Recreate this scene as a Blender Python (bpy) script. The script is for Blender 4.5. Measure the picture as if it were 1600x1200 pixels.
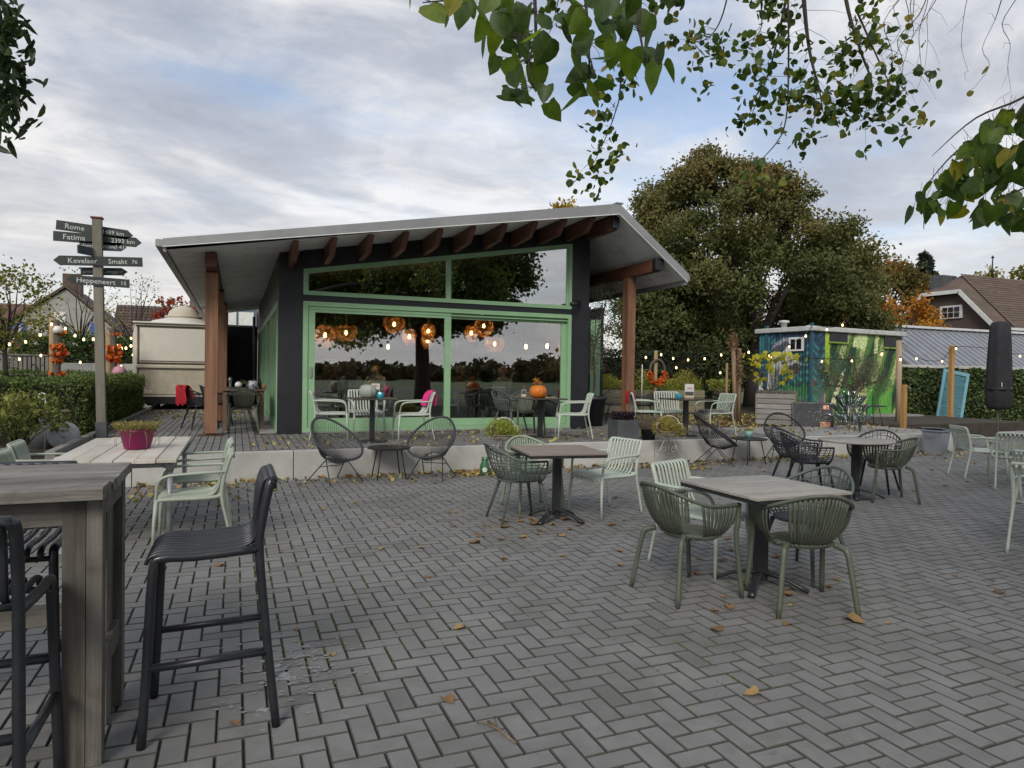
import bpy, math, random
import numpy as np
from math import sin, cos, pi, radians as rad
from mathutils import Vector, Matrix
random.seed(7); RNG = np.random.default_rng(11)
for o in list(bpy.data.objects): bpy.data.objects.remove(o)
SC = bpy.context.scene; COL = SC.collection

# ---------------------------------------------------------------- camera
cam = bpy.data.cameras.new('camera'); cob = bpy.data.objects.new('camera', cam); COL.objects.link(cob)
cam.sensor_width = 36.0; cam.lens = 1060.0 / 1600 * 36; cam.clip_end = 2000; cam.clip_start = 0.05
pit, yaw, roll = rad(.8675), rad(22.158), rad(.851)
F0 = Vector((sin(yaw)*cos(pit), cos(yaw)*cos(pit), -sin(pit))); R0 = Vector((cos(yaw), -sin(yaw), 0)); U0 = R0.cross(F0)
RR = R0*cos(roll) + U0*sin(roll); UU = U0*cos(roll) - R0*sin(roll)
m = Matrix((RR, UU, -F0)).transposed().to_4x4(); m.translation = (0, 0, 1.526)
cob.matrix_world = m
SC.camera = cob

# ---------------------------------------------------------------- sky, sun, exposure
SUN_EL, SUN_AZ = rad(36), rad(-146)          # azimuth measured from +Y (depth) towards +X
world = bpy.data.worlds.new('World'); SC.world = world; world.use_nodes = True
nt = world.node_tree; nt.nodes.clear()
def N(t, **kw):
    n = nt.nodes.new(t)
    for k, v in kw.items():
        if k.startswith('i_'): n.inputs[int(k[2:])].default_value = v
        else: setattr(n, k, v)
    return n
def L(a, b, i=0, j=0): nt.links.new(a.outputs[i], b.inputs[j])
def mth(op, a, b=None, bv=0.5):
    n = N('ShaderNodeMath', operation=op)
    nt.links.new(a, n.inputs[0])
    if b is not None: nt.links.new(b, n.inputs[1])
    else: n.inputs[1].default_value = bv
    return n.outputs[0]
def ramp(src, stops):
    r = N('ShaderNodeValToRGB'); nt.links.new(src, r.inputs[0])
    while len(r.color_ramp.elements) < len(stops): r.color_ramp.elements.new(0.5)
    for e, (p, c) in zip(r.color_ramp.elements, stops):
        e.position = p; e.color = (c[0], c[1], c[2], 1) if hasattr(c, '__len__') else (c, c, c, 1)
    return r.outputs[0]
def mix(f, a, b, blend='MIX'):
    n = N('ShaderNodeMix', data_type='RGBA', blend_type=blend)
    for s, v in ((n.inputs[0], f), (n.inputs[6], a), (n.inputs[7], b)):
        if hasattr(v, 'is_linked'): nt.links.new(v, s)
        elif hasattr(v, '__len__'): s.default_value = (v[0], v[1], v[2], 1)
        else: s.default_value = v
    return n.outputs[2]
sky = N('ShaderNodeTexSky', sky_type='NISHITA', sun_disc=False, sun_elevation=SUN_EL, sun_rotation=SUN_AZ, dust_density=1.6, ozone_density=1.3)
tc = N('ShaderNodeTexCoord'); sp = N('ShaderNodeSeparateXYZ'); L(tc, sp)
zc = mth('ADD', mth('MAXIMUM', sp.outputs[2], bv=0.0), bv=0.16)
cx = mth('DIVIDE', sp.outputs[0], zc); cy = mth('DIVIDE', sp.outputs[1], zc)
cv = N('ShaderNodeCombineXYZ'); nt.links.new(cx, cv.inputs[0]); nt.links.new(cy, cv.inputs[1]); cv.inputs[2].default_value = 3.7
def noise(vec, scale, detail=5, rough=.55, dist=0.0, off=(0, 0, 0), sc=(1, 1, 1)):
    mp = N('ShaderNodeMapping'); mp.inputs[1].default_value = off; mp.inputs[3].default_value = sc
    nt.links.new(vec, mp.inputs[0])
    n = N('ShaderNodeTexNoise'); n.inputs['Scale'].default_value = scale; n.inputs['Detail'].default_value = detail
    n.inputs['Roughness'].default_value = rough; n.inputs['Distortion'].default_value = dist
    L(mp, n); return n.outputs[0]
n_cov = noise(cv.outputs[0], .62, 7, .58, .5, (1.9, .6, 0), (1, 1.2, 1))
n_shade = noise(cv.outputs[0], 1.05, 8, .56, .6, (5.3, 2.2, 0), (1, 1.25, 1))
n_fine = noise(cv.outputs[0], 3.4, 7, .6, .6, (0, 9, 0), (1, 1.4, 1))
cover = ramp(n_cov, [(.34, 0.25), (.44, .84), (.55, 1.0)])
shade = mix(.28, n_shade, n_fine)
cl = ramp(shade, [(.36, (2.4, 2.62, 3.15)), (.46, (3.15, 3.35, 3.8)), (.53, (4.3, 4.4, 4.65)), (.61, (5.8, 5.75, 5.75))])
bluesky = mix(1.0, sky.outputs[0], (1.15, 1.15, 1.15), 'MULTIPLY')
allsky = mix(cover, bluesky, cl)
hz = ramp(sp.outputs[2], [(0.0, 1.0), (.07, .75), (.22, .22), (.42, 0.0)])
allsky = mix(mth('MULTIPLY', hz, bv=.80), allsky, (5.7, 5.45, 5.05))
bg = N('ShaderNodeBackground'); nt.links.new(allsky, bg.inputs[0]); bg.inputs[1].default_value = 0.1
wo = N('ShaderNodeOutputWorld'); L(bg, wo)
sun = bpy.data.lights.new('sun', 'SUN'); sun.energy = 1.5; sun.angle = rad(22); sun.color = (1, .95, .87)
so = bpy.data.objects.new('sun', sun); COL.objects.link(so)
sd = Vector((sin(SUN_AZ)*cos(SUN_EL), cos(SUN_AZ)*cos(SUN_EL), sin(SUN_EL)))
so.rotation_euler = sd.to_track_quat('Z', 'Y').to_euler(); so.location = sd*60
vs = SC.view_settings; vs.view_transform = 'Standard'; vs.look = 'None'; vs.gamma = 1; vs.use_curve_mapping = False; vs.exposure = 0.72

# ---------------------------------------------------------------- materials
MATS = {}
def mat(name, c1, c2=None, rough=.6, scale=6.0, detail=4, stretch=(1, 1, 1), bump=.0, bscale=None, metal=0, spec=.5, rnd=.0, attr=None, dirt=None, dirt_s=2.0, trans=0, emit=None, estr=0, sss=0, lo=.35, hi=.65, rnd_stops=None, stain=None):
    """procedural surface: two tones mixed by stretched noise, optional per-object variation, stains and fine relief"""
    if name in MATS: return MATS[name]
    global nt
    M = bpy.data.materials.new(name); M.use_nodes = True; MATS[name] = M; nt = M.node_tree; nt.nodes.clear()
    out = N('ShaderNodeOutputMaterial'); b = N('ShaderNodeBsdfPrincipled'); L(b, out)
    t = N('ShaderNodeTexCoord'); vec = t.outputs[3]
    if rnd:
        oi = N('ShaderNodeObjectInfo'); cb = N('ShaderNodeCombineXYZ')
        k = mth('MULTIPLY', oi.outputs['Random'], bv=37.0)
        for i in range(3): nt.links.new(k, cb.inputs[i])
        va = N('ShaderNodeVectorMath', operation='ADD'); nt.links.new(vec, va.inputs[0]); L(cb, va, 0, 1); vec = va.outputs[0]
    c2 = c2 or tuple(x*.8 for x in c1)
    f = ramp(noise(vec, scale, detail, .6, .2, sc=stretch), [(lo, 0.0), (hi, 1.0)])
    c = mix(f, c1, c2)
    if rnd:
        v = ramp(oi.outputs['Random'], rnd_stops or [(0, 1-rnd), (1, 1+rnd)]); c = mix(1.0, c, v, 'MULTIPLY')
    if attr:
        at_ = N('ShaderNodeAttribute', attribute_name=attr[0]); c = mix(1.0, c, ramp(at_.outputs['Fac'], attr[1]), 'MULTIPLY') if attr[1] else mix(1.0, c, at_.outputs['Color'], 'MULTIPLY')
    if dirt:
        d = ramp(noise(vec, dirt_s, 6, .7, .3, (3, 1, 2)), [(.50, 0.0), (.68, dirt[3])]); c = mix(d, c, dirt[:3])
    if stain:                                   # broad weathering that runs on from one piece to the next
        geo = N('ShaderNodeNewGeometry')
        for off_, sc_, col_, lo_, hi_, k_ in stain: c = mix(ramp(noise(geo.outputs[0], sc_, 7, .68, .5, off_), [(lo_, 0.0), (hi_, k_)]), c, col_)
    nt.links.new(c, b.inputs['Base Color'])
    rr = ramp(noise(vec, scale*1.7, 3), [(.3, max(0.02, rough-.08)), (.7, min(1, rough+.08))]); nt.links.new(rr, b.inputs['Roughness'])
    b.inputs['Metallic'].default_value = metal; b.inputs['Specular IOR Level'].default_value = spec
    if bump:
        bp = N('ShaderNodeBump'); bp.inputs['Strength'].default_value = bump; bp.inputs['Distance'].default_value = .01
        nt.links.new(noise(vec, bscale or scale*4, 5, .6, sc=stretch), bp.inputs['Height']); L(bp, b, 0, b.inputs.find('Normal'))
    if emit:
        b.inputs['Emission Color'].default_value = (*emit, 1); b.inputs['Emission Strength'].default_value = estr
    if trans:
        tr = N('ShaderNodeBsdfTranslucent'); nt.links.new(c, tr.inputs[0]); ms = N('ShaderNodeMixShader'); ms.inputs[0].default_value = trans
        L(b, ms, 0, 1); L(tr, ms, 0, 2); L(ms, out)
    return M
def glass(name, refl, tint=(.9, .93, .92), rough=0.0):
    global nt
    M = bpy.data.materials.new(name); M.use_nodes = True; MATS[name] = M; nt = M.node_tree; nt.nodes.clear()
    out = N('ShaderNodeOutputMaterial'); tr = N('ShaderNodeBsdfTransparent'); tr.inputs[0].default_value = (*tint, 1)
    gl = N('ShaderNodeBsdfGlossy'); gl.inputs['Roughness'].default_value = rough; gl.inputs[0].default_value = (.95, .96, 1, 1)
    lw = N('ShaderNodeFresnel'); lw.inputs[0].default_value = 1.5
    f = mth('ADD', mth('MULTIPLY', lw.outputs[0], bv=1.0), bv=refl)
    mx = N('ShaderNodeMixShader'); nt.links.new(f, mx.inputs[0]); L(tr, mx, 0, 1); L(gl, mx, 0, 2); L(mx, out)
    return M

# ---------------------------------------------------------------- mesh helpers
class MB:
    def __init__(s): s.v = []; s.f = []; s.sm = []
    def add(s, vs, fs, smooth=False):
        o = len(s.v); s.v += [tuple(p) for p in vs]; s.f += [tuple(i+o for i in f) for f in fs]; s.sm += [smooth]*len(fs); return s
    def box(s, c, d, rz=0, bev=0.0, M=None):
        hx, hy, hz = d[0]/2, d[1]/2, d[2]/2
        if bev:
            b = bev; P = []
            for z, i in ((-hz, b), (-hz+b, 0), (hz-b, 0), (hz, b)):
                P += [(-hx+i, -hy+i, z), (hx-i, -hy+i, z), (hx-i, hy-i, z), (-hx+i, hy-i, z)]
            F = [(3, 2, 1, 0), (12, 13, 14, 15)]
            for k in range(3):
                for j in range(4): a = 4*k+j; e = 4*k+(j+1) % 4; F.append((a, e, e+4, a+4))
        else:
            P = [(x, y, z) for z in (-hz, hz) for (x, y) in ((-hx, -hy), (hx, -hy), (hx, hy), (-hx, hy))]
            F = [(3, 2, 1, 0), (4, 5, 6, 7), (0, 1, 5, 4), (1, 2, 6, 5), (2, 3, 7, 6), (3, 0, 4, 7)]
        if M is None: M = Matrix.Translation(c) @ Matrix.Rotation(rz, 4, 'Z')
        return s.add([M @ Vector(p) for p in P], F)
    def bx(s, x0, x1, y0, y1, z0, z1, bev=0.0): return s.box(((x0+x1)/2, (y0+y1)/2, (z0+z1)/2), (x1-x0, y1-y0, z1-z0), bev=bev)
    def beam(s, a, b, w, h, up=(0, 0, 1), bev=0.0):
        a, b = Vector(a), Vector(b); d = b-a; l = d.length; x = d.normalized(); u = Vector(up)
        y = u.cross(x)
        if y.length < 1e-5: y = Vector((0, 1, 0)).cross(x)
        y.normalize(); z = x.cross(y)
        M = Matrix((x, y, z)).transposed().to_4x4(); M.translation = (a+b)/2
        return s.box(None, (l, w, h), bev=bev, M=M)
    def tube(s, pts, r, n=6, closed=False, cap=True, flat=None, up=None):
        P = [Vector(p) for p in pts]; k = len(P); V = []; prev = None
        for i in range(k):
            a = P[(i-1) % k] if (closed or i) else P[0]; b = P[(i+1) % k] if (closed or i < k-1) else P[-1]
            t = (b-a); t = t.normalized() if t.length > 1e-9 else Vector((0, 0, 1))
            if up is not None: u = Vector(up)
            elif prev is None: u = Vector((0, 0, 1)) if abs(t.z) < .9 else Vector((1, 0, 0))
            else: u = prev
            w = (u - t*u.dot(t))
            if w.length < 1e-6: w = t.orthogonal()
            w.normalize(); prev = w; q = t.cross(w)
            ri = r[i] if hasattr(r, '__len__') else r; ra, rb = (ri, ri) if flat is None else (ri*flat, ri)
            V += [P[i] + w*(cos(2*pi*j/n+pi/n)*ra) + q*(sin(2*pi*j/n+pi/n)*rb) for j in range(n)]
        F = []
        for i in range(k if closed else k-1):
            for j in range(n):
                a, b = i*n+j, i*n+(j+1) % n; c, d = ((i+1) % k)*n+(j+1) % n, ((i+1) % k)*n+j; F.append((a, b, c, d))
        s.add(V, F, True)
        if cap and not closed: o = len(s.v)-len(V); s.f += [tuple(o+n-1-j for j in range(n)), tuple(o+(k-1)*n+j for j in range(n))]; s.sm += [False, False]
        return s
    def lathe(s, prof, n=16, c=(0, 0, 0), smooth=True, wob=0, lobes=0):
        V = []; F = []; k = len(prof)
        for (r, z) in prof:
            for j in range(n):
                a = 2*pi*j/n; q = r*(1+(wob*cos(lobes*a) if lobes else 0)); V.append((c[0]+q*cos(a), c[1]+q*sin(a), c[2]+z))
        for i in range(k-1):
            for j in range(n): F.append((i*n+j, i*n+(j+1) % n, (i+1)*n+(j+1) % n, (i+1)*n+j))
        s.add(V, F, smooth)
        o = len(s.v)-len(V)
        if prof[0][0] > 1e-4: s.f.append(tuple(o+n-1-j for j in range(n))); s.sm.append(False)
        if prof[-1][0] > 1e-4: s.f.append(tuple(o+(k-1)*n+j for j in range(n))); s.sm.append(False)
        return s
    def prism(s, poly, h, M=None):
        """polygon in local xy extruded along z by h"""
        n = len(poly); V = [Vector((x, y, 0)) for x, y in poly]+[Vector((x, y, h)) for x, y in poly]
        if M is not None: V = [M @ p for p in V]
        F = [tuple(reversed(range(n))), tuple(range(n, 2*n))]+[(i, (i+1) % n, n+(i+1) % n, n+i) for i in range(n)]
        return s.add(V, F)
    def mesh(s, name):
        me = bpy.data.meshes.new(name); me.from_pydata(s.v, [], s.f); me.polygons.foreach_set('use_smooth', s.sm); me.update(); return me
def link(name, data, parent=None, loc=(0, 0, 0), rz=0, mt=None):
    o = bpy.data.objects.new(name, data); COL.objects.link(o); o.location = loc; o.rotation_euler = (0, 0, rz)
    if parent is not None: o.parent = parent
    if mt is not None and data is not None and not data.materials: data.materials.append(mt)
    return o
def part(name, mb, mt, parent=None, loc=(0, 0, 0), rz=0, label=None, kind=None):
    o = link(name, mb.mesh(name) if isinstance(mb, MB) else mb, parent, loc, rz, mt)
    if label: o['label'] = label
    if kind: o['kind'] = kind
    return o
def thing(name, label, cat, loc=(0, 0, 0), rz=0, group=None):
    o = link(name, None, None, loc, rz); o['label'] = label; o['category'] = cat; o.empty_display_size = .1
    if group: o['group'] = group
    return o
def tag(o, label, cat, group=None):
    o['label'] = label; o['category'] = cat
    if group: o['group'] = group
    return o
def struct(o): o['kind'] = 'structure'; return o
def clone(root, label, loc, rz=0, group=None, mats=None):
    r = root.copy(); COL.objects.link(r); r.location = loc; r.rotation_euler = (0, 0, rz); r['label'] = label
    if group: r['group'] = group
    def rec(src, dst):
        for ch in list(src.children):
            c = ch.copy(); COL.objects.link(c); c.parent = dst
            if mats:
                old = ch.material_slots[0].material if ch.type == 'MESH' and ch.material_slots else None
                if old in mats: c.material_slots[0].link = 'OBJECT'; c.material_slots[0].material = mats[old]
            rec(ch, c)
    rec(root, r); return r
def npmesh(name, V, F, mt, attr=None, smooth=False):
    """fast mesh from numpy arrays; F is (k,3) or (k,4); attr is a per-vertex value"""
    me = bpy.data.meshes.new(name); n = F.shape[1]
    me.vertices.add(len(V)); me.vertices.foreach_set('co', V.astype(np.float32).ravel())
    me.loops.add(F.size); me.loops.foreach_set('vertex_index', F.astype(np.int32).ravel())
    me.polygons.add(len(F)); me.polygons.foreach_set('loop_start', np.arange(0, F.size, n, dtype=np.int32))
    me.polygons.foreach_set('use_smooth', np.full(len(F), bool(smooth)))
    if attr is not None:
        a = me.attributes.new('rnd', 'FLOAT', 'POINT'); a.data.foreach_set('value', attr.astype(np.float32))
    me.update(calc_edges=True); me.materials.append(mt); return me
def leaf_cloud(name, C, size, mt, aspect=.62, droop=0.0, rnd=None, up=0.35, seed=0, fold=.22, round_=False):
    """one folded diamond leaf (two triangles) at every centre in C"""
    g = np.random.default_rng(seed); n = len(C); C = np.asarray(C)
    d = g.normal(size=(n, 3)); d[:, 2] -= droop; d /= np.linalg.norm(d, axis=1)[:, None]
    w = g.normal(size=(n, 3)); w[:, 2] += up*2; w -= d*(w*d).sum(1)[:, None]; w /= np.linalg.norm(w, axis=1)[:, None]
    s = np.cross(d, w); L_ = size*(.65+.7*g.random(n))[:, None]
    if round_:
        bend = (g.random(n)[:, None]-.4)*.35; P = []
        for t, q in ((-.5, 0), (-.42, .30), (-.12, .50), (.22, .36), (.5, .0), (.22, -.36), (-.12, -.50), (-.42, -.30)):
            P.append(C+d*L_*t+s*L_*q*aspect+w*L_*(fold*abs(q)*1.4+bend*t*t*2))
        P.append(C+w*L_*bend*.05); V = np.stack(P, 1).reshape(-1, 3); i = np.arange(n)*9
        F = np.concatenate([np.stack([i+8, i+k, i+(k+1) % 8], 1) for k in range(8)])
        return npmesh(name, V, F, mt, np.repeat(g.random(n) if rnd is None else rnd, 9), smooth=True)
    a = C-d*L_*.5; b = C+d*L_*.5; e = C+s*L_*.5*aspect+w*L_*fold; f = C-s*L_*.5*aspect+w*L_*fold
    V = np.stack([a, e, b, f], 1).reshape(-1, 3); i = np.arange(n)*4
    F = np.concatenate([np.stack([i, i+1, i+2], 1), np.stack([i, i+2, i+3], 1)])
    r = g.random(n) if rnd is None else rnd
    return npmesh(name, V, F, mt, np.repeat(r, 4))
def clumps(centers, radii, per, seed=0, flat=.8, shell=.35):
    g = np.random.default_rng(seed); out = []; tone = []
    for c, r in zip(centers, radii):
        n = int(per*r*r); d = g.normal(size=(n, 3)); d /= np.linalg.norm(d, axis=1)[:, None]
        q = r*(shell+(1-shell)*g.random(n)**.6)*(1+.25*g.normal(size=n)); p = d*q[:, None]; p[:, 2] *= flat
        out.append(np.asarray(c)+p); tone.append(np.clip(g.random()*.75+g.random(n)*.35-.05, 0, 1))
    return np.concatenate(out), np.concatenate(tone)
def text_mesh(s, size, extrude=.001):
    cu = bpy.data.curves.new('lettering', 'FONT'); cu.body = s; cu.size = size; cu.extrude = extrude; cu.align_x = 'CENTER'; cu.align_y = 'CENTER'; cu.resolution_u = 2
    o = bpy.data.objects.new('tmp', cu); COL.objects.link(o); bpy.context.view_layer.update()
    me = bpy.data.meshes.new_from_object(o.evaluated_get(bpy.context.evaluated_depsgraph_get())); bpy.data.objects.remove(o); return me
# ================================================================ SETTING
ZT = .39; YK = 9.97; YW = 12.78; A_ = .105
m_paver = mat('concrete_paver', (.20, .197, .191), (.17, .167, .162), .8, 9, 6, bump=.3, bscale=160, rnd=.05, rnd_stops=[(0, .76), (.05, .80), (.08, .95), (1, 1.05)], stain=[((3, 1, 0), .55, (.115, .113, .105), .50, .66, .55), ((7, 2, 0), 1.3, (.26, .255, .245), .56, .70, .40), ((1, 8, 0), .9, (.13, .14, .095), .58, .72, .5), ((2, 5, 3), 9.0, (.09, .09, .085), .66, .74, .55)], dirt=(.10, .10, .09, .35), dirt_s=3)
m_paverf = mat('concrete_paver_field', (.20, .197, .191), (.17, .167, .162), .8, 2.2, 6, bump=.2, bscale=120, attr=('rnd', [(0, .76), (.05, .80), (.08, .95), (1, 1.05)]), stain=[((3, 1, 0), .55, (.115, .113, .105), .50, .66, .55), ((7, 2, 0), 1.3, (.26, .255, .245), .56, .70, .40), ((1, 8, 0), .9, (.13, .14, .095), .58, .72, .5), ((2, 5, 3), 9.0, (.09, .09, .085), .66, .74, .55)], dirt=(.105, .105, .095, .55), dirt_s=1.4)
m_joint = mat('sand_joint', (.028, .028, .022), (.05, .06, .025), .95, 3.0, 5)
m_dirt = mat('bare_soil', (.055, .042, .03), (.03, .024, .018), .95, 3, 5, bump=.4)
m_grass = mat('grass_field', (.045, .075, .018), (.07, .09, .03), .9, .6, 6, bump=.5, bscale=30)
m_conc = mat('cast_concrete', (.49, .48, .45), (.40, .395, .37), .85, 2.6, 7, bump=.25, bscale=60, rnd=.06, dirt=(.30, .29, .25, .6), dirt_s=1.3)
m_conc2 = mat('weathered_concrete', (.27, .265, .24), (.19, .185, .165), .9, 3.5, 7, bump=.3, bscale=50, dirt=(.10, .11, .07, .7), dirt_s=1.5)
m_moss = mat('moss', (.07, .11, .015), (.10, .13, .02), .95, 40, 3)
# wide ground that reaches the horizon
g = MB(); g.add([(-700, -700, -.06), (700, -700, -.06), (700, 700, -.06), (-700, 700, -.06)], [(0, 1, 2, 3)])
struct(part('ground', g, m_grass))
g = MB(); g.add([(-9, -14, -.016), (27, -14, -.016), (27, 24, -.016), (-9, 24, -.016)], [(0, 1, 2, 3)])
plaza = struct(part('paving', g, m_joint))
def brick_mesh(lx, ly, h=.05, j=.0036, c=.0042):
    return MB().add(*(lambda hx, hy: ([(-hx, -hy, -h), (hx, -hy, -h), (hx, hy, -h), (-hx, hy, -h), (-hx, -hy, -c), (hx, -hy, -c), (hx, hy, -c), (-hx, hy, -c), (-hx+c, -hy+c, 0), (hx-c, -hy+c, 0), (hx-c, hy-c, 0), (-hx+c, hy-c, 0)],
        [(8, 9, 10, 11)]+[(a+i, a+(i+1) % 4, a+4+(i+1) % 4, a+4+i) for a in (0, 4) for i in range(4)]))(lx/2-j, ly/2-j)).mesh('brick')
BH, BV = brick_mesh(2*A_, A_), brick_mesh(A_, 2*A_)
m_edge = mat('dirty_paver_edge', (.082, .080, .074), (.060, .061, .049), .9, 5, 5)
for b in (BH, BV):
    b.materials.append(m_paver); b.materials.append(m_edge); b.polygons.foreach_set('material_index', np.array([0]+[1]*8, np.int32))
bvH = np.array([v.co[:] for v in BH.vertices]); bvV = np.array([v.co[:] for v in BV.vertices]); bF = np.array([p.vertices[:] for p in BH.polygons])
def in_view(x, y, pad=.08):
    d = x*sin(yaw)+y*cos(yaw); l = x*cos(yaw)-y*sin(yaw)
    return d > 1.2 and abs(l)/d < .755+pad and d < 40
cells = []
for jj in range(-10, 150):
    for ii in range(-30, 240):
        if (ii-jj) % 4 == 2: cells.append((ii+.39, jj+.57, 0))      # stretcher: x i..i+2, y j-1..j
for jj in range(-10, 150):
    for ii in range(-30, 240):
        if (ii-jj) % 4 == 0: cells.append((ii+.39, jj+.57, 1))      # header: x i..i+1, y j-2..j
near, far = [], []
for i, j, k in cells:
    x, y = ((i+1)*A_, (j-.5)*A_) if k == 0 else ((i+.5)*A_, (j-1)*A_)
    if y > 15.2 or (y > YK-.05 and x < 14.8) or not in_view(x, y): continue
    far.append((x, y, k))
far.sort(key=lambda t: t[0]*sin(yaw)+t[1]*cos(yaw))
near, far = far[:300], far[300:]
for x, y, k in near:
    o = link('brick', BV if k else BH, plaza, (x+random.uniform(-1, 1)*.0012, y+random.uniform(-1, 1)*.0012, random.uniform(-.0018, .0012)), random.uniform(-.006, .006))
    o.rotation_euler[0] = random.uniform(-.006, .006); o.rotation_euler[1] = random.uniform(-.006, .006)
def brick_field(name, lst, parent, mt, z0=0.0):
    if not lst: return
    a = np.array([(x, y, k) for x, y, k in lst]); n = len(a)
    V = np.where((a[:, 2] > .5)[:, None, None], bvV[None], bvH[None]).copy()
    tilt = RNG.normal(size=(n, 2))*.005
    V[:, :, 2] += V[:, :, 0]*tilt[:, :1]+V[:, :, 1]*tilt[:, 1:]+(RNG.random(n)*.003-.0018)[:, None]+z0
    V[:, :, 0] += (a[:, 0]+RNG.normal(size=n)*.0008)[:, None]; V[:, :, 1] += (a[:, 1]+RNG.normal(size=n)*.0008)[:, None]
    F = (bF[None]+(np.arange(n)*12)[:, None, None]).reshape(-1, 4)
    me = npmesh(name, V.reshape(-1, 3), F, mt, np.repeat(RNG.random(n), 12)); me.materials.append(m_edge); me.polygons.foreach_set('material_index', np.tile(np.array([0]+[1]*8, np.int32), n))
    o = part(name, me, None, parent, kind='stuff'); return o
brick_field('brick_field', far, plaza, m_paverf)
# moss tufts in the joints
MC = []
for (mx, my, n_) in ((.55, 4.0, 60), (.9, 4.6, 50), (.3, 5.4, 60), (1.2, 5.2, 40), (-.2, 6.5, 50), (.75, 3.75, 40), (3.1, 3.5, 40), (2.6, 2.9, 50), (5.2, 8.3, 80), (3.0, 7.6, 50)):
    for _ in range(n_):
        i = round((mx+random.gauss(0, .5))/A_-.39)+.39; [MC.append((i*A_+random.gauss(0, .0025), my+random.gauss(0, .25), -.001)) for _q in range(4)]
part('moss', leaf_cloud('moss', np.array(MC), .016, m_moss, seed=4), None, plaza, kind='stuff')

# raised terrace with its concrete edge
terr = MB(); terr.bx(-2.1, 9.9, YK+.10, 26, -.05, ZT-.012); terr.bx(9.9, 14.5, YK+.10, 12.2, -.05, ZT-.012)
terrace = struct(part('terrace', terr, m_joint))
tcells = []
for i in range(int(-2.1/A_), int(9.9/A_)):
    for j in range(int(10.07/.21)-1, int(23/.21)):
        x = (i+.5)*A_; y = j*.21+(.105 if i % 2 else 0)+.105
        if y < YK+.21 or (y > YW-.1 and .35 < x < 7.1) or (y > 14.8 and x > 7): continue
        if in_view(x, y, .03): tcells.append((x, y, 1))
tcells.sort(key=lambda t: (t[0]-1)**2*.4+t[1]**2)
for x, y, k in tcells[:300]:
    o = link('brick', BV, terrace, (x, y, ZT+random.uniform(-.002, .002)), random.uniform(-.005, .005))
brick_field('brick_field', tcells[300:], terrace, m_paverf, ZT)
m_slab = mat('grey_floor_slab', (.30, .30, .295), (.24, .24, .235), .85, 3, 5, bump=.15, dirt=(.16, .15, .12, .6))
slabs = struct(part('pavement', MB().bx(9.9, 14.4, 10.2, 12.2, ZT-.012, ZT-.008), m_joint))
for i in range(9):
    for j in range(4):
        part('slab', MB().bx(9.9+.5*i+.004, 10.4+.5*i-.004, 10.2+.5*j+.004, 10.7+.5*j-.004, ZT-.008, ZT+.003+random.uniform(-.002, .002), .003), m_slab, slabs)
kerb = thing('terrace_kerb', 'long pale concrete retaining edge of the raised terrace', 'kerb', (0, YK, 0))
xs = [-2.1, -1.24, .76, 2.76, 4.76, 6.76, 8.76, 10.76, 12.76, 14.45]
for a, b in zip(xs[:-1], xs[1:]):
    part('kerb_block', MB().bx(a+.006, b-.006, 0, .115, -.1, ZT+.006+random.uniform(-.003, .003), .006), m_conc, kerb)
part('kerb_block', MB().bx(14.34, 14.45, .12, 1.9, -.1, ZT-.1, .006), m_conc, kerb)

# planting bed, its border stones and the path on the left
struct(part('planting_bed', MB().bx(-9, -2.22, 9.2, 24, -.05, .30), m_dirt))
bst = thing('border_stones', 'low grey concrete border beside the clipped hedge', 'border', (-2.16, 0, 0))
for k in range(13): part('border_stone', MB().bx(-.06, .05, 10.1+k+.004, 11.1+k-.004, 0, ZT+.07+random.uniform(-.004, .004), .008), m_conc2, bst)
bst = thing('bed_edging', 'concrete edging at the foot of the leafy shrub, left edge', 'border', (0, 9.1, 0))
for k in range(4): part('edging_stone', MB().bx(-6.1+k+.005, -5.1+k-.005, 0, .12, -.02, .36, .01), m_conc2, bst)
struct(part('leaf_bed', MB().bx(9.95, 21, 12.25, 24, -.05, ZT-.02), m_dirt))
stp = thing('concrete_steps', 'two low concrete slabs in front of the ivy wall', 'steps', (0, 0, 0))
part("step", MB().bx(17.4, 22.6, 14.3, 15.95, -.02, .17, .012), m_conc2, stp); part("step", MB().bx(17.6, 20.25, 15.0, 15.9, .17, .42, .012), m_conc2, stp)

# ---------------------------------------------------------------- pavilion
m_black = mat('black_cladding', (.008, .009, .013), (.012, .013, .017), .55, 3, 4, bump=.05)
m_green = mat('sage_green_aluminium', (.25, .425, .245), (.23, .40, .225), .45, 3, 3, dirt=(.20, .27, .17, .4), dirt_s=2)
m_zinc = mat('grey_roof_trim', (.30, .305, .31), (.26, .265, .27), .5, 1.2, 4, metal=.25, dirt=(.15, .15, .15, .3))
m_soffit = mat('ribbed_soffit_panel', (.76, .76, .755), (.70, .70, .695), .5, 1.5, 4, dirt=(.25, .24, .22, .4))
m_rafter = mat('red_brown_timber', (.155, .060, .036), (.10, .038, .024), .6, 5, 5, (1, .12, 1), bump=.2, rnd=.1)
m_post = mat('larch_post', (.29, .145, .078), (.135, .064, .036), .65, 11, 8, (1, 1, .05), bump=.4, rnd=.08, dirt=(.11, .05, .03, .5), dirt_s=1.5)
m_gl = glass('window_glass', .20); m_gl2 = glass('clerestory_glass', .30)
m_plaster = mat('dark_red_plaster', (.10, .025, .022), (.07, .018, .018), .8, 2, 4)
m_intf = mat('interior_floor', (.06, .048, .04), (.04, .033, .028), .5, 2, 4)
m_steel = mat('dark_steel', (.03, .032, .035), (.02, .021, .024), .4, 5, 3, metal=.4)
def roof_z(x): return 3.49+(x+1.04)*(4.867-3.49)/(6.885+1.04) if x <= 6.885 else 4.867-(x-6.885)*(4.867-3.615)/(8.54-6.885)
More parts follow.
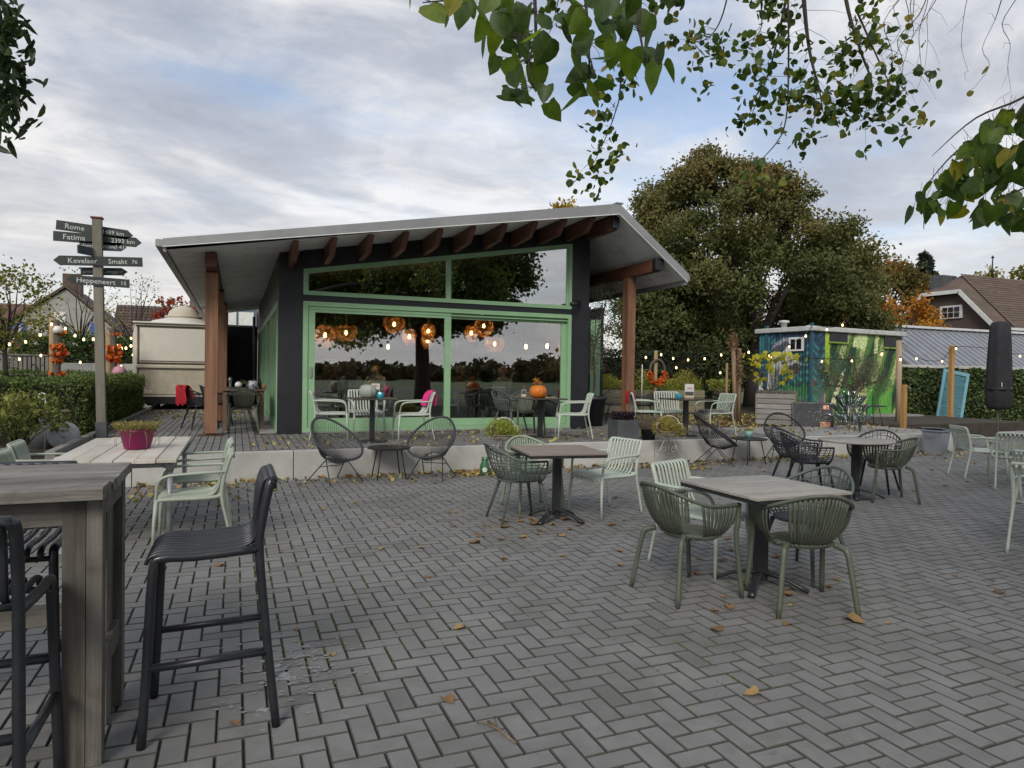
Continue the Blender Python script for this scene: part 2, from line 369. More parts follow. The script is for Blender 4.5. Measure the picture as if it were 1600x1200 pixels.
pav = thing('cafe_pavilion', 'black cafe pavilion with sage green glazing under an asymmetric grey roof', 'building')
YF, YB = 11.5, 25.2
# roof: two slabs with trim along the front
def slab(poly, y0, y1): 
    n = len(poly); return MB().add([(x, y0, z) for x, z in poly]+[(x, y1, z) for x, z in poly], [tuple(range(n)), tuple(reversed(range(n, 2*n)))]+[(i, n+i, n+(i+1) % n, (i+1) % n) for i in range(n)])
xl, xr = -1.04, 8.54; t_ = .16
roof = part('roof', slab([(xl, roof_z(xl)-.02), (6.885, 4.847), (xr, roof_z(xr)-.02), (xr, roof_z(xr)-.05), (6.885, 4.80), (xl, roof_z(xl)-.05)], YF+.02, YB), m_zinc, pav)
FT = .195
part('fascia', slab([(xl, roof_z(xl)), (6.885, 4.867), (6.885, 4.867-FT), (xl, roof_z(xl)-.115)], YF, YF+.04), m_zinc, roof)
part('fascia', slab([(6.887, 4.867), (xr, roof_z(xr)), (xr-.02, roof_z(xr)-FT+.03), (6.887, 4.867-FT)], YF-.002, YF+.038), m_zinc, roof)
m_wl = mat('white_drip_edge', (.75, .75, .74), None, .5)
part('drip_edge', slab([(xl, roof_z(xl)-.118), (6.885, 4.865-FT), (6.885, 4.85-FT), (xl, roof_z(xl)-.130)], YF-.006, YF+.03), m_wl, roof)
part('drip_edge', slab([(6.89, 4.865-FT), (xr-.02, roof_z(xr)-FT+.026), (xr-.02, roof_z(xr)-FT+.014), (6.89, 4.85-FT)], YF-.008, YF+.03), m_wl, roof)
part('ridge_cap', MB().box((6.885, YF+.1, 4.872), (.16, .24, .03), bev=.008), m_zinc, roof)
def soffit_panel(x0, x1, y0, y1, off, nr):
    """one ribbed panel on the underside: small trapezoid ribs that run down the slope"""
    b = MB(); ys = np.linspace(y0+.004, y1-.004, nr*4+1)
    P = []
    for k, y in enumerate(ys):
        d = 0.0 if (k % 4) < 2 else .006
        P += [(x0, y, roof_z(x0)-off+d), (x1, y, roof_z(x1)-off+d)]
    return b.add(P, [(2*k, 2*k+2, 2*k+3, 2*k+1) for k in range(len(ys)-1)])
for k in range(4):
    yy = YF+.04+k*3.4
    part('soffit_panel', soffit_panel(xl+.06, 6.86, yy, min(yy+3.4, YB-.1), .17, 34), m_soffit, roof)
for k in range(14):
    yy = YF+.05+k*1.0
    part('soffit_panel', soffit_panel(6.91, xr-.06, yy, yy+.995, .17, 12), m_soffit, roof)
# closed edges and gutters along both eaves
part('gutter', MB().bx(xl-.10, xl, YF+.03, YB, 3.36, 3.485, .015), m_zinc, roof)
part('gutter', MB().bx(xr, xr+.11, YF+.10, YB, roof_z(xr)-.14, roof_z(xr)-.01, .015), m_zinc, roof)
part('eave_board', MB().bx(xl+.005, xl+.05, YF+.05, YB, 3.30, 3.40), m_zinc, roof)
part('eave_board', MB().bx(xr-.055, xr-.005, YF+.05, YB, roof_z(xr)-.22, roof_z(xr)-.06), m_zinc, roof)
for k in range(10):
    x = .892+.6112*k; zt = roof_z(x)-.178
    b = MB(); prof = [(YF+.14, zt), (YF+.13, zt-.05), (YF+.42, zt-.27), (YW-.02, zt-.30), (YW-.02, zt)]
    b.add([(x-.045, y, z) for y, z in prof]+[(x+.045, y, z) for y, z in prof], [(0, 1, 2, 3, 4), (9, 8, 7, 6, 5)]+[(i, 5+i, 5+(i+1) % 5, (i+1) % 5) for i in range(5)])
    part('rafter', b, m_rafter, pav)
part('ridge_beam', MB().bx(6.84, 6.97, YF+.22, YW+.3, 4.39, 4.655, .004), m_rafter, pav)
part('beam_shoe', MB().bx(6.83, 6.98, YF+.15, YF+.22, 4.42, 4.66, .004), m_steel, pav)
part('eave_beam', MB().bx(7.80, 7.98, YF+.20, 24, 3.64, 3.885, .004), m_rafter, pav); part('beam_shoe', MB().bx(7.79, 7.99, YF+.08, YF+.20, 3.66, 3.89, .004), m_steel, pav)
part('eave_beam', MB().bx(-.48, -.30, YF+.55, 24, 3.19, 3.42, .004), m_rafter, pav)
for (x, y, z) in ((-.39, 12.70, 3.17), (-.34, 15.75, 3.17), (-.32, 18.8, 3.17), (-.32, 21.9, 3.17), (7.89, 12.70, 3.64)):
    p = part('post', MB().box((0, 0, (z+ZT)/2+.02), (.20, .20, z-ZT-.04), bev=.006), m_post, pav, (x, y, 0))
    part('post_foot', MB().box((0, 0, ZT+.006), (.42, .30, .014), bev=.003).box((0, 0, ZT+.02), (.14, .14, .03)), mat('rusty_steel', (.10, .045, .025), (.05, .03, .02), .8, 12, 5), p)
    part('post_head', MB().box((0, 0, z-.03), (.19, .19, .16) if x < 0 else (.05, .205, .13)), m_steel if x < 0 else m_zinc, p)
# front wall: black pieces and green frames
part('corner_column', MB().bx(.70, 1.11, YW, YW+.30, ZT-.01, roof_z(.70)-.19), m_black, pav)
part('corner_column', MB().bx(6.53, 6.95, YW, YW+.30, ZT-.01, roof_z(6.53)-.19), m_black, pav)
part('cross_rail', MB().bx(1.112, 6.528, YW+.003, YW+.28, 2.785, 2.895), m_black, pav)
gt = lambda x: 3.363+(x-1.134)*(4.272-3.363)/(6.508-1.134)
part('gable_panel', slab([(1.112, gt(1.112)), (6.528, gt(6.528)), (6.528, roof_z(6.528)-.165), (1.112, roof_z(1.112)-.165)], YW+.002, YW+.28), m_black, pav)
def frame_poly(mb, outer, inner, y0, y1):
    n = len(outer); V = [(x, y, z) for y in (y0, y1) for pl in (outer, inner) for x, z in pl]
    F = []
    for i in range(n):
        j = (i+1) % n; F += [(i, j, n+j, n+i), (2*n+i, 3*n+i, 3*n+j, 2*n+j), (i, 2*n+i, 2*n+j, j), (n+i, n+j, 3*n+j, 3*n+i)]
    return mb.add(V, F)
w = part('clerestory_window', frame_poly(MB(), [(1.114, 2.897), (6.526, 2.897), (6.526, gt(6.526)-.002), (1.114, gt(1.114)-.002)], [(1.18, 2.95), (6.45, 2.95), (6.45, gt(6.45)-.06), (1.18, gt(1.18)-.06)], YW-.02, YW+.10), m_green, pav)
part('frame_bead', frame_poly(MB(), [(1.181, 2.951), (6.449, 2.951), (6.449, gt(6.449)-.062), (1.181, gt(1.181)-.062)], [(1.205, 2.975), (6.42, 2.975), (6.42, gt(6.42)-.088), (1.205, gt(1.205)-.088)], YW+.0, YW+.06), m_green, w)
part('mullion', slab([(3.80, 2.952), (3.885, 2.952), (3.885, gt(3.885)-.062), (3.80, gt(3.80)-.062)], YW-.01, YW+.09), m_green, w)
for a, b in ((1.206, 3.799), (3.886, 6.419)):
    part('pane', slab([(a, 2.976), (b, 2.976), (b, gt(b)-.089), (a, gt(a)-.089)], YW+.03, YW+.036), m_gl2, w)
d = part('sliding_door', frame_poly(MB(), [(1.114, ZT+.002), (6.526, ZT+.002), (6.526, 2.782), (1.114, 2.782)], [(1.20, ZT+.10), (6.45, ZT+.10), (6.45, 2.70), (1.20, 2.70)], YW-.025, YW+.12), m_green, pav)
part('sash', frame_poly(MB(), [(1.202, ZT+.102), (3.90, ZT+.102), (3.90, 2.698), (1.202, 2.698)], [(1.325, .66), (3.775, .66), (3.775, 2.59), (1.325, 2.59)], YW+.0, YW+.05), m_green, d)
part('sash', frame_poly(MB(), [(3.78, ZT+.103), (6.448, ZT+.103), (6.448, 2.697), (3.78, 2.697)], [(3.915, .63), (6.335, .63), (6.335, 2.59), (3.915, 2.59)], YW+.055, YW+.105), m_green, d)
part('pane', MB().bx(1.32, 3.78, YW+.022, YW+.028, .655, 2.595), m_gl, d); part('pane', MB().bx(3.91, 6.34, YW+.077, YW+.083, .625, 2.595), m_gl, d)
part('track', MB().bx(1.12, 6.52, YW-.07, YW-.027, ZT+.003, ZT+.03), m_zinc, d); part('handle', MB().bx(1.235, 1.275, YW-.03, YW+.0, 1.40, 1.60, .006), m_zinc, d)
part('recess_trim', MB().bx(1.204, 6.446, YW-.012, YW+.053, 2.64, 2.66), m_green, d)
cam_ = part('security_camera', MB().tube([(6.66, YW-.03, 3.05), (6.66, YW-.10, 3.05), (6.60, YW-.13, 3.03)], .04, 10).tube([(6.64, YW-.12, 3.03), (6.42, YW-.2, 2.98)], .045, 10), m_steel, pav)
# left side wall with its glazed doors
SX = .70
part('side_panel', MB().bx(SX+.002, SX+.22, 12.99+.1, 24.5, 2.80, roof_z(SX)-.175), mat('grey_cladding', (.10, .105, .115), (.08, .083, .09), .6, 3), pav)
for k in range(5):
    y0 = 13.09+k*2.28; dd = part('side_door', MB(), m_green, pav) if False else None
    b = MB()
    b.bx(SX-.02, SX+.10, y0, y0+.10, ZT, 2.795).bx(SX-.02, SX+.10, y0+2.16, y0+2.26, ZT, 2.795).bx(SX-.018, SX+.098, y0+.1, y0+2.16, 2.66, 2.79).bx(SX-.018, SX+.098, y0+.1, y0+2.16, ZT, ZT+.16).bx(SX+.0, SX+.08, y0+1.08, y0+1.18, ZT+.16, 2.66)
    dd = part('side_door', b, m_green, pav)
    part('pane', MB().bx(SX+.035, SX+.041, y0+.1, y0+2.16, ZT+.16, 2.66), m_gl, dd)
part('side_threshold', MB().bx(.40, .69, 13.0, 24.4, ZT-.01, ZT+.02), m_slab, pav)
part('downpipe', MB().tube([(.55, 24.3, 3.3), (.55, 24.3, .4)], .045, 10), m_zinc, pav)
# inside: floor, rear wall, right wall, ceiling side
part('interior_floor', MB().bx(.95, 6.75, 13.1, 22, ZT-.02, ZT+.012), m_intf, pav)
part('rear_wall', slab([(.95, ZT), (6.9, ZT), (6.9, 4.6), (.95, 3.7)], 22, 22.15), m_plaster, pav)
part('right_wall', MB().bx(6.76, 6.95, 13.09, 24.5, ZT-.01, 4.55), m_black, pav)
part('ceiling', slab([(1.12, roof_z(1.12)-.30), (6.75, roof_z(6.75)-.30), (6.75, roof_z(6.75)-.26), (1.12, roof_z(1.12)-.26)], 13.1, 22), mat('dark_ceiling', (.03, .028, .027), None, .8), pav)
part('red_wall_panel', MB().bx(2.1, 2.9, 17.9, 18.05, ZT, 2.6), m_plaster, pav)
annex = thing('rear_annex', 'low black annex with a green door frame behind the pavilion', 'building', (0, 0, 0))
part('wall', MB().bx(6.96, 9.3, 17.0, 23, .3, 3.45), m_black, annex); part('door_frame', MB().bx(9.3, 9.62, 16.98, 17.2, .3, 3.1), m_green, annex)
part('wall', MB().bx(9.62, 9.72, 16.99, 23, .3, 3.45), m_black, annex)
# ================================================================ FURNITURE
m_sage = mat('sage_plastic', (.33, .375, .305), (.30, .345, .28), .5, 4, 3, rnd=.05, dirt=(.22, .25, .19, .35), dirt_s=6)
m_mint = mat('mint_plastic', (.44, .495, .425), (.41, .465, .40), .5, 4, 3, rnd=.05, dirt=(.25, .29, .22, .35), dirt_s=6)
m_olive = mat('olive_plastic', (.088, .10, .072), (.072, .083, .06), .5, 4, 3, rnd=.08, dirt=(.09, .095, .07, .35), dirt_s=6)
m_pale = mat('pale_green_plastic', (.24, .29, .215), (.21, .255, .19), .5, 4, 3, rnd=.05)
m_anth = mat('anthracite_plastic', (.020, .022, .028), (.016, .018, .023), .34, 4, 3, rnd=.08, dirt=(.05, .05, .05, .3), dirt_s=8)
m_net = mat('grey_green_plastic', (.085, .105, .095), (.07, .09, .08), .5, 4, 3, rnd=.08)
m_blk = mat('black_metal', (.012, .012, .014), (.02, .02, .02), .45, 6, 3, metal=.2, dirt=(.06, .055, .05, .35), dirt_s=7)
m_string = mat('grey_cord', (.034, .037, .041), (.026, .029, .033), .6, 8, 3)
m_stringb = mat('black_cord', (.018, .018, .02), (.013, .013, .014), .6, 8, 3)

def smooth_path(pts, n=4):
    """Catmull-Rom through pts"""
    P = [Vector(p) for p in pts]; out = []
    for i in range(len(P)-1):
        a, b, c, d = P[max(i-1, 0)], P[i], P[i+1], P[min(i+2, len(P)-1)]
        for k in range(n):
            t = k/n; out.append(.5*((2*b)+(c-a)*t+(2*a-5*b+4*c-d)*t*t+(3*b-a-3*c+d)*t**3))
    return out+[P[-1]]

# --- slatted armchair: front is local +x
def slat_chair(name, label, mt, loc, rz, group):
    t = thing(name, label, 'chair', loc, rz, group)
    prof = [(-.352, .762), (-.348, .79), (-.325, .802), (-.302, .785), (-.278, .70), (-.252, .60), (-.228, .52), (-.195, .466), (-.14, .447), (0, .44), (.14, .445), (.20, .445), (.243, .425), (.262, .385)]
    me = MB().tube(smooth_path([(x, 0, z) for x, z in prof], 2), .0150, 6, flat=.5, up=(0, 1, 0)).mesh('slat')
    me2 = MB().tube(smooth_path([(x, 0, z) for x, z in prof], 2), .0072, 6, flat=2.0, up=(0, 1, 0)).mesh('slat')
    for k in range(9): part('slat', me2, mt, t, (0, (k-4)*.0505, 0))
    for s in (-1, 1):
        y = .245*s
        part('leg', MB().tube(smooth_path([(-.345, y*1.05, 0), (-.30, y*1.03, .22), (-.258, y, .43), (-.272, y, .60), (-.318, y, .765), (-.332, y*.97, .79)], 3), [.013]*6+[.018]*10, 8), mt, t)
        part('leg', MB().tube([(.262, y*1.12, 0), (.255, y*1.06, .25), (.24, y, .44)], [.0125, .015, .019], 8), mt, t)
        part('seat_rail', MB().tube(smooth_path([(.245, y, .425), (.20, y, .436), (-.15, y, .436), (-.26, y, .455)], 3), .017, 8), mt, t)
        part('armrest', MB().tube(smooth_path([(-.290, y, .655), (-.20, y*1.12, .655), (.04, y*1.16, .648), (.155, y*1.14, .637), (.215, y*1.10, .60), (.235, y*1.06, .53), (.243, y*1.0, .43)], 4), .0155, 8, flat=.85), mt, t)
    part('top_rail', MB().tube(smooth_path([(-.322, -.245, .77), (-.338, -.237, .795), (-.342, -.21, .803), (-.342, 0, .803), (-.342, .21, .803), (-.338, .237, .795), (-.322, .245, .77)], 3), .014, 8), mt, t)
    for x_, z_ in ((-.235, .455), (.238, .41)): part('cross_rail', MB().tube([(x_, -.24, z_), (x_, .24, z_)], .012, 6), mt, t)
    return t

# --- shared shell surface for tub and net chairs; a = angle from the back (deg), s = 0 at the seat, 1 at the rim
def shell(a, s, hb=.79, ha=.655, wide=.295, deep=.29, foot=.66, belly=.97):
    q = min(1, abs(a)/100); r = rad(min(abs(a), 75)); sg = 1 if a >= 0 else -1
    zr = ha+(hb-ha)*(0.5+0.5*cos(pi*min(1, q*1.10)))
    bx_, by_ = -deep*cos(r), wide*sin(r)/sin(rad(75))*sg
    if abs(a) > 75: bx_ += (abs(a)-75)/37*.275; by_ *= 1-.06*((abs(a)-75)/37)**2
    lean = 1.0 + .16*(1-q)
    top = Vector((bx_*(lean if bx_ < 0 else 1)-.03*(1-q), by_, zr)); bot = Vector((bx_*(foot-.04)+.02, by_*foot, .435)); mid = Vector((bx_*.98, by_*belly, .50))
    return bot*(1-s)**2+mid*2*s*(1-s)+top*s*s
def tub_chair(name, label, mt, loc, rz, group):
    t = thing(name, label, 'chair', loc, rz, group)
    for s in (-1, 1):
        angs = [s*a for a in (5, 10.5, 16, 21.5, 27, 32.5, 38)] + [s*a for a in (67, 73, 78, 83, 88, 93, 98, 103, 108)]
        for a in angs:
            ab = a if abs(a) < 50 else s*(abs(a)*.80+20)
            P = []
            for k in range(8):
                u = k/7; P.append(shell(a*u+(a*.86 if abs(a) < 50 else ab)*(1-u), u))
            tg = Vector((cos(rad(a))*1.0, -sin(rad(a)), 0)) if True else None
            P = [Vector((P[0].x*.45+.02, P[0].y*.6, .428))]+P
            part('slat', MB().tube(P, .0112, 5, flat=.5, up=tg if abs(a) < 76 else Vector((0, 1, 0))), mt, t)
        # legs leave the shell low on its side and splay
        part('leg', MB().tube(smooth_path([(-.17, s*.15, .44), (-.215, s*.19, .425), (-.245, s*.21, .37), (-.30, s*.255, 0)], 4), [.02]*4+[.02]*4+[.018]*4+[.0145], 8), mt, t)
        part('leg', MB().tube(smooth_path([(.205, s*.272, .655), (.205, s*.262, .52), (.205, s*.25, .42), (.25, s*.27, 0)], 4), [.016]*4+[.019]*4+[.018]*4+[.014], 8), mt, t)
    P = [shell(0, 0)]; part('slat', MB().tube([Vector((-.06, 0, .428))]+[shell(0, k/7) for k in range(8)], .0112, 5, flat=.5, up=(1, 0, 0)), mt, t)
    part('rim', MB().tube([shell(a, 1) for a in np.linspace(-112, 112, 49)], .0165, 8, flat=.8), mt, t)
    seat = MB(); 
    for k in range(-6, 7):
        y = k*.031; w_ = .20*math.sqrt(max(0, 1-(k/7.4)**2)); seat.box((.015, y, .43), (w_*1.9, .023, .014), bev=.003)
    for x in (-.1, .02, .14): seat.box((x, 0, .427), (.03, .33, .014), bev=.003)
    part('seat', seat, mt, t)
    part('seat_ring', MB().tube([(-.17*cos(a)*1.0+.015, .195*sin(a), .424) for a in np.linspace(0, 2*pi, 28, endpoint=False)], .014, 6, closed=True, flat=1.4), mt, t)
    return t
def net_chair(name, label, mt, loc, rz, group, mleg=None):
    t = thing(name, label, 'chair', loc, rz, group)
    sh = lambda a, s: shell(a, s, .81, .645, .315, .30, .76, 1.02)
    net = MB(); AM = 112; g = random.Random(5)
    jit = {}
    def J(i, k):
        if (i, k) not in jit: jit[(i, k)] = (g.uniform(-1.6, 1.6), g.uniform(-.018, .018))
        return jit[(i, k)]
    NA, NS = 26, 8
    def pt(i, k):
        da, ds = J(i, k) if 0 < i < NA and 0 < k < NS else (0, 0)
        a = -AM+2*AM*i/NA+da+(k-NS/2)*.9*(1 if i > NA/2 else -1); return sh(max(-AM, min(AM, a)), k/NS+ds)
    for i in range(NA+1): net.tube([pt(i, k) for k in range(NS+1)], .0052, 4, cap=False)
    for k in range(1, NS): net.tube([pt(i, k) for i in range(NA+1)], .0052, 4, cap=False)
    part('net_shell', net, mt, t)
    part('rim', MB().tube([sh(a, 1) for a in np.linspace(-AM, AM, 45)], .0125, 8).tube([sh(AM, k/6) for k in range(7)], .0115, 6).tube([sh(-AM, k/6) for k in range(7)], .0115, 6), mt, t)
    part('seat', MB().lathe([(.001, .420), (.20, .420), (.235, .430), (.238, .442), (.22, .446), (.001, .436)], 24), mt, t)
    for s in (-1, 1):
        part('leg', MB().tube([(-.15, s*.15, .43), (-.17, s*.17, .36), (-.27, s*.25, 0)], [.019, .018, .012], 8), mleg or mt, t)
        part('leg', MB().tube([(.16, s*.17, .43), (.18, s*.185, .36), (.25, s*.25, 0)], [.019, .018, .012], 8), mleg or mt, t)
    return t
def lounge_chair(name, label, mt, loc, rz, group):
    """egg shaped string chair on a bent rod frame, front is local +x"""
    t = thing(name, label, 'chair', loc, rz, group)
    n = 72; top = []; 
    for k in range(n):
        a = 2*pi*k/n; v = cos(a); h = sin(a)      # v: +1 at head, -1 at the front lip
        rw = .345*(1-.10*v) if v > 0 else .345*(1+.04*v)
        top.append(Vector((.02-.36*v+.06*h*h, rw*h, .60+.265*v-.035*h*h)))
    base = Vector((-.04, 0, .30)); low = [Vector((-.04-.075*cos(2*pi*k/n), .105*sin(2*pi*k/n), .325+.03*cos(2*pi*k/n))) for k in range(n)]
    part('rim', MB().tube(top, .0165, 8, closed=True), mt, t)
    st = MB()
    for k in range(n):
        b = low[(k+1) % n]; mid = (top[k]*.42+b*.58); mid.z -= .05; mid.x -= .02
        st.tube([top[k], top[k]*.7+mid*.34-Vector((0, 0, .0))-(top[k]*.04), mid, b], .0034, 4, cap=False)
    for k in range(0, n, 4): st.tube([low[k], base], .003, 4, cap=False)
    part('cords', st, mt, t)
    part('lower_ring', MB().tube(low, .007, 6, closed=True), m_blk, t)
    for s in (-1, 1):
        part('leg', MB().tube(smooth_path([(.30, s*.27, 0), (.06, s*.17, .29), (.05, s*.165, .30), (.02, s*.17, .29), (-.27, s*.25, 0)], 3), .0075, 6), m_blk, t)
        part('brace', MB().tube([(.06, s*.17, .29), (-.04, s*.10, .32)], .006, 5), m_blk, t)
    for x_, y_, z_ in ((.06, .17, .285), (-.06, .18, .21)): part('brace', MB().tube([(x_, -y_, z_), (x_, y_, z_)], .006, 5), m_blk, t)
    return t
def bar_stool(name, label, loc, rz, group):
    t = thing(name, label, 'stool', loc, rz, group); mt = m_anth
    prof = [(-.262, 1.012), (-.258, 1.048), (-.238, 1.062), (-.214, 1.045), (-.196, .97), (-.190, .88), (-.185, .82), (-.160, .782), (-.10, .768), (.05, .762), (.155, .768), (.20, .762), (.224, .748), (.234, .725)]
    me = MB().tube(smooth_path([(x, 0, z) for x, z in prof], 3), .0085, 8, flat=1.5, up=(0, 1, 0)).mesh('slat')
    for k in range(8): part('slat', me, mt, t, (0, (k-3.5)*.0480, 0))
    for s in (-1, 1):
        y = .21*s
        part('leg', MB().tube(smooth_path([(-.272, y*1.1, 0), (-.235, y*1.05, .35), (-.20, y, .74), (-.207, y, .87), (-.235, y, 1.02), (-.245, y*.97, 1.05)], 3), [.0185]*10+[.0195]*6, 10), mt, t)
        part('leg', MB().tube(smooth_path([(.240, y*1.1, 0), (.222, y*1.05, .35), (.205, y, .70), (.175, y, .755), (.05, y, .752), (-.195, y, .765)], 3), .0185, 10), mt, t)
        part('foot_bar', MB().tube([(-.238, y*1.06, .325), (.224, y*1.06, .315)], .0165, 8), mt, t)
    part('top_rail', MB().tube(smooth_path([(-.237, -.21, 1.02), (-.252, -.20, 1.05), (-.254, -.17, 1.058), (-.254, .17, 1.058), (-.252, .20, 1.05), (-.237, .21, 1.02)], 3), .0165, 8), mt, t)
    for x_, z_ in ((.205, .715), (-.185, .775)): part('seat_rail', MB().tube([(x_, -.2, z_), (x_, .2, z_)], .012, 6), mt, t)
    return t

m_comp = mat('composite_board', (.34, .325, .295), (.27, .255, .23), .6, 7, 5, (.12, 1, 1), bump=.12, rnd=.08, dirt=(.18, .17, .14, .4), dirt_s=4)
m_compb = mat('brown_composite_board', (.26, .215, .185), (.205, .165, .14), .55, 7, 5, (.12, 1, 1), bump=.12, rnd=.08, dirt=(.25, .22, .2, .4), dirt_s=4)
m_top = mat('dark_laminate', (.07, .06, .055), (.05, .045, .04), .35, 3, 4)
m_colm = mat('table_column', (.022, .024, .028), (.03, .032, .035), .4, 4, 3, metal=.3, dirt=(.08, .075, .07, .3), dirt_s=5)
def bistro_table(label, loc, rz, mt, size=.80, h=.74, boards=9, group='square bistro tables', base_rz=0, arch=True):
    t = thing('bistro_table', label, 'table', loc, rz, group)
    w_ = size/boards
    for k in range(boards):
        part('board', MB().box((0, -size/2+(k+.5)*w_, h-.011), (size, w_-.009, .022), bev=.003), mt, t)
        for xx in (): pass
    part('edge_frame', MB().box((0, -size/2+.02, h-.036), (size-.02, .03, .026)).box((0, size/2-.02, h-.036), (size-.02, .03, .026)).box((-size/2+.025, 0, h-.036), (.03, size-.08, .026)).box((size/2-.025, 0, h-.036), (.03, size-.08, .026)).box((0, 0, h-.04), (.34, .34, .02)), m_colm, t)
    part('column', MB().box((0, 0, h/2), (.075, .075, h-.10), bev=.006), m_colm, t)
    for k in range(4):
        a = base_rz+k*pi/2; d = Vector((cos(a), sin(a), 0))
        P = [d*.02+Vector((0, 0, .105)), d*.10+Vector((0, 0, .10)), d*.20+Vector((0, 0, .072)), d*.28+Vector((0, 0, .036)), d*.33+Vector((0, 0, .014))] if arch else [d*.02+Vector((0, 0, .035)), d*.33+Vector((0, 0, .025))]
        part('foot', MB().tube(P, [.034]*len(P), 4, flat=.42, up=(0, 0, 1)), m_colm, t)
    return t
def round_top_table(label, loc, rz, h=.71, r=.40, sq=True):
    t = thing('cafe_table', label, 'table', loc, rz, 'dark cafe tables on the terrace')
    if sq: part('table_top', MB().box((0, 0, h-.012), (.72, .72, .024), bev=.006), m_top, t)
    else: part('table_top', MB().lathe([(.001, h-.026), (r-.01, h-.026), (r, h-.018), (r, h-.006), (r-.006, h), (.001, h)], 40), m_comp, t)
    part('column', MB().box((0, 0, h/2), (.075, .075, h-.07), bev=.006), m_colm, t)
    part('base_plate', MB().lathe([(.001, 0), (.235, 0), (.24, .01), (.22, .022), (.05, .035), (.001, .035)], 28), m_colm, t)
    return t
TOL = math.degrees
def face(frm, to): return math.atan2(to[1]-frm[1], to[0]-frm[0])

GA, GB, GC = 'slatted plastic armchairs', 'olive tub chairs', 'net shell chairs'
# ---- near table
T1 = (3.56, 3.88); bistro_table('square table with grey slatted top, nearest to the camera', (*T1, 0), rad(0), m_comp, .84, .74, 9, base_rz=rad(38))
tubN = tub_chair('tub_chair', 'olive tub chair at the left of the nearest table, back to the camera', m_olive, (2.98, 3.96, 0), rad(4), GB)
clone(tubN, 'olive tub chair at the near side of the nearest table', (3.55, 3.50, 0), rad(68))
sagC = slat_chair('slatted_armchair', 'mint slatted armchair on the far left of the nearest table', m_mint, (3.50, 4.46, 0), rad(-68), GA)
netC = net_chair('net_chair', 'grey net chair with leather seat look, far right of nearest table', m_net, (4.12, 4.02, 0), rad(190), GC)
netC['label'] = 'grey green net chair on the far right of the nearest table'
# ---- middle table
T2 = (3.12, 6.38); bistro_table('square table with brown slatted top in the middle of the plaza', (*T2, 0), rad(-8), m_compb, .82, .745, 9, base_rz=rad(40))
clone(netC, 'grey green net chair at the left of the brown table', (2.74, 6.50, 0), rad(-2))
clone(tubN, 'pale green tub chair behind the brown table', (3.13, 7.02, 0), rad(-88), mats={m_olive: m_pale})
clone(sagC, 'sage slatted armchair at the right of the brown table', (3.77, 6.54, 0), rad(192))
# ---- table right of centre
T3 = (7.42, 6.42); tt = round_top_table('round pale topped table among black net chairs', (*T3, 0), 0, .74, .45, False)
tt['group'] = 'square bistro tables'
for k in range(4):
    a = rad(45+90*k); part('foot', MB().tube([(0.02*cos(a), .02*sin(a), .10), (.2*cos(a), .2*sin(a), .072), (.34*cos(a), .34*sin(a), .014)], .03, 4, flat=.42, up=(0, 0, 1)), m_colm, tt)
bm = {m_net: m_anth}
clone(netC, 'black net chair at the left of the round table', (6.98, 6.75, 0), rad(-28), mats=bm)
clone(netC, 'black net chair half hidden behind the left net chair', (7.26, 7.25, 0), rad(-75), mats=bm)
clone(netC, 'black net chair behind the round table on its right', (8.12, 6.72, 0), rad(205), mats=bm)
clone(tubN, 'olive tub chair at the right of the round table', (7.62, 6.14, 0), rad(150))
# ---- tables at the right edge
bistro_table('square table cut by the right edge of the picture', (11.4, 6.5, 0), rad(2), m_comp, .82, .74, 9, base_rz=rad(40))
clone(sagC, 'mint slatted armchair at the right edge, farther of two side by side', (10.80, 7.05, 0), rad(-30))
clone(sagC, 'mint slatted armchair at the right edge, nearer of two side by side', (10.28, 6.22, 0), rad(38))
clone(sagC, 'mint slatted armchair cut off by the right edge, nearest on that side', (6.74, 3.72, 0), rad(14))
clone(sagC, 'mint slatted armchair at right edge, half behind the nearest one there', (7.85, 4.30, 0), rad(-8))
# ---- terrace tables
round_top_table('dark terrace table with the grey pumpkin', (2.05, 11.02, ZT), rad(0))
clone(sagC, 'mint slatted armchair by the left door jamb, facing the pumpkin table', (1.48, 11.55, ZT), rad(-8))
clone(sagC, 'mint slatted armchair behind the grey pumpkin', (2.10, 11.85, ZT), rad(-88))
clone(sagC, 'mint slatted armchair with the pink blanket on its back', (2.72, 11.12, ZT), rad(178))
round_top_table('dark terrace table with the orange pumpkin', (5.08, 11.1, ZT), rad(4))
clone(netC, 'grey net chair behind the orange pumpkin table on the left', (4.85, 12.0, ZT), rad(-60))
clone(tubN, 'olive tub chair at the left of the orange pumpkin table', (5.05, 11.62, ZT), rad(-95))
clone(sagC, 'mint slatted armchair at the right of the orange pumpkin table', (5.52, 10.72, ZT), rad(160))
round_top_table('dark terrace table with the blue lantern and menu stand', (7.92, 10.68, ZT), rad(0))
clone(sagC, 'slatted armchair with the red blanket on its back', (7.48, 11.35, ZT), rad(-22))
clone(sagC, 'slatted armchair behind the table with the menu stand', (8.18, 11.55, ZT), rad(-110))
clone(sagC, 'mint slatted armchair with a sheepskin on its seat', (8.60, 10.72, ZT), rad(176))
nb = clone(netC, 'black net chair behind the tall black planter', (8.45, 14.1, ZT), rad(-120), mats=bm)
clone(netC, 'black net chair beside the right timber post', (8.95, 13.7, ZT), rad(150), mats=bm)
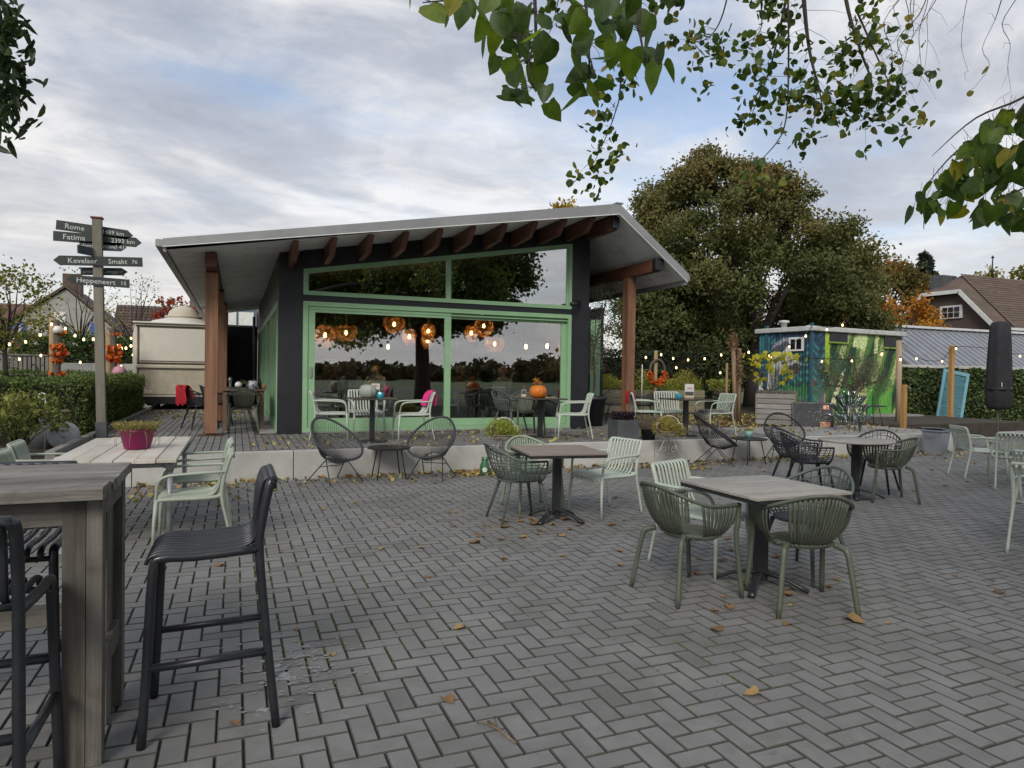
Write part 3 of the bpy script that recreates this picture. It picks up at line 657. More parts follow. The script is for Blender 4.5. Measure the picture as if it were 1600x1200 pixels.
# ---- lounge chairs
lc = lounge_chair('lounge_chair', 'grey string lounge chair on the left of the hexagonal side table', m_string, (1.27, 9.60, 0), rad(-62), 'string lounge chairs')
clone(lc, 'grey string lounge chair on the right of the hexagonal side table', (2.66, 9.52, 0), rad(-128), mats=None)
bs = {m_string: m_stringb}
clone(lc, 'black string lounge chair seen from its side', (7.72, 9.60, 0), rad(-28), mats=bs)
clone(lc, 'black string lounge chair in front of the chalkboard', (9.25, 9.58, 0), rad(-118), mats=bs)
def side_table(label, loc, n):
    t = thing('side_table', label, 'table', loc, 0, 'low black side tables')
    part('table_top', MB().lathe([(.001, .425), (.30, .425), (.315, .432), (.315, .445), (.30, .45), (.001, .452)], n, smooth=False), m_blk, t)
    for k in range(4):
        a = pi/4+k*pi/2; part('leg', MB().tube([(.20*cos(a), .20*sin(a), .43), (.29*cos(a), .29*sin(a), 0)], .009, 6), m_blk, t)
side_table('low black hexagonal side table between the grey lounge chairs', (2.05, 9.68, 0), 10)
side_table('low black side table with the turquoise pot', (8.42, 9.52, 0), 20)

# ---- weathered bar table with stools
m_gwood = mat('weathered_grey_wood', (.25, .238, .212), (.085, .078, .067), .85, 13, 9, (.07, 1, 1), bump=.9, bscale=34, rnd=.12, dirt=(.06, .052, .04, .6), dirt_s=3)
m_gwoodz = mat('weathered_grey_wood_upright', (.18, .168, .145), (.075, .068, .056), .85, 14, 9, (1, 1, .06), bump=.8, bscale=34, rnd=.12, dirt=(.05, .045, .033, .6), dirt_s=3)
bt = thing('bar_table', 'high weathered grey plank bar table in the left foreground', 'table', (0, 0, 0))
def rough_plank(x0, x1, y0, y1, z0, z1, seed, jag=.006):
    g = random.Random(seed); n = 14; V = []; F = []
    for i in range(n+1):
        x = x0+(x1-x0)*i/n; a = g.uniform(-jag, jag)*.5; b = g.uniform(-jag, jag)*.35; zz = g.uniform(-.002, .002)
        V += [(x, y0+a, z0), (x, y1+b, z0), (x, y1+b, z1-.004), (x, y1+b-.006, z1+zz), (x, y0+a+.006, z1+zz), (x, y0+a, z1-.005)]
    for i in range(n):
        for j in range(6): F.append((6*i+j, 6*i+(j+1) % 6, 6*i+6+(j+1) % 6, 6*i+6+j))
    F += [tuple(range(6)), tuple(reversed(range(6*n, 6*n+6)))]
    return MB().add(V, [tuple(reversed(f)) for f in F])
for k, (y0, y1) in enumerate(((2.90, 3.085), (3.092, 3.28), (3.287, 3.475), (3.482, 3.66))):
    part('plank', rough_plank(-2.3, -.452+(-.003, .005, .0, -.004)[k], y0, y1, 1.035, 1.080, 3+k), m_gwood, bt)
part('apron', MB().bx(-2.2, -.60, 2.99, 3.03, .925, 1.034, .004), m_gwood, bt); part('apron', MB().bx(-2.2, -.56, 3.52, 3.56, .925, 1.034, .004), m_gwood, bt)
for (x0, x1, y0, y1) in ((-.598, -.522, 2.975, 3.045), (-.519, -.466, 2.973, 3.047), (-.545, -.466, 3.47, 3.55), (-.54, -.50, 3.30, 3.45)):
    part('leg_board', MB().bx(x0, x1, y0, y1, 0, 1.033, .004), m_gwoodz, bt)
part('end_apron', MB().bx(-.515, -.47, 3.05, 3.47, .95, 1.033, .004), m_gwoodz, bt); part('end_stretcher', MB().bx(-.52, -.475, 3.05, 3.47, .30, .40, .004), m_gwoodz, bt)
part('stretcher', MB().bx(-2.2, -.55, 3.455, 3.495, .40, .49, .004), m_gwood, bt)
bar_stool('bar_stool', 'anthracite bar stool standing at the end of the bar table', (-.10, 3.28, 0), rad(180), 'anthracite bar stools')
s0 = bar_stool('bar_stool', 'anthracite bar stool cut by the left edge, nearest to the camera', (-.83, 2.72, 0), rad(90), 'anthracite bar stools')
for x_, z_ in ((-.230, .38), (.225, .45)): part('cross_bar', MB().tube([(x_, -.22, z_), (x_, .22, z_)], .0165, 8), m_anth, s0)
s1 = bar_stool('bar_stool', 'anthracite bar stool on the far side of the bar table', (-.92, 3.59, 0), rad(-90), 'anthracite bar stools')

# ---- plank table on galvanised pipes
m_plank = mat('pale_scaffold_plank', (.57, .53, .465), (.44, .405, .345), .8, 5, 7, (1, .10, 1), bump=.35, bscale=26, rnd=.08, dirt=(.26, .20, .14, .45), dirt_s=2.2)
m_galv = mat('galvanised_pipe', (.33, .345, .36), (.24, .25, .265), .55, 9, 5, metal=.4, dirt=(.2, .19, .17, .4))
pt_ = thing('plank_table', 'pale plank table on galvanised pipe legs', 'table', (0, 0, 0))
for k in range(6):
    x0 = -1.40+k*.157; part('plank', MB().bx(x0+.002, x0+.154, 6.36+random.uniform(-.012, .012), 8.50+random.uniform(-.015, .015), .73+random.uniform(-.001, .003), .762+random.uniform(-.002, .004), .003), m_plank, pt_)
for y in (6.52, 8.34):
    part('pipe', MB().tube([(-1.36, y, .70), (-.50, y, .70)], .024, 12), m_galv, pt_)
    for x in (-1.32, -.52):
        l = part('leg', MB().tube([(x, y, 0.01), (x, y, .66)], .024, 12), m_galv, pt_)
        part('pipe_fitting', MB().tube([(x, y, .645), (x, y, .722)], .032, 12).tube([(x-.05, y, .70), (x+.055, y, .70)], .031, 12).tube([(x+.02, y-.03, .70), (x+.02, y-.042, .70)], .009, 6), m_galv, l)
        part('foot_flange', MB().lathe([(.06, 0), (.06, .008), (.034, .012), (.032, .07), (.001, .07)], 14, (x, y, 0)), m_galv, l)
part('pipe', MB().tube([(-1.32, 6.52, .70), (-1.32, 8.34, .70)], .022, 10), m_galv, pt_); part('pipe', MB().tube([(-.52, 6.52, .70), (-.52, 8.34, .70)], .022, 10), m_galv, pt_)
sm = {m_mint: m_sage}
clone(sagC, 'sage slatted armchair on the right of the plank table, nearer one', (-.36, 6.52, 0), rad(180), mats=sm)
clone(sagC, 'sage slatted armchair on the right of the plank table, farther one', (-.37, 7.50, 0), rad(181), mats=sm)
clone(sagC, 'sage slatted armchair on the left of the plank table, nearer one', (-1.52, 6.90, 0), rad(-2), mats=sm)
clone(sagC, 'sage slatted armchair on the left of the plank table, farther one', (-1.60, 7.75, 0), rad(2), mats=sm)
# ---- wooden side terrace table
wt = thing('wooden_table', 'brown wooden dining table beside the green side doors', 'table', (.14, 13.95, ZT))
part('table_top', MB().box((0, .45, .755), (.76, 1.6, .035), bev=.005), mat('brown_oak', (.16, .105, .07), (.10, .065, .042), .6, 6, 6, (1, .12, 1), bump=.2), wt)
for x in (-.32, .32):
    for y in (-.28, 1.18): part('leg', MB().box((x, y, .37), (.075, .075, .735), bev=.004), MATS['brown_oak'], wt)
for y_ in (-.28, 1.18): part('apron', MB().box((0, y_, .70), (.56, .03, .07)), MATS['brown_oak'], wt)
clone(tubN, 'olive tub chair at the head of the brown wooden table', (.14, 13.42, ZT), rad(90))
clone(netC, 'black net chair behind the left timber post', (-.30, 15.0, ZT), rad(0), mats=bm)
clone(netC, 'black net chair with a red blanket, left of the timber post', (-.62, 14.35, ZT), rad(25), mats=bm)
# ================================================================ THINGS ON AND AROUND THE TABLES
def leafcol(name, tones, rough=.6, trans=.3):
    """foliage material: tone picked by the per-leaf value"""
    global nt
    if name in MATS: return MATS[name]
    M = bpy.data.materials.new(name); M.use_nodes = True; MATS[name] = M; nt = M.node_tree; nt.nodes.clear()
    out = N('ShaderNodeOutputMaterial'); b = N('ShaderNodeBsdfPrincipled'); a = N('ShaderNodeAttribute', attribute_name='rnd')
    c = ramp(a.outputs['Fac'], [(i/(len(tones)-1), t) for i, t in enumerate(tones)]); nt.links.new(c, b.inputs[0]); b.inputs['Roughness'].default_value = rough; b.inputs['Specular IOR Level'].default_value = .35
    tr = N('ShaderNodeBsdfTranslucent'); nt.links.new(c, tr.inputs[0]); ms = N('ShaderNodeMixShader'); ms.inputs[0].default_value = trans; L(b, ms, 0, 1); L(tr, ms, 0, 2); L(ms, out)
    return M
lf_dark = leafcol('hedge_leaves', [(.05, .085, .022), (.09, .145, .034), (.14, .20, .05), (.21, .25, .07)])
lf_heath = leafcol('heather_leaves', [(.30, .13, .10), (.26, .22, .06), (.22, .27, .05), (.34, .36, .10)])
lf_lime = leafcol('lime_heather', [(.34, .20, .10), (.30, .32, .05), (.30, .42, .05), (.38, .46, .10)])
lf_yel = leafcol('yellow_heather', [(.36, .22, .10), (.36, .30, .08), (.40, .36, .08), (.30, .30, .10)])
lf_purp = leafcol('purple_leaves', [(.012, .008, .012), (.03, .014, .028), (.06, .035, .06), (.02, .02, .02)])
lf_grey = leafcol('grey_lavender', [(.16, .14, .11), (.24, .22, .18), (.30, .29, .25), (.20, .21, .16)])
lf_red = leafcol('orange_garland', [(.50, .07, .012), (.62, .13, .015), (.70, .20, .02), (.45, .04, .02)], trans=.25)
lf_olive = leafcol('olive_leaves', [(.08, .09, .05), (.12, .135, .08), (.17, .185, .115), (.22, .23, .15)])
lf_vine = leafcol('yellow_vine_leaves', [(.45, .42, .03), (.60, .52, .04), (.30, .36, .05), (.62, .50, .06)], trans=.4)
lf_fern = leafcol('yellow_green_herbs', [(.12, .15, .03), (.22, .26, .04), (.34, .36, .06), (.40, .36, .08)])
m_white = mat('white_enamel', (.72, .72, .70), (.64, .64, .61), .4, 6, 3, dirt=(.45, .42, .36, .4))
m_blue = mat('turquoise_glaze', (.02, .30, .40), (.03, .36, .45), .2, 6, 3)
m_wire = mat('rusty_white_wire', (.50, .48, .44), (.25, .17, .11), .7, 14, 4)
m_card = mat('menu_print', (.60, .55, .54), (.05, .04, .04), .5, 9, 2, lo=.45, hi=.5)

def pumpkin(name, label, loc, r, h, mt, stem):
    t = thing(name, label, 'pumpkin', loc)
    b = MB(); n = 40; pr = [(.05, .02), (.55, .0), (.85, .12), (1, .42), (.95, .70), (.72, .93), (.38, 1.0), (.12, .94), (.001, .90)]
    b.lathe([(r*a, h*z) for a, z in pr], n, wob=.045, lobes=9); part('body', b, mt, t)
    part('stem', MB().tube(smooth_path([(0, 0, h*.88), (.01, 0, h*1.1), (.045, .01, h*1.28)], 3), .016, 6), stem, t); return t
m_stem = mat('pumpkin_stem', (.16, .13, .06), (.10, .085, .04), .8, 8)
pumpkin('pumpkin', 'grey green pumpkin on the left terrace table', (1.97, 10.98, ZT+.712), .138, .215, mat('grey_pumpkin', (.34, .36, .31), (.26, .29, .25), .6, 14, 5, bump=.2), m_stem)
p = pumpkin('pumpkin', 'orange pumpkin with a dry leaf crown on the middle terrace table', (5.02, 11.08, ZT+.712), .152, .225, mat('orange_pumpkin', (.62, .17, .012), (.52, .13, .012), .42, 5, 4, dirt=(.40, .16, .03, .4)), m_stem)
g_ = np.random.default_rng(2); C = np.stack([g_.normal(size=40)*.035-.02, g_.normal(size=40)*.035, .25+g_.random(40)*.09], 1)
part('leaf_crown', leaf_cloud('leaf_crown', C, .05, leafcol('dry_crown', [(.35, .12, .03), (.45, .18, .03), (.20, .09, .03), (.5, .25, .05)]), seed=3), None, p)
def lantern(label, loc):
    t = thing('candle_holder', label, 'candle holder', loc, group='turquoise candle holders'); part('cup', MB().lathe([(.001, 0), (.04, 0), (.055, .03), (.055, .065), (.042, .095), (.036, .095), (.046, .06), (.03, .012), (.001, .012)], 8, smooth=False), m_blue, t)
    part('candle', MB().lathe([(.001, .012), (.03, .012), (.03, .05), (.001, .05)], 10), m_white, t)
lantern('turquoise candle holder beside the grey pumpkin', (2.16, 10.93, ZT+.712)); lantern('turquoise candle holder beside the menu stand', (7.78, 10.72, ZT+.712))
def menu(label, loc, rz, w_=.13, h_=.20):
    t = thing('menu_stand', label, 'menu', loc, rz, 'menu stands on the terrace tables')
    part('base', MB().box((0, .0, .02), (w_, .06, .04), bev=.004), mat('pale_wood_block', (.42, .30, .18), None, .6), t); part('card', MB().box((0, 0, h_/2+.03), (w_, .006, h_)), mat('card_white', (.66, .63, .61), None, .5), t)
    part('printed_panel', MB().box((0, -.0045, .095), (w_*.92, .002, .075)), mat('card_dark', (.03, .028, .03), (.10, .08, .07), .5, 20), t)
    part('printed_heading', MB().box((0, -.0045, .205), (w_*.45, .002, .012)).box((0, -.0045, .185), (w_*.6, .002, .006)), mat('card_red', (.35, .07, .06), None, .5), t)
menu('menu stand beside the grey pumpkin', (2.12, 11.12, ZT+.712), rad(-10)); menu('menu stand on the right terrace table', (7.98, 10.66, ZT+.712), rad(-32), .17, .25)
menu('small menu stand beside the orange pumpkin', (4.80, 11.22, ZT+.712), rad(-20), .08, .11)
tr_ = thing('table_tray', 'small tray with cutlery jar beside the orange pumpkin', 'tray', (5.22, 11.02, ZT+.712)); part('tray', MB().box((0, 0, .008), (.2, .14, .016), bev=.004), MATS['pale_wood_block'], tr_); part('jar', MB().lathe([(.03, .016), (.032, .08), (.025, .09)], 12), m_steel, tr_)
# blankets folded over chair backs
def blanket(label, chair_loc, rz, mt, seed, zoff=0, wide=.36, yo=0.0, lf=.26, lb=.22):
    t = thing('blanket', label, 'blanket', chair_loc, rz, 'fleece blankets over chair backs'); g = random.Random(seed); n, mm = 14, 16; V = []; F = []
    for j in range(mm+1):
        s = -lb+(lb+lf)*j/mm
        for i in range(n+1):
            y = (i/n-.5)*wide+yo; fo = .012*sin(i*1.3+seed)+.008*sin(i*2.7+j*.5)
            if s < 0: x, z = -.375+fo-.012*abs(s)/lb+s*-.06, .815-abs(s)+.03*sin(i*.9+seed)*abs(s)/lb
            else: x, z = -.318+.30*s+fo+.03, .815-s*.93
            if abs(s) < .03: z = .83; x = -.345+s*1.0
            V.append((x, y*(1+.06*sin(j*.8)), z+zoff))
        
    for j in range(mm):
        for i in range(n): a = j*(n+1)+i; F.append((a, a+1, a+n+2, a+n+1))
    o = part('cloth', MB().add(V, F, True), mt, t); md = o.modifiers.new('thickness', 'SOLIDIFY'); md.thickness = .012; o.modifiers.new('soft', 'SUBSURF').levels = 1
    return t
m_pink = mat('pink_fleece', (.72, .035, .22), (.60, .02, .17), .9, 5, 4, bump=.4, bscale=90); m_redf = mat('red_fleece', (.48, .012, .022), (.36, .008, .018), .9, 5, 4, bump=.4, bscale=90)
blanket('bright pink blanket over the back of a mint armchair', (2.72, 11.12, ZT), rad(178), m_pink, 1)
blanket('red blanket over a chair back beside the right timber post', (7.48, 11.35, ZT), rad(-22), m_redf, 4, wide=.40)
blanket('red blanket over a chair back left of the left timber post', (-.62, 14.35, ZT), rad(25), m_redf, 7, lb=.36, wide=.44)
sk = thing('sheepskin', 'shaggy grey sheepskin lying over an armchair seat', 'sheepskin', (8.60, 10.72, ZT), rad(176))
V = []; F = []
for j in range(13):
    for i in range(9):
        x = -.18+.46*j/12; y = (i/8-.5)*.40; z = .468+.012*sin(i*2+j) if x < .22 else .468-(x-.22)*1.9; V.append((min(x, .27), y, z))
F = [(j*9+i, j*9+i+1, j*9+i+10, j*9+i+9) for j in range(12) for i in range(8)]
o = part('hide', MB().add(V, F, True), mat('sheepskin_hide', (.30, .28, .27), None, .9), sk)
g_ = np.random.default_rng(5); q = np.array(V)[g_.integers(0, len(V), 2600)]+g_.normal(size=(2600, 3))*(.016, .02, .008); part('fleece', leaf_cloud('fleece', q, .035, leafcol('fleece_hair', [(.24, .22, .22), (.34, .32, .31), (.42, .40, .39)], .9, .1), .25, seed=8), None, sk, kind='stuff')
# plant pots
def tuft(n, r, z0, h, seed, lean=.5):
    g = np.random.default_rng(seed); a = g.random(n)*2*pi; q = r*np.sqrt(g.random(n)); z = z0+h*g.random(n)**1.2; s = 1+lean*(z-z0)/h
    return np.stack([q*np.cos(a)*s, q*np.sin(a)*s, z], 1)
def sprigs(n, r, z0, l, seed, width=.0016):
    g = random.Random(seed); b = MB()
    for _ in range(n):
        a = g.uniform(0, 2*pi); q = r*g.random(); d = Vector((cos(a), sin(a), g.uniform(.1, 1.3))).normalized(); p0 = Vector((q*cos(a), q*sin(a), z0)); ll = l*g.uniform(.5, 1.1)
        b.tube([p0, p0+d*ll*.5, p0+d*ll+Vector((0, 0, -.25*ll))], [width, width*.8, width*.4], 3, cap=False)
    return b
fp = thing('flower_pot', 'magenta pot of heather on the plank table', 'flower pot', (-.86, 7.28, .764))
part('pot', MB().lathe([(.001, 0), (.105, 0), (.112, .01), (.152, .168), (.160, .17), (.160, .185), (.146, .185), (.135, .15), (.001, .15)], 28), mat('magenta_plastic', (.23, .008, .085), (.20, .006, .07), .4, 4), fp)
part('heather', leaf_cloud('heather', tuft(1500, .15, .15, .10, 1, .5), .028, lf_heath, .35, seed=1), None, fp, kind='stuff'); part('sprigs', sprigs(90, .12, .17, .20, 3), mat('dry_stem', (.30, .20, .12), None, .8), fp, kind='stuff')
hp = [(.14*cos(a)*1.2, .14*sin(a)*1.2, .16) for a in np.linspace(0, 6, 9)]; b = MB()
for (x, y, z) in hp: b.tube([(x*.7, y*.7, z+.03), (x, y, z), (x*1.15, y*1.15, z-.07), (x*1.12, y*1.12, z-.13)], .0022, 4)
part('trailing_stems', b, MATS['dry_stem'], fp, kind='stuff')
def plant_stand(label, loc, seed, lf):
    t = thing('plant_stand', label, 'plant stand', loc, seed, 'wire plant stands in front of the kerb')
    for k in range(3):
        a = k*2*pi/3+.4; c, s = cos(a), sin(a)
        part('leg', MB().tube(smooth_path([(.29*c, .29*s, .02), (.31*c, .31*s, 0), (.30*c, .30*s, .03), (.18*c, .18*s, .28), (.07*c, .07*s, .50), (.16*c, .16*s, .60), (.24*c, .24*s, .66), (.22*c, .22*s, .74), (.16*c, .16*s, .72)], 4), .008, 6), m_wire, t)
        part('scroll', MB().tube([(.10*c+.06*cos(q)*c*(1-q/14), .10*s+.06*cos(q)*s*(1-q/14), .30+.06*sin(q)*(1-q/14)) for q in np.linspace(0, 9, 22)], .005, 5), m_wire, t)
    part('hoop', MB().tube([(.2*cos(a), .2*sin(a), .60) for a in np.linspace(0, 2*pi, 24, endpoint=False)], .007, 5, closed=True), m_wire, t)
    part('handle', MB().tube([(.19*cos(a), 0, .66+.20*sin(a)) for a in np.linspace(0, pi, 14)], .007, 5), m_white, t)
    part('bowl', MB().lathe([(.001, .50), (.12, .52), (.19, .60), (.18, .60), (.11, .54), (.001, .53)], 18), m_wire, t)
    part('heather', leaf_cloud('heather', clumps([(.15*cos(k*1.26), .15*sin(k*1.26), .66+.03*sin(k*2.1)) for k in range(5)]+[(0, 0, .72), (.08, .05, .74)], [.13]*7, 42000, seed, .85, .1)[0], .040, lf, .32, seed=seed), None, t, kind='stuff'); part('sprigs', sprigs(160, .18, .60, .24, seed, .0018), MATS['dry_stem'], t, kind='stuff')
plant_stand('scrolled wire plant stand with lime heather left of the brown table', (3.78, 9.60, 0), 3, lf_lime)
plant_stand('scrolled wire plant stand with yellow heather right of the brown table', (6.75, 9.55, 0), 9, lf_yel)
gb = thing('milk_can', 'small green bottle shaped can numbered 10 at the foot of the kerb', 'can', (3.48, 9.58, 0), rad(-20)); m_gcan = mat('green_can', (.03, .13, .05), (.02, .10, .04), .35, 6, 3, dirt=(.10, .12, .08, .4))
part('body', MB().lathe([(.001, 0), (.07, 0), (.075, .01), (.075, .14), (.05, .20), (.05, .22), (.001, .22)], 18), m_gcan, gb)
for s_ in (-.03, .03): part('neck', MB().tube([(s_, 0, .21), (s_, 0, .27)], .022, 8), m_gcan, gb)
part('roundel', MB().tube([(0, -.074, .085), (0, -.079, .085)], .036, 16), m_white, gb)
o = part('lettering', text_mesh('10', .045), m_gcan, gb, (0, -.0805, .085)); o.rotation_euler = (rad(90), 0, 0)
gp = thing('square_planter', 'square slate grey planter with dark purple foliage on the kerb edge', 'planter', (6.36, 10.37, ZT), rad(-6)); m_slate = mat('slate_planter', (.075, .08, .088), (.055, .06, .066), .7, 3, 6, bump=.15, dirt=(.14, .14, .14, .35))
part('box', frame_poly(MB(), [(-.20, -.20), (.20, -.20), (.20, .20), (-.20, .20)], [(-.18, -.18), (.18, -.18), (.18, .18), (-.18, .18)], 0, .36), m_slate, gp).rotation_euler = (rad(90), 0, 0)
for o in gp.children: o.location = (0, 0, 0)
gp.children[0].data.transform(Matrix.Rotation(rad(0), 4, 'X') @ Matrix.Scale(1, 4)); gp.children[0].rotation_euler = (rad(-90), 0, 0); gp.children[0].location = (0, 0, .36)
part('soil', MB().box((0, 0, .31), (.36, .36, .02)), m_dirt, gp); part('foliage', leaf_cloud('foliage', tuft(900, .19, .33, .15, 5, .1), .055, lf_purp, .8, seed=5), None, gp, kind='stuff')
bp_ = thing('black_pot', 'small black pot of pink heather beside the square planter', 'flower pot', (6.80, 10.24, ZT)); m_bplast = mat('black_pot_plastic', (.022, .023, .027), (.016, .017, .02), .5, 4)
part('pot', MB().lathe([(.001, 0), (.11, 0), (.135, .20), (.142, .20), (.142, .225), (.12, .225), (.001, .20)], 22), m_bplast, bp_); part('heather', leaf_cloud('heather', tuft(1500, .17, .20, .22, 6, .5), .03, leafcol('pink_heath', [(.12, .14, .05), (.20, .22, .08), (.34, .18, .20), (.18, .22, .08)]), .35, seed=6), None, bp_, kind='stuff'); part('sprigs', sprigs(120, .12, .2, .26, 7), MATS['dry_stem'], bp_, kind='stuff')
def small_tree(name, label, cat, loc, trunk_pts, r0, blobs, rads, per, leaf, lf, seed, group=None, pot=None, asp=.35, branches=7, fine=.010):
    t = thing(name, label, cat, loc, 0, group)
    part('trunk', MB().tube(smooth_path(trunk_pts, 3), list(np.linspace(r0, r0*.55, (len(trunk_pts)-1)*3+1)), 8), m_bark, t)
    top = Vector(trunk_pts[-1]); b = MB()
    for c in blobs:
        c = Vector(c); mid = (top*.55+c*.45)+Vector((random.uniform(-.1, .1), random.uniform(-.1, .1), .08)); b.tube([top*.9+Vector(trunk_pts[-2])*.1, mid, c, c+(c-top)*.25], [r0*.4, r0*.25, fine, fine*.4], 5, cap=False)
    part('branches', b, m_bark, t, kind='stuff')
    P, T = clumps(blobs, rads, per, seed, .9, .2); part('crown', leaf_cloud('crown', P, leaf, lf, asp, seed=seed, rnd=T), None, t, kind='stuff'); return t
m_bark = mat('grey_bark', (.13, .11, .085), (.07, .06, .047), .9, 9, 6, (1, 1, .3), bump=.7, bscale=30)
tp = thing('tall_planter', 'tall round black planter beside the right corner column', 'planter', (7.42, 13.35, ZT)); part('pot', MB().lathe([(.001, 0), (.19, 0), (.265, .58), (.285, .585), (.285, .66), (.25, .66), (.24, .60), (.001, .58)], 30), m_bplast, tp)
part('soil', MB().lathe([(.001, .62), (.25, .62)], 20), m_dirt, tp)
g_ = random.Random(4); bl = [(g_.uniform(-.42, .42), g_.uniform(-.38, .38), 1.0+.14*k+g_.uniform(-.1, .1)) for k in range(13)]
small_tree('olive_tree', 'olive tree growing in the tall black planter', 'tree', (7.42, 13.35, ZT+.62), [(0, 0, 0), (.02, .02, .5), (-.03, .0, .95), (.03, .0, 1.3)], .03, [(x, y, z-.2) for x, y, z in bl], [.28]*13, 3200, .052, lf_olive, 4, asp=.28)
# planter with slats, vine on a wire globe
m_gslat = mat('silver_grey_slat', (.30, .29, .27), (.20, .19, .175), .85, 6, 7, (.12, 1, 1), bump=.4, rnd=.12, dirt=(.12, .115, .10, .45))
m_tan = mat('treated_pine_board', (.25, .22, .14), (.18, .155, .10), .8, 6, 6, (.12, 1, 1), bump=.3, rnd=.1, dirt=(.12, .13, .07, .5))
wp = thing('wooden_planter', 'grey slatted wooden planter in front of the mural hut', 'planter', (12.35, 13.0, ZT-.02), rad(-48))
for k in range(6): part('slat', MB().bx(-.42, .42, -.52, -.49, .03+k*.125, .03+k*.125+.112, .004), m_gslat, wp)
for k in range(6): part('slat', MB().bx(-.42, .42, .49, .52, .03+k*.125, .03+k*.125+.112, .004), m_gslat, wp)
for x0 in (-.45, .421):
    for k in range(4): part('side_board', MB().bx(x0, x0+.028, -.52, .52, .03+k*.188, .03+k*.188+.18, .004), m_tan, wp)
part('soil', MB().bx(-.42, .42, -.49, .49, .6, .72), m_dirt, wp)
g_ = np.random.default_rng(3); C = np.stack([g_.uniform(-.44, .44, 5000), g_.uniform(-.52, .52, 5000), .73+.11*g_.random(5000)], 1); part('lavender', leaf_cloud('lavender', C, .035, lf_grey, .25, seed=3), None, wp, kind='stuff')
vn = thing('vine', 'yellow leaved vine climbing a wire globe above the grey planter', 'plant', (12.2, 13.05, ZT+.70)); part('stem', MB().tube(smooth_path([(0, 0, 0), (.03, 0, .3), (-.03, .02, .65), (.02, 0, .95)], 3), .014, 6), m_bark, vn)
b = MB()
for k in range(3): b.tube([(.42*cos(a)*cos(k*pi/3)+0, .42*cos(a)*sin(k*pi/3), .55+.42*sin(a)) for a in np.linspace(0, 2*pi, 30, endpoint=False)], .006, 5, closed=True)
part('wire_globe', b, m_blk, vn)
g_ = np.random.default_rng(7); th = g_.random(64)*2*pi; ph = g_.uniform(-.9, 1.2, 64); C = np.stack([.48*np.cos(th)*np.cos(ph), .48*np.sin(th)*np.cos(ph), .60+.40*np.sin(ph)], 1)
C = np.concatenate([C, np.stack([g_.uniform(-.75, .8, 34), g_.normal(size=34)*.2, .95+.05*g_.normal(size=34)], 1)]); part('leaves', leaf_cloud('leaves', C, .14, lf_vine, .95, droop=.4, seed=7, round_=True), None, vn, kind='stuff')
cb = thing('chalkboard', 'black chalkboard with chalk scribbles leaning by the planter', 'chalkboard', (12.45, 11.95, ZT-.04), rad(-34)); m_bb = mat('blackboard', (.022, .023, .026), (.03, .031, .034), .7, 5)
M_ = Matrix.Rotation(rad(-18), 4, 'X'); part('board', MB().box(None, (.86, .03, .60), M=M_ @ Matrix.Translation((0, 0, .31))), m_bb, cb)
part('frame', frame_poly(MB(), [(-.45, 0), (.45, 0), (.45, .63), (-.45, .63)], [(-.42, .03), (.42, .03), (.42, .60), (-.42, .60)], -.022, .022), m_blk, cb).data.transform(M_)
g_ = random.Random(8); b = MB()
for k in range(44):
    x = g_.uniform(-.12, .36); z = g_.uniform(.18, .50); P = [(x, -.0175, z)]
    for q in range(3): P.append((P[-1][0]+g_.uniform(-.012, .028), -.0175, P[-1][2]+g_.uniform(-.022, .022)))
    b.tube(P, .0035, 3)
part('chalk_marks', b, mat('chalk', (.55, .54, .52), (.5, .35, .4), .9, 20), cb, kind='stuff').data.transform(M_)
for (x, z, w_, h_, c) in ((.30, .52, .13, .10, 'poster_orange'), (.26, .10, .22, .14, 'poster_photo')): part('poster', MB().box((x, -.0185, z), (w_, .003, h_)), mat(c, (.55, .40, .22), (.40, .08, .05), .5, 24, 2, lo=.45, hi=.55), cb).data.transform(M_)
# bottle drying rack
br = thing('bottle_rack', 'round metal bottle rack holding green and clear bottles', 'bottle rack', (12.45, 10.95, ZT-.05)); m_rod = mat('rack_metal', (.20, .19, .18), (.13, .12, .11), .5, 9, metal=.4)
part('post', MB().tube([(0, 0, 0), (0, 0, .72)], .012, 8), m_rod, br)
for z, r in ((.02, .30), (.22, .22), (.42, .20), (.60, .17)): part('ring', MB().tube([(r*cos(a), r*sin(a), z) for a in np.linspace(0, 2*pi, 24, endpoint=False)], .008, 5, closed=True), m_rod, br)
for k in range(3): a = k*2*pi/3; part('upright', MB().tube([(.30*cos(a), .30*sin(a), .02), (.2*cos(a), .2*sin(a), .42), (.0, 0, .70)], .008, 5), m_rod, br)
m_bg = glass('green_bottle_glass', .10, (.10, .42, .14), .05); m_bc = glass('clear_bottle_glass', .12, (.74, .80, .74), .05)
btl = MB().lathe([(.013, 0), (.013, .08), (.030, .14), (.031, .30), (.028, .305), (.025, .295), (.001, .29)], 12).mesh('bottle'); btg = btl.copy(); btl.materials.append(m_bc); btg.materials.append(m_bg)
g_ = random.Random(2)
for tier, z, r, n, el in (('lowest', .20, .20, 13, 42), ('second', .40, .19, 14, 48), ('third', .56, .15, 13, 58), ('top', .62, .07, 6, 78)):
    for k in range(n):
        a = 2*pi*k/n+g_.uniform(-.08, .08); green = (cos(a)*cos(rad(160))+sin(a)*sin(rad(160)) > .15) if g_.random() < .8 else g_.random() < .4; cn = 'green' if green else 'clear'
        o = tag(link('bottle', btg if green else btl, None, (br.location.x+r*cos(a), br.location.y+r*sin(a), br.location.z+z)), 'upturned %s bottle in the %s tier of the metal bottle rack' % (cn, tier), 'bottle', '%s bottles in the %s tier of the rack' % (cn, tier))
        d = Vector((cos(a)*cos(rad(el)), sin(a)*cos(rad(el)), sin(rad(el)))); o.rotation_euler = d.to_track_quat('Z', 'Y').to_euler()
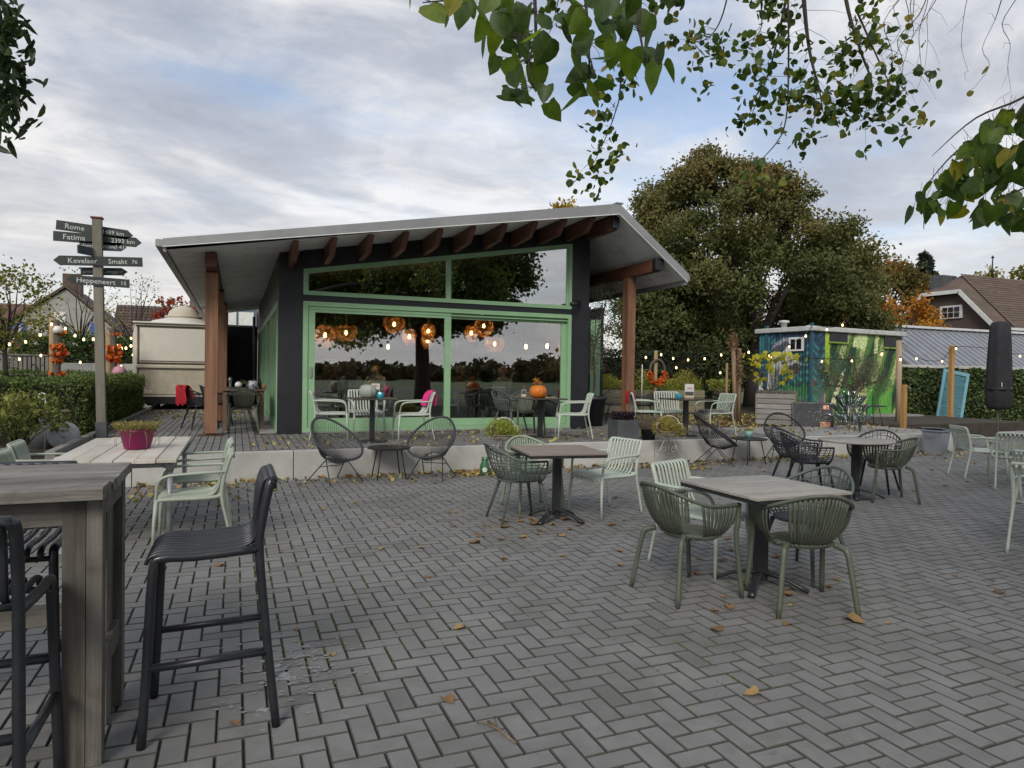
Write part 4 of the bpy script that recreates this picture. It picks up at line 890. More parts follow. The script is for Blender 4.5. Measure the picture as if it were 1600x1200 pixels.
sp_ = tag(link('bottle', btg, None, (12.30, 10.55, ZT)), 'single green bottle standing below the bottle rack', 'bottle')
bn = thing('dustbin', 'dented grey plastic dustbin with folded lid at the kerb end', 'bin', (13.30, 10.0-.42, 0), rad(12)); m_bin = mat('grey_bin_plastic', (.20, .22, .25), (.16, .175, .20), .55, 3, 5, dirt=(.28, .28, .28, .4))
part('body', MB().add([(sx*.155, sy*.145, 0) for sx, sy in ((-1, -1), (1, -1), (1, 1), (-1, 1))]+[(sx*.20, sy*.185, .50) for sx, sy in ((-1, -1), (1, -1), (1, 1), (-1, 1))], [(3, 2, 1, 0), (4, 5, 6, 7), (0, 1, 5, 4), (1, 2, 6, 5), (2, 3, 7, 6), (3, 0, 4, 7)]), m_bin, bn)
part('rim', MB().box((0, 0, .49), (.44, .41, .035), bev=.008), m_bin, bn); part('lid', MB().box(None, (.43, .40, .02), bev=.006, M=Matrix.Translation((.01, 0, .525)) @ Matrix.Rotation(rad(7), 4, 'Y')), m_bin, bn)
part('handle', MB().tube([(-.21, -.12, .46), (-.24, -.1, .40), (-.24, .1, .40), (-.21, .12, .46)], .008, 6), m_bin, bn)
for x in (-.09, .0, .09): part('rib', MB().tube([(x*.8, -.149, .03), (x, -.181, .44)], .006, 5), m_bin, bn)
it = thing('iron_table', 'thin wire garden table with a white cushion behind the bottle rack', 'table', (14.6, 12.3, ZT-.02)); part('table_top', MB().lathe([(.001, .48), (.42, .48), (.43, .495), (.001, .50)], 26), m_blk, it)
for k in range(4): a = k*pi/2+.3; part('leg', MB().tube([(.25*cos(a), .25*sin(a), .48), (.36*cos(a), .36*sin(a), 0)], .008, 5), m_blk, it)
cu = thing('white_stool', 'small white metal stool with a pale cushion by the bottle rack', 'stool', (13.75, 12.1, ZT-.02))
for k in range(4): a = k*pi/2+.6; part('leg', MB().tube([(.14*cos(a), .14*sin(a), .52), (.18*cos(a), .18*sin(a), 0)], .009, 5), m_white, cu)
part('seat_ring', MB().tube([(.16*cos(a), .16*sin(a), .52) for a in np.linspace(0, 2*pi, 20, endpoint=False)], .009, 5, closed=True), m_white, cu); part('cushion', MB().lathe([(.001, .53), (.17, .54), (.22, .60), (.20, .67), (.10, .70), (.001, .69)], 16, wob=.06, lobes=5), mat('cream_cushion', (.55, .54, .50), (.45, .44, .40), .9, 6), cu)
tpot = thing('turquoise_pot', 'small turquoise pot with dry flowers on the right side table', 'flower pot', (8.50, 9.62, .452)); part('pot', MB().lathe([(.001, 0), (.062, 0), (.072, .12), (.064, .12), (.055, .02), (.001, .02)], 18), mat('pale_turquoise', (.22, .42, .37), None, .35), tpot); part('flowers', leaf_cloud('flowers', tuft(160, .07, .11, .05, 3, .3), .03, lf_yel, .4, seed=3), None, tpot, kind='stuff')
# things on the wooden side table
tz = ZT+.773
t_ = thing('serving_tray', 'grey wire tray with a white teapot on the brown table', 'tray', (.05, 14.0, tz)); part('tray', MB().box((0, 0, .015), (.34, .24, .03), bev=.006), m_string, t_); part('teapot', MB().lathe([(.001, .03), (.05, .03), (.07, .07), (.05, .115), (.02, .13), (.001, .14)], 16), m_white, t_)
t_ = thing('crock', 'white and blue crock of cutlery on the brown table', 'crock', (.30, 13.92, tz)); part('pot', MB().lathe([(.001, 0), (.072, 0), (.078, .15), (.068, .15), (.06, .02), (.001, .02)], 18), mat('blue_white_crock', (.68, .69, .72), (.08, .10, .28), .3, 22, 2, lo=.52, hi=.58), t_); part('cutlery', MB().tube([(.01, 0, .05), (.03, 0, .24)], .006, 5), m_steel, t_)
t_ = thing('condiment_bottles', 'dark condiment bottle with an amber jar at the table edge', 'bottle', (.44, 13.98, tz)); part('bottle', MB().lathe([(.022, 0), (.024, .12), (.01, .17), (.01, .21), (.001, .21)], 10), m_blk, t_); part('jar', MB().lathe([(.035, 0), (.035, .08), (.03, .09), (.001, .09)], 12, (.07, 0, 0)), mat('amber_jar', (.55, .27, .10), None, .3), t_)
t_ = thing('table_plant', 'small spiky plant in a pot on the brown table', 'plant', (.24, 14.25, tz)); part('pot', MB().lathe([(.001, 0), (.05, 0), (.06, .09), (.001, .09)], 12), m_slate, t_); part('leaves', sprigs(36, .02, .08, .22, 9, .006), mat('aloe_green', (.10, .15, .05), (.22, .20, .06), .5), t_, kind='stuff')
t_ = thing('glass_lamp', 'small clear glass oil lamp on the brown table', 'lamp', (-.10, 14.3, tz)); part('body', MB().lathe([(.035, 0), (.015, .03), (.035, .09), (.02, .13), (.045, .16), (.02, .22), (.001, .22)], 12), m_bc, t_)
# twig and paint stains by the stool
tw = tag(part('twig', MB().tube([(1.08, 2.55, .006), (1.05, 2.66, .012), (1.03, 2.75, .010)], .006, 5).tube([(1.05, 2.66, .012), (1.01, 2.73, .015), (.98, 2.76, .01)], .004, 4).tube([(1.045, 2.69, .012), (1.07, 2.78, .01)], .003, 4), mat('twig_wood', (.20, .16, .11), (.12, .09, .06), .8, 14), None), 'small forked dry twig lying on the paving in front', 'twig')
# ================================================================ LEFT SIDE: SIGNPOST, CARAVAN, FENCE, HOUSES
m_gpost = mat('grey_square_post', (.22, .20, .165), (.14, .125, .10), .85, 7, 7, (1, 1, .08), bump=.4, dirt=(.10, .10, .07, .5))
m_signb = mat('dark_green_sign_board', (.018, .026, .024), (.026, .035, .033), .55, 5, 5, dirt=(.05, .06, .055, .4)); m_signt = mat('teal_sign_board', (.028, .048, .052), (.022, .04, .043), .55, 5, 5, dirt=(.07, .085, .085, .4))
m_let = mat('sign_lettering', (.62, .64, .60), (.50, .52, .48), .6, 20)
sg = thing('signpost', 'leaning wooden signpost with seven dark green distance boards', 'signpost', (-2.01, 12.72, ZT))
sg.rotation_euler = (0, rad(-1.35), 0)
part('post', MB().box((0, 0, 1.78), (.13, .13, 3.52), bev=.006), m_gpost, sg); part('post_sleeve', MB().box((0, 0, .13), (.155, .155, .26), bev=.004), m_slate, sg); part('post_cap', MB().box((0, 0, 3.55), (.17, .17, .02)), mat('red_cap', (.20, .05, .04), None, .7), sg)
def sign(x0, x1, z0, z1, h, tip, front, mt, txt, rz=0):
    """arrow board from x0 to x1 (relative to the post); text list of (string, x centre, size)"""
    L_ = x1-x0; tilt = math.atan2(z1-z0, L_); o = .085
    pl = [(x0, -h/2), (x1-o, -h/2), (x1, 0), (x1-o, h/2), (x0, h/2)] if tip > 0 else [(x1, -h/2), (x1, h/2), (x0+o, h/2), (x0, 0), (x0+o, -h/2)]
    y = -.081 if front else .085
    b = MB().prism(pl, .022, Matrix.Rotation(rad(90), 4, 'X') @ Matrix.Translation((0, 0, -.011)))
    bo = part('sign_board', b, mt, sg, (0, y, (z0+z1)/2-(x0+x1)/2*math.tan(tilt))); bo.rotation_euler = (0, -tilt, rz)
    for s, xc, sz in txt:
        lo = part('lettering', text_mesh(s, sz), m_let, bo, (xc, -.0125, -.004)); lo.rotation_euler = (rad(90), 0, 0)
sign(-.585, .50, 3.42, 3.315, .150, 1, False, m_signb, [('Rome', -.33, .115), ('1489 km', .21, .092)])
sign(-.625, .62, 3.24, 3.205, .155, 1, False, m_signb, [('Fatima', -.34, .118), ('2393 km', .35, .098)])
sign(-.27, .40, 3.11, 3.115, .135, 1, False, m_signt, [('Scherpenheuvel 41', .04, .088)])
sign(-.60, .645, 2.83, 2.862, .150, -1, True, m_signb, [('Kevelaer', -.20, .115), ('Smakt', .29, .11), ('76', .53, .085)])
sign(-.26, .41, 2.695, 2.715, .122, 1, False, m_signt, [('Santiago', -.13, .084), ('Comp.', .145, .084), ('2219', .285, .055)])
sign(-.43, .45, 2.545, 2.500, .138, -1, True, m_signb, [('Heppeneert', -.02, .112), ('15', .365, .09)])
b = part('sign_board', MB().box((-.20, 0, 0), (.30, .022, .13)), m_signt, sg, (-.03, -.05, 2.985)); b.rotation_euler = (0, 0, rad(58))

# vintage caravan, seen from its end
cv_ = thing('caravan', 'cream vintage catering caravan behind the hedge', 'caravan', (-1.5, 20.9, ZT)); m_cream = mat('cream_caravan_paint', (.50, .455, .36), (.45, .405, .315), .35, 1.5, 5, dirt=(.34, .29, .20, .35)); m_cream2 = mat('cream_caravan_flap', (.60, .57, .50), (.56, .53, .46), .25, 1.5, 4)
b = MB()
def rbox(b, x0, x1, y0, y1, z0, z1, r, n=5):
    P = []
    for (cx_, cz_, a0) in ((x1-r, z1-r, 0), (x0+r, z1-r, 90), (x0+r, z0+r*.3, 180), (x1-r, z0+r*.3, 270)):
        rr_ = r if a0 < 180 else r*.3
        for k in range(n+1): a = rad(a0+90*k/n); P.append(((cx_ if a0 < 180 else (x0+rr_ if a0 == 180 else x1-rr_))+rr_*cos(a), cz_+rr_*sin(a)))
    m_ = len(P); return b.add([(x, y0, z) for x, z in P]+[(x, y1, z) for x, z in P], [tuple(reversed(range(m_))), tuple(range(m_, 2*m_))]+[(i, (i+1) % m_, m_+(i+1) % m_, m_+i) for i in range(m_)])
body = part('body', rbox(b, -1.08, 1.10, 0, 4.4, .36, 2.38, .10), m_cream, cv_)
part('serving_flap', MB().bx(-.92, 1.06, -.035, -.002, 1.34, 2.24, .012), m_cream2, cv_); part('lower_panel', MB().bx(-.94, 1.06, -.02, -.002, .42, 1.10, .010), mat('cream_lower_panel', (.43, .385, .29), None, .4), cv_)  # lower panel in a deeper cream than the body
part('counter_ledge', MB().bx(-1.0, 1.08, -.09, -.003, 1.14, 1.24, .02), m_cream, cv_); part('flap_rail', MB().bx(-.98, 1.08, -.045, -.003, 1.27, 1.295, .005), m_steel, cv_); part('top_rail', MB().bx(-1.02, 1.1, -.05, -.003, 2.28, 2.31, .006), m_steel, cv_)
part('corner_trim', MB().bx(-1.09, -.99, -.02, .05, .40, 2.30, .02), m_cream2, cv_); part('corner_trim', MB().tube([(-.955, -.03, .5), (-.955, -.03, 2.26)], .012, 6), m_steel, cv_)
part('roof', MB().lathe([(1.0, 0), (.98, .06), (.80, .16), (.50, .24), (.46, .27)], 32, (0, 0, 0)), m_cream2, cv_, (.08, 1.0, 2.34)); part('roof_dome', MB().lathe([(.47, 0), (.50, .02), (.50, .05), (.42, .06), (.38, .18), (.26, .30), (.10, .36), (.001, .37)], 28), m_cream, cv_, (.08, 1.0, 2.60))
part('roof_slab', MB().bx(-1.10, 1.12, -.06, 4.4, 2.36, 2.41, .02), m_cream2, cv_)
for x in (-.82, -.70): part('vent', MB().bx(x, x+.10, -.028, -.0205, .46, .54, .004), m_cream2, cv_)
part('chassis', MB().bx(-.95, 1.0, .10, 4.2, .20, .36), m_blk, cv_)
for x in (-.9, .85): part('wheel', MB().tube([(x-.09, 2.4, .30), (x+.09, 2.4, .30)], .30, 20), m_blk, cv_)
part('skirt', MB().bx(-.98, 1.02, .02, .05, .16, .36), m_blk, cv_)
# black shed at the end of the side terrace
sh_ = thing('black_shed', 'black timber shed at the end of the side terrace', 'shed', (0, 0, 0))
for k in range(9): part('board', MB().bx(-.70+k*.152+.003, -.70+(k+1)*.152-.003, 24.55, 24.58, ZT, 2.95, .004), m_black, sh_)
part('wall', MB().bx(-.70, .67, 24.585, 26.5, ZT, 2.94), m_black, sh_); part('capping', MB().bx(-.74, .69, 24.5, 24.66, 2.955, 2.99), m_zinc, sh_)
o = part('lettering', text_mesh('MENU', .07), mat('faint_letters', (.16, .16, .17), None, .6), sh_, (.36, 24.545, 2.80)); o.rotation_euler = (rad(90), 0, 0)
bpy.data.objects.remove(o)
# slatted fence, concrete wall, white box, clipped posts
fe = thing('slat_fence', 'grey vertical slat fence with a dark rail at the far left', 'fence', (0, 0, 0)); m_fen = mat('fence_slat_wood', (.20, .185, .165), (.14, .13, .115), .85, 6, 6, (1, 1, .1), bump=.3, rnd=.15)
for k in range(26): part('slat', MB().bx(-8.3+k*.118, -8.3+k*.118+.085, 25.98, 26.01, .5, 1.86, .004), m_fen, fe)
for z in (1.0, 1.70): part('rail', MB().bx(-8.3, -5.2, 26.015, 26.06, z, z+.07), m_blk, fe)
part('capping', MB().bx(-8.3, -5.4, 25.95, 26.08, 1.87, 1.93), m_fen, fe)
gw = thing('garden_wall', 'pale concrete panel wall behind the clipped hedge', 'wall', (0, 0, 0))
for k in range(4): part('panel', MB().bx(-5.18+k*.9+.004, -5.18+(k+1)*.9-.004, 25.2, 25.32, .2, 1.66, .01), m_conc, gw)
wb = thing('white_cabinet', 'low white cabinet in front of the concrete wall', 'cabinet', (-4.1, 24, .3)); part('body', MB().box((0, 0, .5), (.9, .4, 1.0), bev=.01), m_white, wb); part('lid', MB().box((0, 0, 1.03), (.96, .46, .05), bev=.01), m_white, wb); part('louvre', MB().bx(-.4, .4, -.215, -.202, .88, .93), m_zinc, wb)
m_round = mat('round_pine_post', (.30, .22, .12), (.21, .15, .085), .8, 7, 6, (1, 1, .1), bump=.3, rnd=.08)
def garland_post(label, x, y, z1, seed, r=.075):
    t = thing('garland_post', label, 'post', (x, y, .3)); part('post', MB().tube([(0, 0, 0), (0, 0, z1-.3)], r, 12), m_round, t)
    g = np.random.default_rng(seed); n = 260; C = np.stack([.13+.07*g.normal(size=n), -.10+.05*g.normal(size=n), 1.05+1.05*g.random(n)], 1); part('bark_bundle', MB().tube(smooth_path([(.10, -.05, .95), (.13, -.06, 1.5), (.10, -.03, 2.2), (.05, -.02, z1-.35)], 4), .075, 8), m_bark, t)
    part('leaf_garland', leaf_cloud('leaf_garland', C[np.sin(C[:, 2]*9) > -.35], .13, lf_red, .85, seed=seed), None, t, kind='stuff'); return t
t_ = garland_post('round post with an orange leaf garland left of the signpost', -4.24, 20.0, 2.74, 3); part('white_gourd', MB().lathe([(.001, 0), (.09, .02), (.11, .10), (.07, .19), (.001, .20)], 14), m_white, t_, (.13, -.1, 2.05))
t_ = garland_post('round post with an orange leaf garland half behind the signpost', -3.02, 20.0, 2.5, 8); part('pink_ball', MB().lathe([(.001, -.17), (.12, -.12), (.17, 0), (.12, .12), (.001, .17)], 18, wob=.03, lobes=7), mat('pink_pumpkin_paint', (.52, .25, .31), (.45, .20, .27), .6, 18, 3, bump=.4), t_, (.26, -.14, 1.12))
# hook stake, metal barrel and lid by the shrub
t_ = thing('hook_stake', 'thin white metal stake with a ring on top beside the shrub', 'stake', (-2.55, 11.6, .3)); part('rod', MB().tube([(0, 0, 0), (.01, 0, .74), (.03, 0, .78)], .008, 6), m_white, t_); part('ring', MB().tube([(-.03+.045*cos(a), 0, .80+.045*sin(a)) for a in np.linspace(0, 2*pi, 18, endpoint=False)], .010, 6, closed=True), m_white, t_)
t_ = thing('metal_barrel', 'dark zinc barrel with a wooden lid under the shrub', 'barrel', (-2.62, 12.15, .28)); part('body', MB().lathe([(.001, 0), (.22, 0), (.24, .25), (.25, .55), (.235, .55), (.22, .05), (.001, .05)], 24), m_slate, t_); part('lid', MB().lathe([(.001, .56), (.28, .56), (.28, .585), (.001, .585)], 24), mat('lid_wood', (.30, .22, .14), None, .8), t_)
t_ = thing('zinc_lid', 'round ribbed zinc lid leaning on the dark barrel', 'lid', (-2.34, 11.72, .32)); b = MB().lathe([(.001, 0), (.20, 0), (.21, .01), (.20, .02), (.15, .012), (.12, .02), (.08, .012), (.001, .02)], 26); o = part('disc', b, m_galv, t_, (0, 0, .2)); o.rotation_euler = (rad(80), 0, rad(12)); part('knob', MB().tube([(0, -.02, .2), (0, -.045, .2)], .02, 8), m_galv, t_)
# houses and road signs far left
m_wbrick = mat('whitewashed_brick', (.36, .35, .325), (.27, .265, .245), .85, 1.2, 7, bump=.3, bscale=8, dirt=(.28, .26, .22, .6), dirt_s=.5); m_tile = mat('brown_roof_tile', (.105, .066, .054), (.07, .048, .042), .8, 2.0, 6, bump=.2, rnd=.12); m_tile2 = mat('brown_concrete_tile', (.145, .10, .078), (.095, .068, .055), .85, 1.5, 6, rnd=.10, dirt=(.06, .065, .03, .5), dirt_s=.5)
def tile_roof(parent, origin, u, v, nu, nv, mt, wave=.05):
    """courses of overlapping tiles: u along the eaves, v up the slope"""
    u, v = Vector(u), Vector(v); nrm = u.cross(v).normalized(); o0 = Vector(origin)
    for j in range(nv):
        b = MB(); V = []; n = nu*4
        for i in range(n+1):
            w_ = (.5+.5*cos(2*pi*i/4))*wave
            V += [o0+u*(i/n)+v*(j/nv)+nrm*(w_+wave*.9), o0+u*(i/n)+v*((j+1.12)/nv)+nrm*w_]
            V += [o0+u*(i/n)+v*(j/nv)+nrm*(w_-.01)]
        F = []
        for i in range(n): a = 3*i; F += [(a, a+3, a+4, a+1), (a+2, a+5, a+3, a)]
        part('tile_course', b.add(V, F), mt, parent)
h1 = thing('white_house', 'whitewashed gabled house with a brick chimney behind the signpost', 'house', (0, 0, 0))
part('wall', slab([(-14.6, 0), (-6.6, 0), (-6.6, 3.0), (-10.9, 6.9), (-14.6, 4.0)], 55, 62), m_wbrick, h1)
rf = part('roof', slab([(-14.9, 3.9), (-10.9, 7.0), (-6.4, 2.95), (-6.4, 3.1), (-10.9, 7.2), (-14.9, 4.1)], 54.8, 62.2), m_tile, h1)
part('chimney', MB().bx(-11.3, -10.2, 56, 57, 6.4, 8.1, .03), m_tile, rf); part('window', MB().bx(-11.6, -10.9, 54.93, 54.99, 4.6, 5.3), m_white, h1)
h2 = thing('tiled_house', 'long brown tiled roof right of the white gable', 'house', (0, 0, 0)); part('wall', MB().bx(-9.3, 1, 64.2, 70, 0, 4.2), m_wbrick, h2); rf = part('roof', slab([(64, 4.1), (67, 6.9), (70, 4.1)], 0, 1), m_tile, h2) if False else part('roof', MB().add([(-9.5, 63.9, 4.0), (1, 63.9, 4.0), (1, 67, 6.9), (-9.5, 67, 6.9), (-9.5, 70.2, 4.0), (1, 70.2, 4.0)], [(0, 1, 2, 3), (3, 2, 5, 4), (0, 3, 4), (1, 5, 2)]), m_tile, h2)
tile_roof(rf, (-9.5, 63.85, 4.02), (10.5, 0, 0), (0, 3.12, 2.9), 36, 11, m_tile, .06)
h3 = thing('red_roof_house', 'small house with a red tiled roof at the far left', 'house', (0, 0, 0)); part('wall', MB().bx(-19, -13.2, 58, 64, 0, 3.8), mat('yellow_brick', (.26, .20, .11), (.20, .15, .085), .85, 3), h3); part('roof', MB().add([(-19.4, 57.6, 3.6), (-13, 57.6, 3.6), (-13, 61, 6.2), (-19.4, 61, 6.2), (-19.4, 64.4, 3.6), (-13, 64.4, 3.6)], [(0, 1, 2, 3), (3, 2, 5, 4), (0, 3, 4), (1, 5, 2)]), mat('red_tile', (.13, .065, .048), (.10, .05, .04), .8, 2), h3)
part('porch', MB().bx(-15.5, -13.3, 57, 57.98, 0, 3.0), m_slate, h3)
h4 = thing('dormer_house', 'grey tiled house with a blue dormer window behind the black shed', 'house', (0, 0, 0)); part('wall', MB().bx(-3, 6, 50, 56, 0, 4.0), m_wbrick, h4); part('roof', MB().add([(-3, 49.6, 4.0), (6, 49.6, 4.0), (6, 53, 7.0), (-3, 53, 7.0), (-3, 56.4, 4), (6, 56.4, 4)], [(0, 1, 2, 3), (3, 2, 5, 4), (0, 3, 4), (1, 5, 2)]), m_tile2, h4)
dm = part('dormer', MB().bx(-1.2, 1.3, 49.8, 52, 4.3, 5.7), mat('blue_grey_cladding', (.11, .14, .19), None, .6), h4); 
for x in (-.95, .15): w_ = part('window', MB().bx(x, x+.95, 49.72, 49.79, 4.55, 5.45), m_white, dm); 
def road_sign(name, label, loc, parts): 
    t = thing(name, label, 'road sign', loc, rad(-12)); part('pole', MB().tube([(0, .03, 0), (0, .03, 3.4)], .03, 8), m_galv, t)
    for nm, mb, mt in parts: part(nm, mb, mt, t)
m_sblue = mat('sign_blue', (.02, .09, .36), None, .4); m_sred = mat('sign_red', (.45, .03, .03), None, .4)
disc = lambda r, z, y: MB().tube([(0, y, z), (0, y-.012, z)], r, 24)
road_sign('road_sign', 'blue one way sign above a round no parking sign at the far left', (-8.38, 34, 0), [('one_way_plate', MB().box((0, 0, 3.10), (.60, .02, .45)), m_sblue), ('arrow', MB().prism([(-.05, -.16), (.05, -.16), (.05, .02), (.16, .02), (0, .18), (-.16, .02), (-.05, .02)], .006, Matrix.Translation((0, -.011, 3.10)) @ Matrix.Rotation(rad(90), 4, 'X')), m_white), ('text_plate', MB().box((0, 0, 2.76), (.55, .02, .18)), m_white), ('red_disc', disc(.29, 2.40, -.0), m_sred), ('blue_disc', disc(.22, 2.40, -.014), m_sblue), ('red_bar', MB().box(None, (.46, .006, .05), M=Matrix.Translation((0, -.030, 2.40)) @ Matrix.Rotation(rad(45), 4, 'Y')), m_sred), ('lower_plate', MB().box((0, 0, 1.98), (.55, .02, .16)), m_white)])
road_sign('road_sign', 'blue and red sign edge just left of the signpost', (-5.66, 34, 0), [('blue_plate', MB().box((0, 0, 3.2), (.30, .02, .5)), m_sblue), ('red_disc', disc(.24, 2.55, 0), m_sred), ('blue_disc', disc(.17, 2.55, -.014), m_sblue)])

# ================================================================ RIGHT SIDE: HUT, STAKES, STEPS, PARASOL, SHUTTER, BARN
def srgb(r, g, b): f = lambda c: ((c/255+.055)/1.055)**2.4 if c > 10 else c/3294; return (f(r), f(g), f(b))
hut = thing('mural_hut', 'corrugated garden hut painted with a horse and green stems mural', 'hut', (15.75, 15.25, 0), rad(6))
def vc_mat(name):
    global nt
    M = bpy.data.materials.new(name); M.use_nodes = True; nt = M.node_tree; nt.nodes.clear(); MATS[name] = M
    out = N('ShaderNodeOutputMaterial'); b = N('ShaderNodeBsdfPrincipled'); L(b, out); a = N('ShaderNodeAttribute', attribute_name='paint')
    t = N('ShaderNodeTexCoord'); f = ramp(noise(t.outputs[3], 9, 6, .65), [(.3, .75), (.7, 1.18)]); c = mix(1.0, a.outputs['Color'], f, 'MULTIPLY'); nt.links.new(c, b.inputs[0]); b.inputs['Roughness'].default_value = .55; return M
m_mural = vc_mat('mural_paint')
def inpoly(X, Y, poly):
    r = np.zeros(X.shape, bool); n = len(poly)
    for i in range(n):
        (x1, y1), (x2, y2) = poly[i], poly[(i+1) % n]
        if y1 == y2: continue
        c = ((y1 > Y) != (y2 > Y)) & (X < (x2-x1)*(Y-y1)/(y2-y1)+x1); r ^= c
    return r
def mural(P0, P1, w_, h_, seed, layers, base, cell=.022):
    """P0..P1: horizontal pixel span of the sketch; sketch y runs 165 (top) to 860 (bottom)"""
    g = np.random.default_rng(seed); nx, nz = int(w_/cell), int(h_/cell); X = np.linspace(0, 1, nx+1)[None].repeat(nz+1, 0); Z = np.linspace(0, 1, nz+1)[:, None].repeat(nx+1, 1)
    sx = P0+(P1-P0)*X; sy = 860-695*Z; C = base(sx, sy, g)
    wx = sx+g.normal(size=sx.shape)*3.5; wy = sy+g.normal(size=sx.shape)*6
    for poly, col, blend in layers:
        k = inpoly(wx, wy, poly); q = np.array(srgb(*col))*1.05; C[k] = C[k]*(1-blend)+q*blend*(1+.25*g.normal(size=(k.sum(), 1)))
    ph = (X*w_/.11) % 1; dep = np.where(ph < .5, 0.0, .018)
    return X*w_, dep, Z*h_, np.clip(C, .002, 1), nx, nz
def mural_mesh(name, args, M):
    x, d, z, C, nx, nz = args; V = np.stack([x, d, z], -1).reshape(-1, 3); i = np.arange(nx)[None]+(np.arange(nz)*(nx+1))[:, None]; i = i.reshape(-1)
    me = npmesh(name, V, np.stack([i, i+1, i+nx+2, i+nx+1], 1), m_mural); a = me.color_attributes.new('paint', 'FLOAT_COLOR', 'POINT'); a.data.foreach_set('color', np.concatenate([C.reshape(-1, 3), np.ones((C.size//3, 1))], 1).astype(np.float32).ravel()); me.transform(M); return me
def base_l(sx, sy, g):
    t = np.clip((sy-165)/600, 0, 1)[..., None]; n = np.sin(sx*.05+np.sin(sy*.03)*2)*np.cos(sy*.06+np.sin(sx*.04)*2); c = np.array(srgb(26, 52, 82))*(1-t)+np.array(srgb(44, 92, 78))*t
    c = c*(1+.5*n[..., None])+np.array(srgb(40, 120, 110))*.5*(n > .55)[..., None]; return c*(1+.15*g.normal(size=sx.shape+(1,)))
LL = [([(55, 165), (150, 165), (150, 330), (55, 420)], (48, 120, 128), .6), ([(55, 430), (640, 430), (640, 440), (55, 440)], (140, 170, 175), .8),
      ([(270, 640), (330, 600), (420, 630), (470, 590), (530, 640), (530, 860), (250, 860)], (62, 120, 56), .55), ([(420, 780), (470, 680), (480, 860), (430, 860)], (110, 70, 110), .6),
      ([(165, 310), (205, 262), (270, 228), (345, 215), (345, 300), (315, 285), (240, 330), (185, 395)], (70, 72, 82), .95), ([(165, 300), (205, 252), (270, 218), (345, 208), (345, 232), (270, 250), (205, 285)], (150, 155, 165), .8),
      ([(318, 280), (350, 345), (430, 420), (430, 510), (390, 525), (330, 470), (285, 450), (250, 520), (215, 760), (200, 860), (40, 860), (60, 620), (120, 480), (180, 390), (270, 335)], (168, 170, 168), .95),
      ([(60, 640), (110, 520), (140, 540), (110, 860), (60, 860)], (205, 205, 200), .8), ([(170, 520), (230, 430), (250, 470), (200, 620), (170, 860), (140, 860)], (115, 118, 122), .8), ([(205, 500), (260, 440), (240, 600), (215, 740), (195, 730)], (60, 66, 70), .8),
      ([(325, 455), (380, 425), (428, 425), (430, 505), (395, 527), (345, 490)], (52, 44, 44), .95), ([(335, 395), (370, 395), (360, 415), (335, 415)], (30, 28, 30), .9), ([(318, 275), (332, 320), (305, 330)], (205, 205, 205), .9)]
def base_r(sx, sy, g):
    n = np.sin(sx*.045+sy*.012)*.5+.5; k = (sx > 648)[..., None]; t = np.clip((sy-165)/695, 0, 1)[..., None]
    a = base_l(sx, sy, g); q_ = np.sin(((sx-648)+(sy-165)*.42)*.034+.6*np.sin(sy*.008))[..., None]; f_ = np.sin(sx*.19+sy*.05)[..., None]*.12; gr = np.array(srgb(84, 118, 48))*(1-t)+np.array(srgb(50, 98, 46))*t; gr = np.where(q_ > .62, np.array(srgb(158, 168, 112)), np.where(q_ < -.45, np.array(srgb(26, 56, 34)), gr)); return np.where(k, gr*(.85+.25*n[..., None]+f_), a)*(1+.12*g.normal(size=sx.shape+(1,)))
LR = [([(650, 165), (700, 165), (690, 480), (655, 560)], (160, 190, 40), .8), ([(690, 300), (760, 330), (830, 400), (840, 470), (760, 500), (700, 430)], (18, 62, 50), .9), ([(640, 470), (700, 560), (720, 700), (680, 860), (650, 860), (660, 640)], (30, 62, 34), .85), ([(720, 480), (800, 460), (740, 640), (690, 700)], (34, 70, 40), .8),
      ([(690, 860), (720, 720), (790, 520), (830, 470), (800, 600), (750, 760), (730, 860)], (205, 205, 165), .9), ([(885, 270), (930, 165), (1055, 165), (1010, 300)], (196, 212, 150), .9), ([(1040, 165), (1100, 165), (1060, 330), (1010, 330)], (66, 110, 50), .85), ([(1110, 165), (1155, 165), (1130, 330), (1105, 330)], (205, 215, 150), .8),
      ([(860, 860), (900, 700), (940, 610), (975, 600), (965, 860)], (205, 200, 110), .8), ([(970, 580), (1040, 580), (1030, 860), (985, 860)], (190, 190, 130), .7), ([(800, 640), (860, 560), (920, 560), (880, 700), (790, 860), (760, 860)], (70, 165, 52), .7), ([(1040, 600), (1080, 600), (1100, 860), (1050, 860)], (60, 160, 50), .7), ([(1100, 560), (1290, 540), (1290, 860), (1110, 860)], (58, 104, 44), .7), ([(1160, 700), (1290, 620), (1290, 860), (1180, 860)], (92, 160, 60), .7),
      ([(505, 545), (535, 525), (562, 555), (558, 605), (525, 612), (508, 590)], (150, 44, 48), .95), ([(530, 640), (600, 580), (640, 640), (640, 860), (530, 860)], (72, 110, 86), .5), ([(590, 760), (640, 640), (655, 700), (630, 860), (600, 860)], (120, 82, 120), .6), ([(620, 850), (660, 800), (720, 820), (760, 860)], (140, 40, 110), .95)]
W1, W2, HH = 1.95, 4.35, 2.55
part('mural_panel', mural_mesh('mural_panel', mural(55, 530, W1, HH, 3, LL, base_l), Matrix.Translation((-.004, W1, ZT-.02)) @ Matrix.Rotation(rad(-90), 4, 'Z')), None, hut, label='side wall painted with a grey horse head')
part('mural_panel', mural_mesh('mural_panel', mural(530, 1375, W2, HH, 5, LR, base_r), Matrix.Translation((0, -.004, ZT-.02))), None, hut, label='long wall painted with green stems')
part('carcass', MB().bx(.03, W2-.01, .03, W1-.01, ZT-.02, HH+ZT-.03), m_slate, hut)
m_hroof = mat('white_roof_trim', (.55, .56, .55), (.42, .43, .42), .6, 3, 5, dirt=(.25, .25, .22, .5))
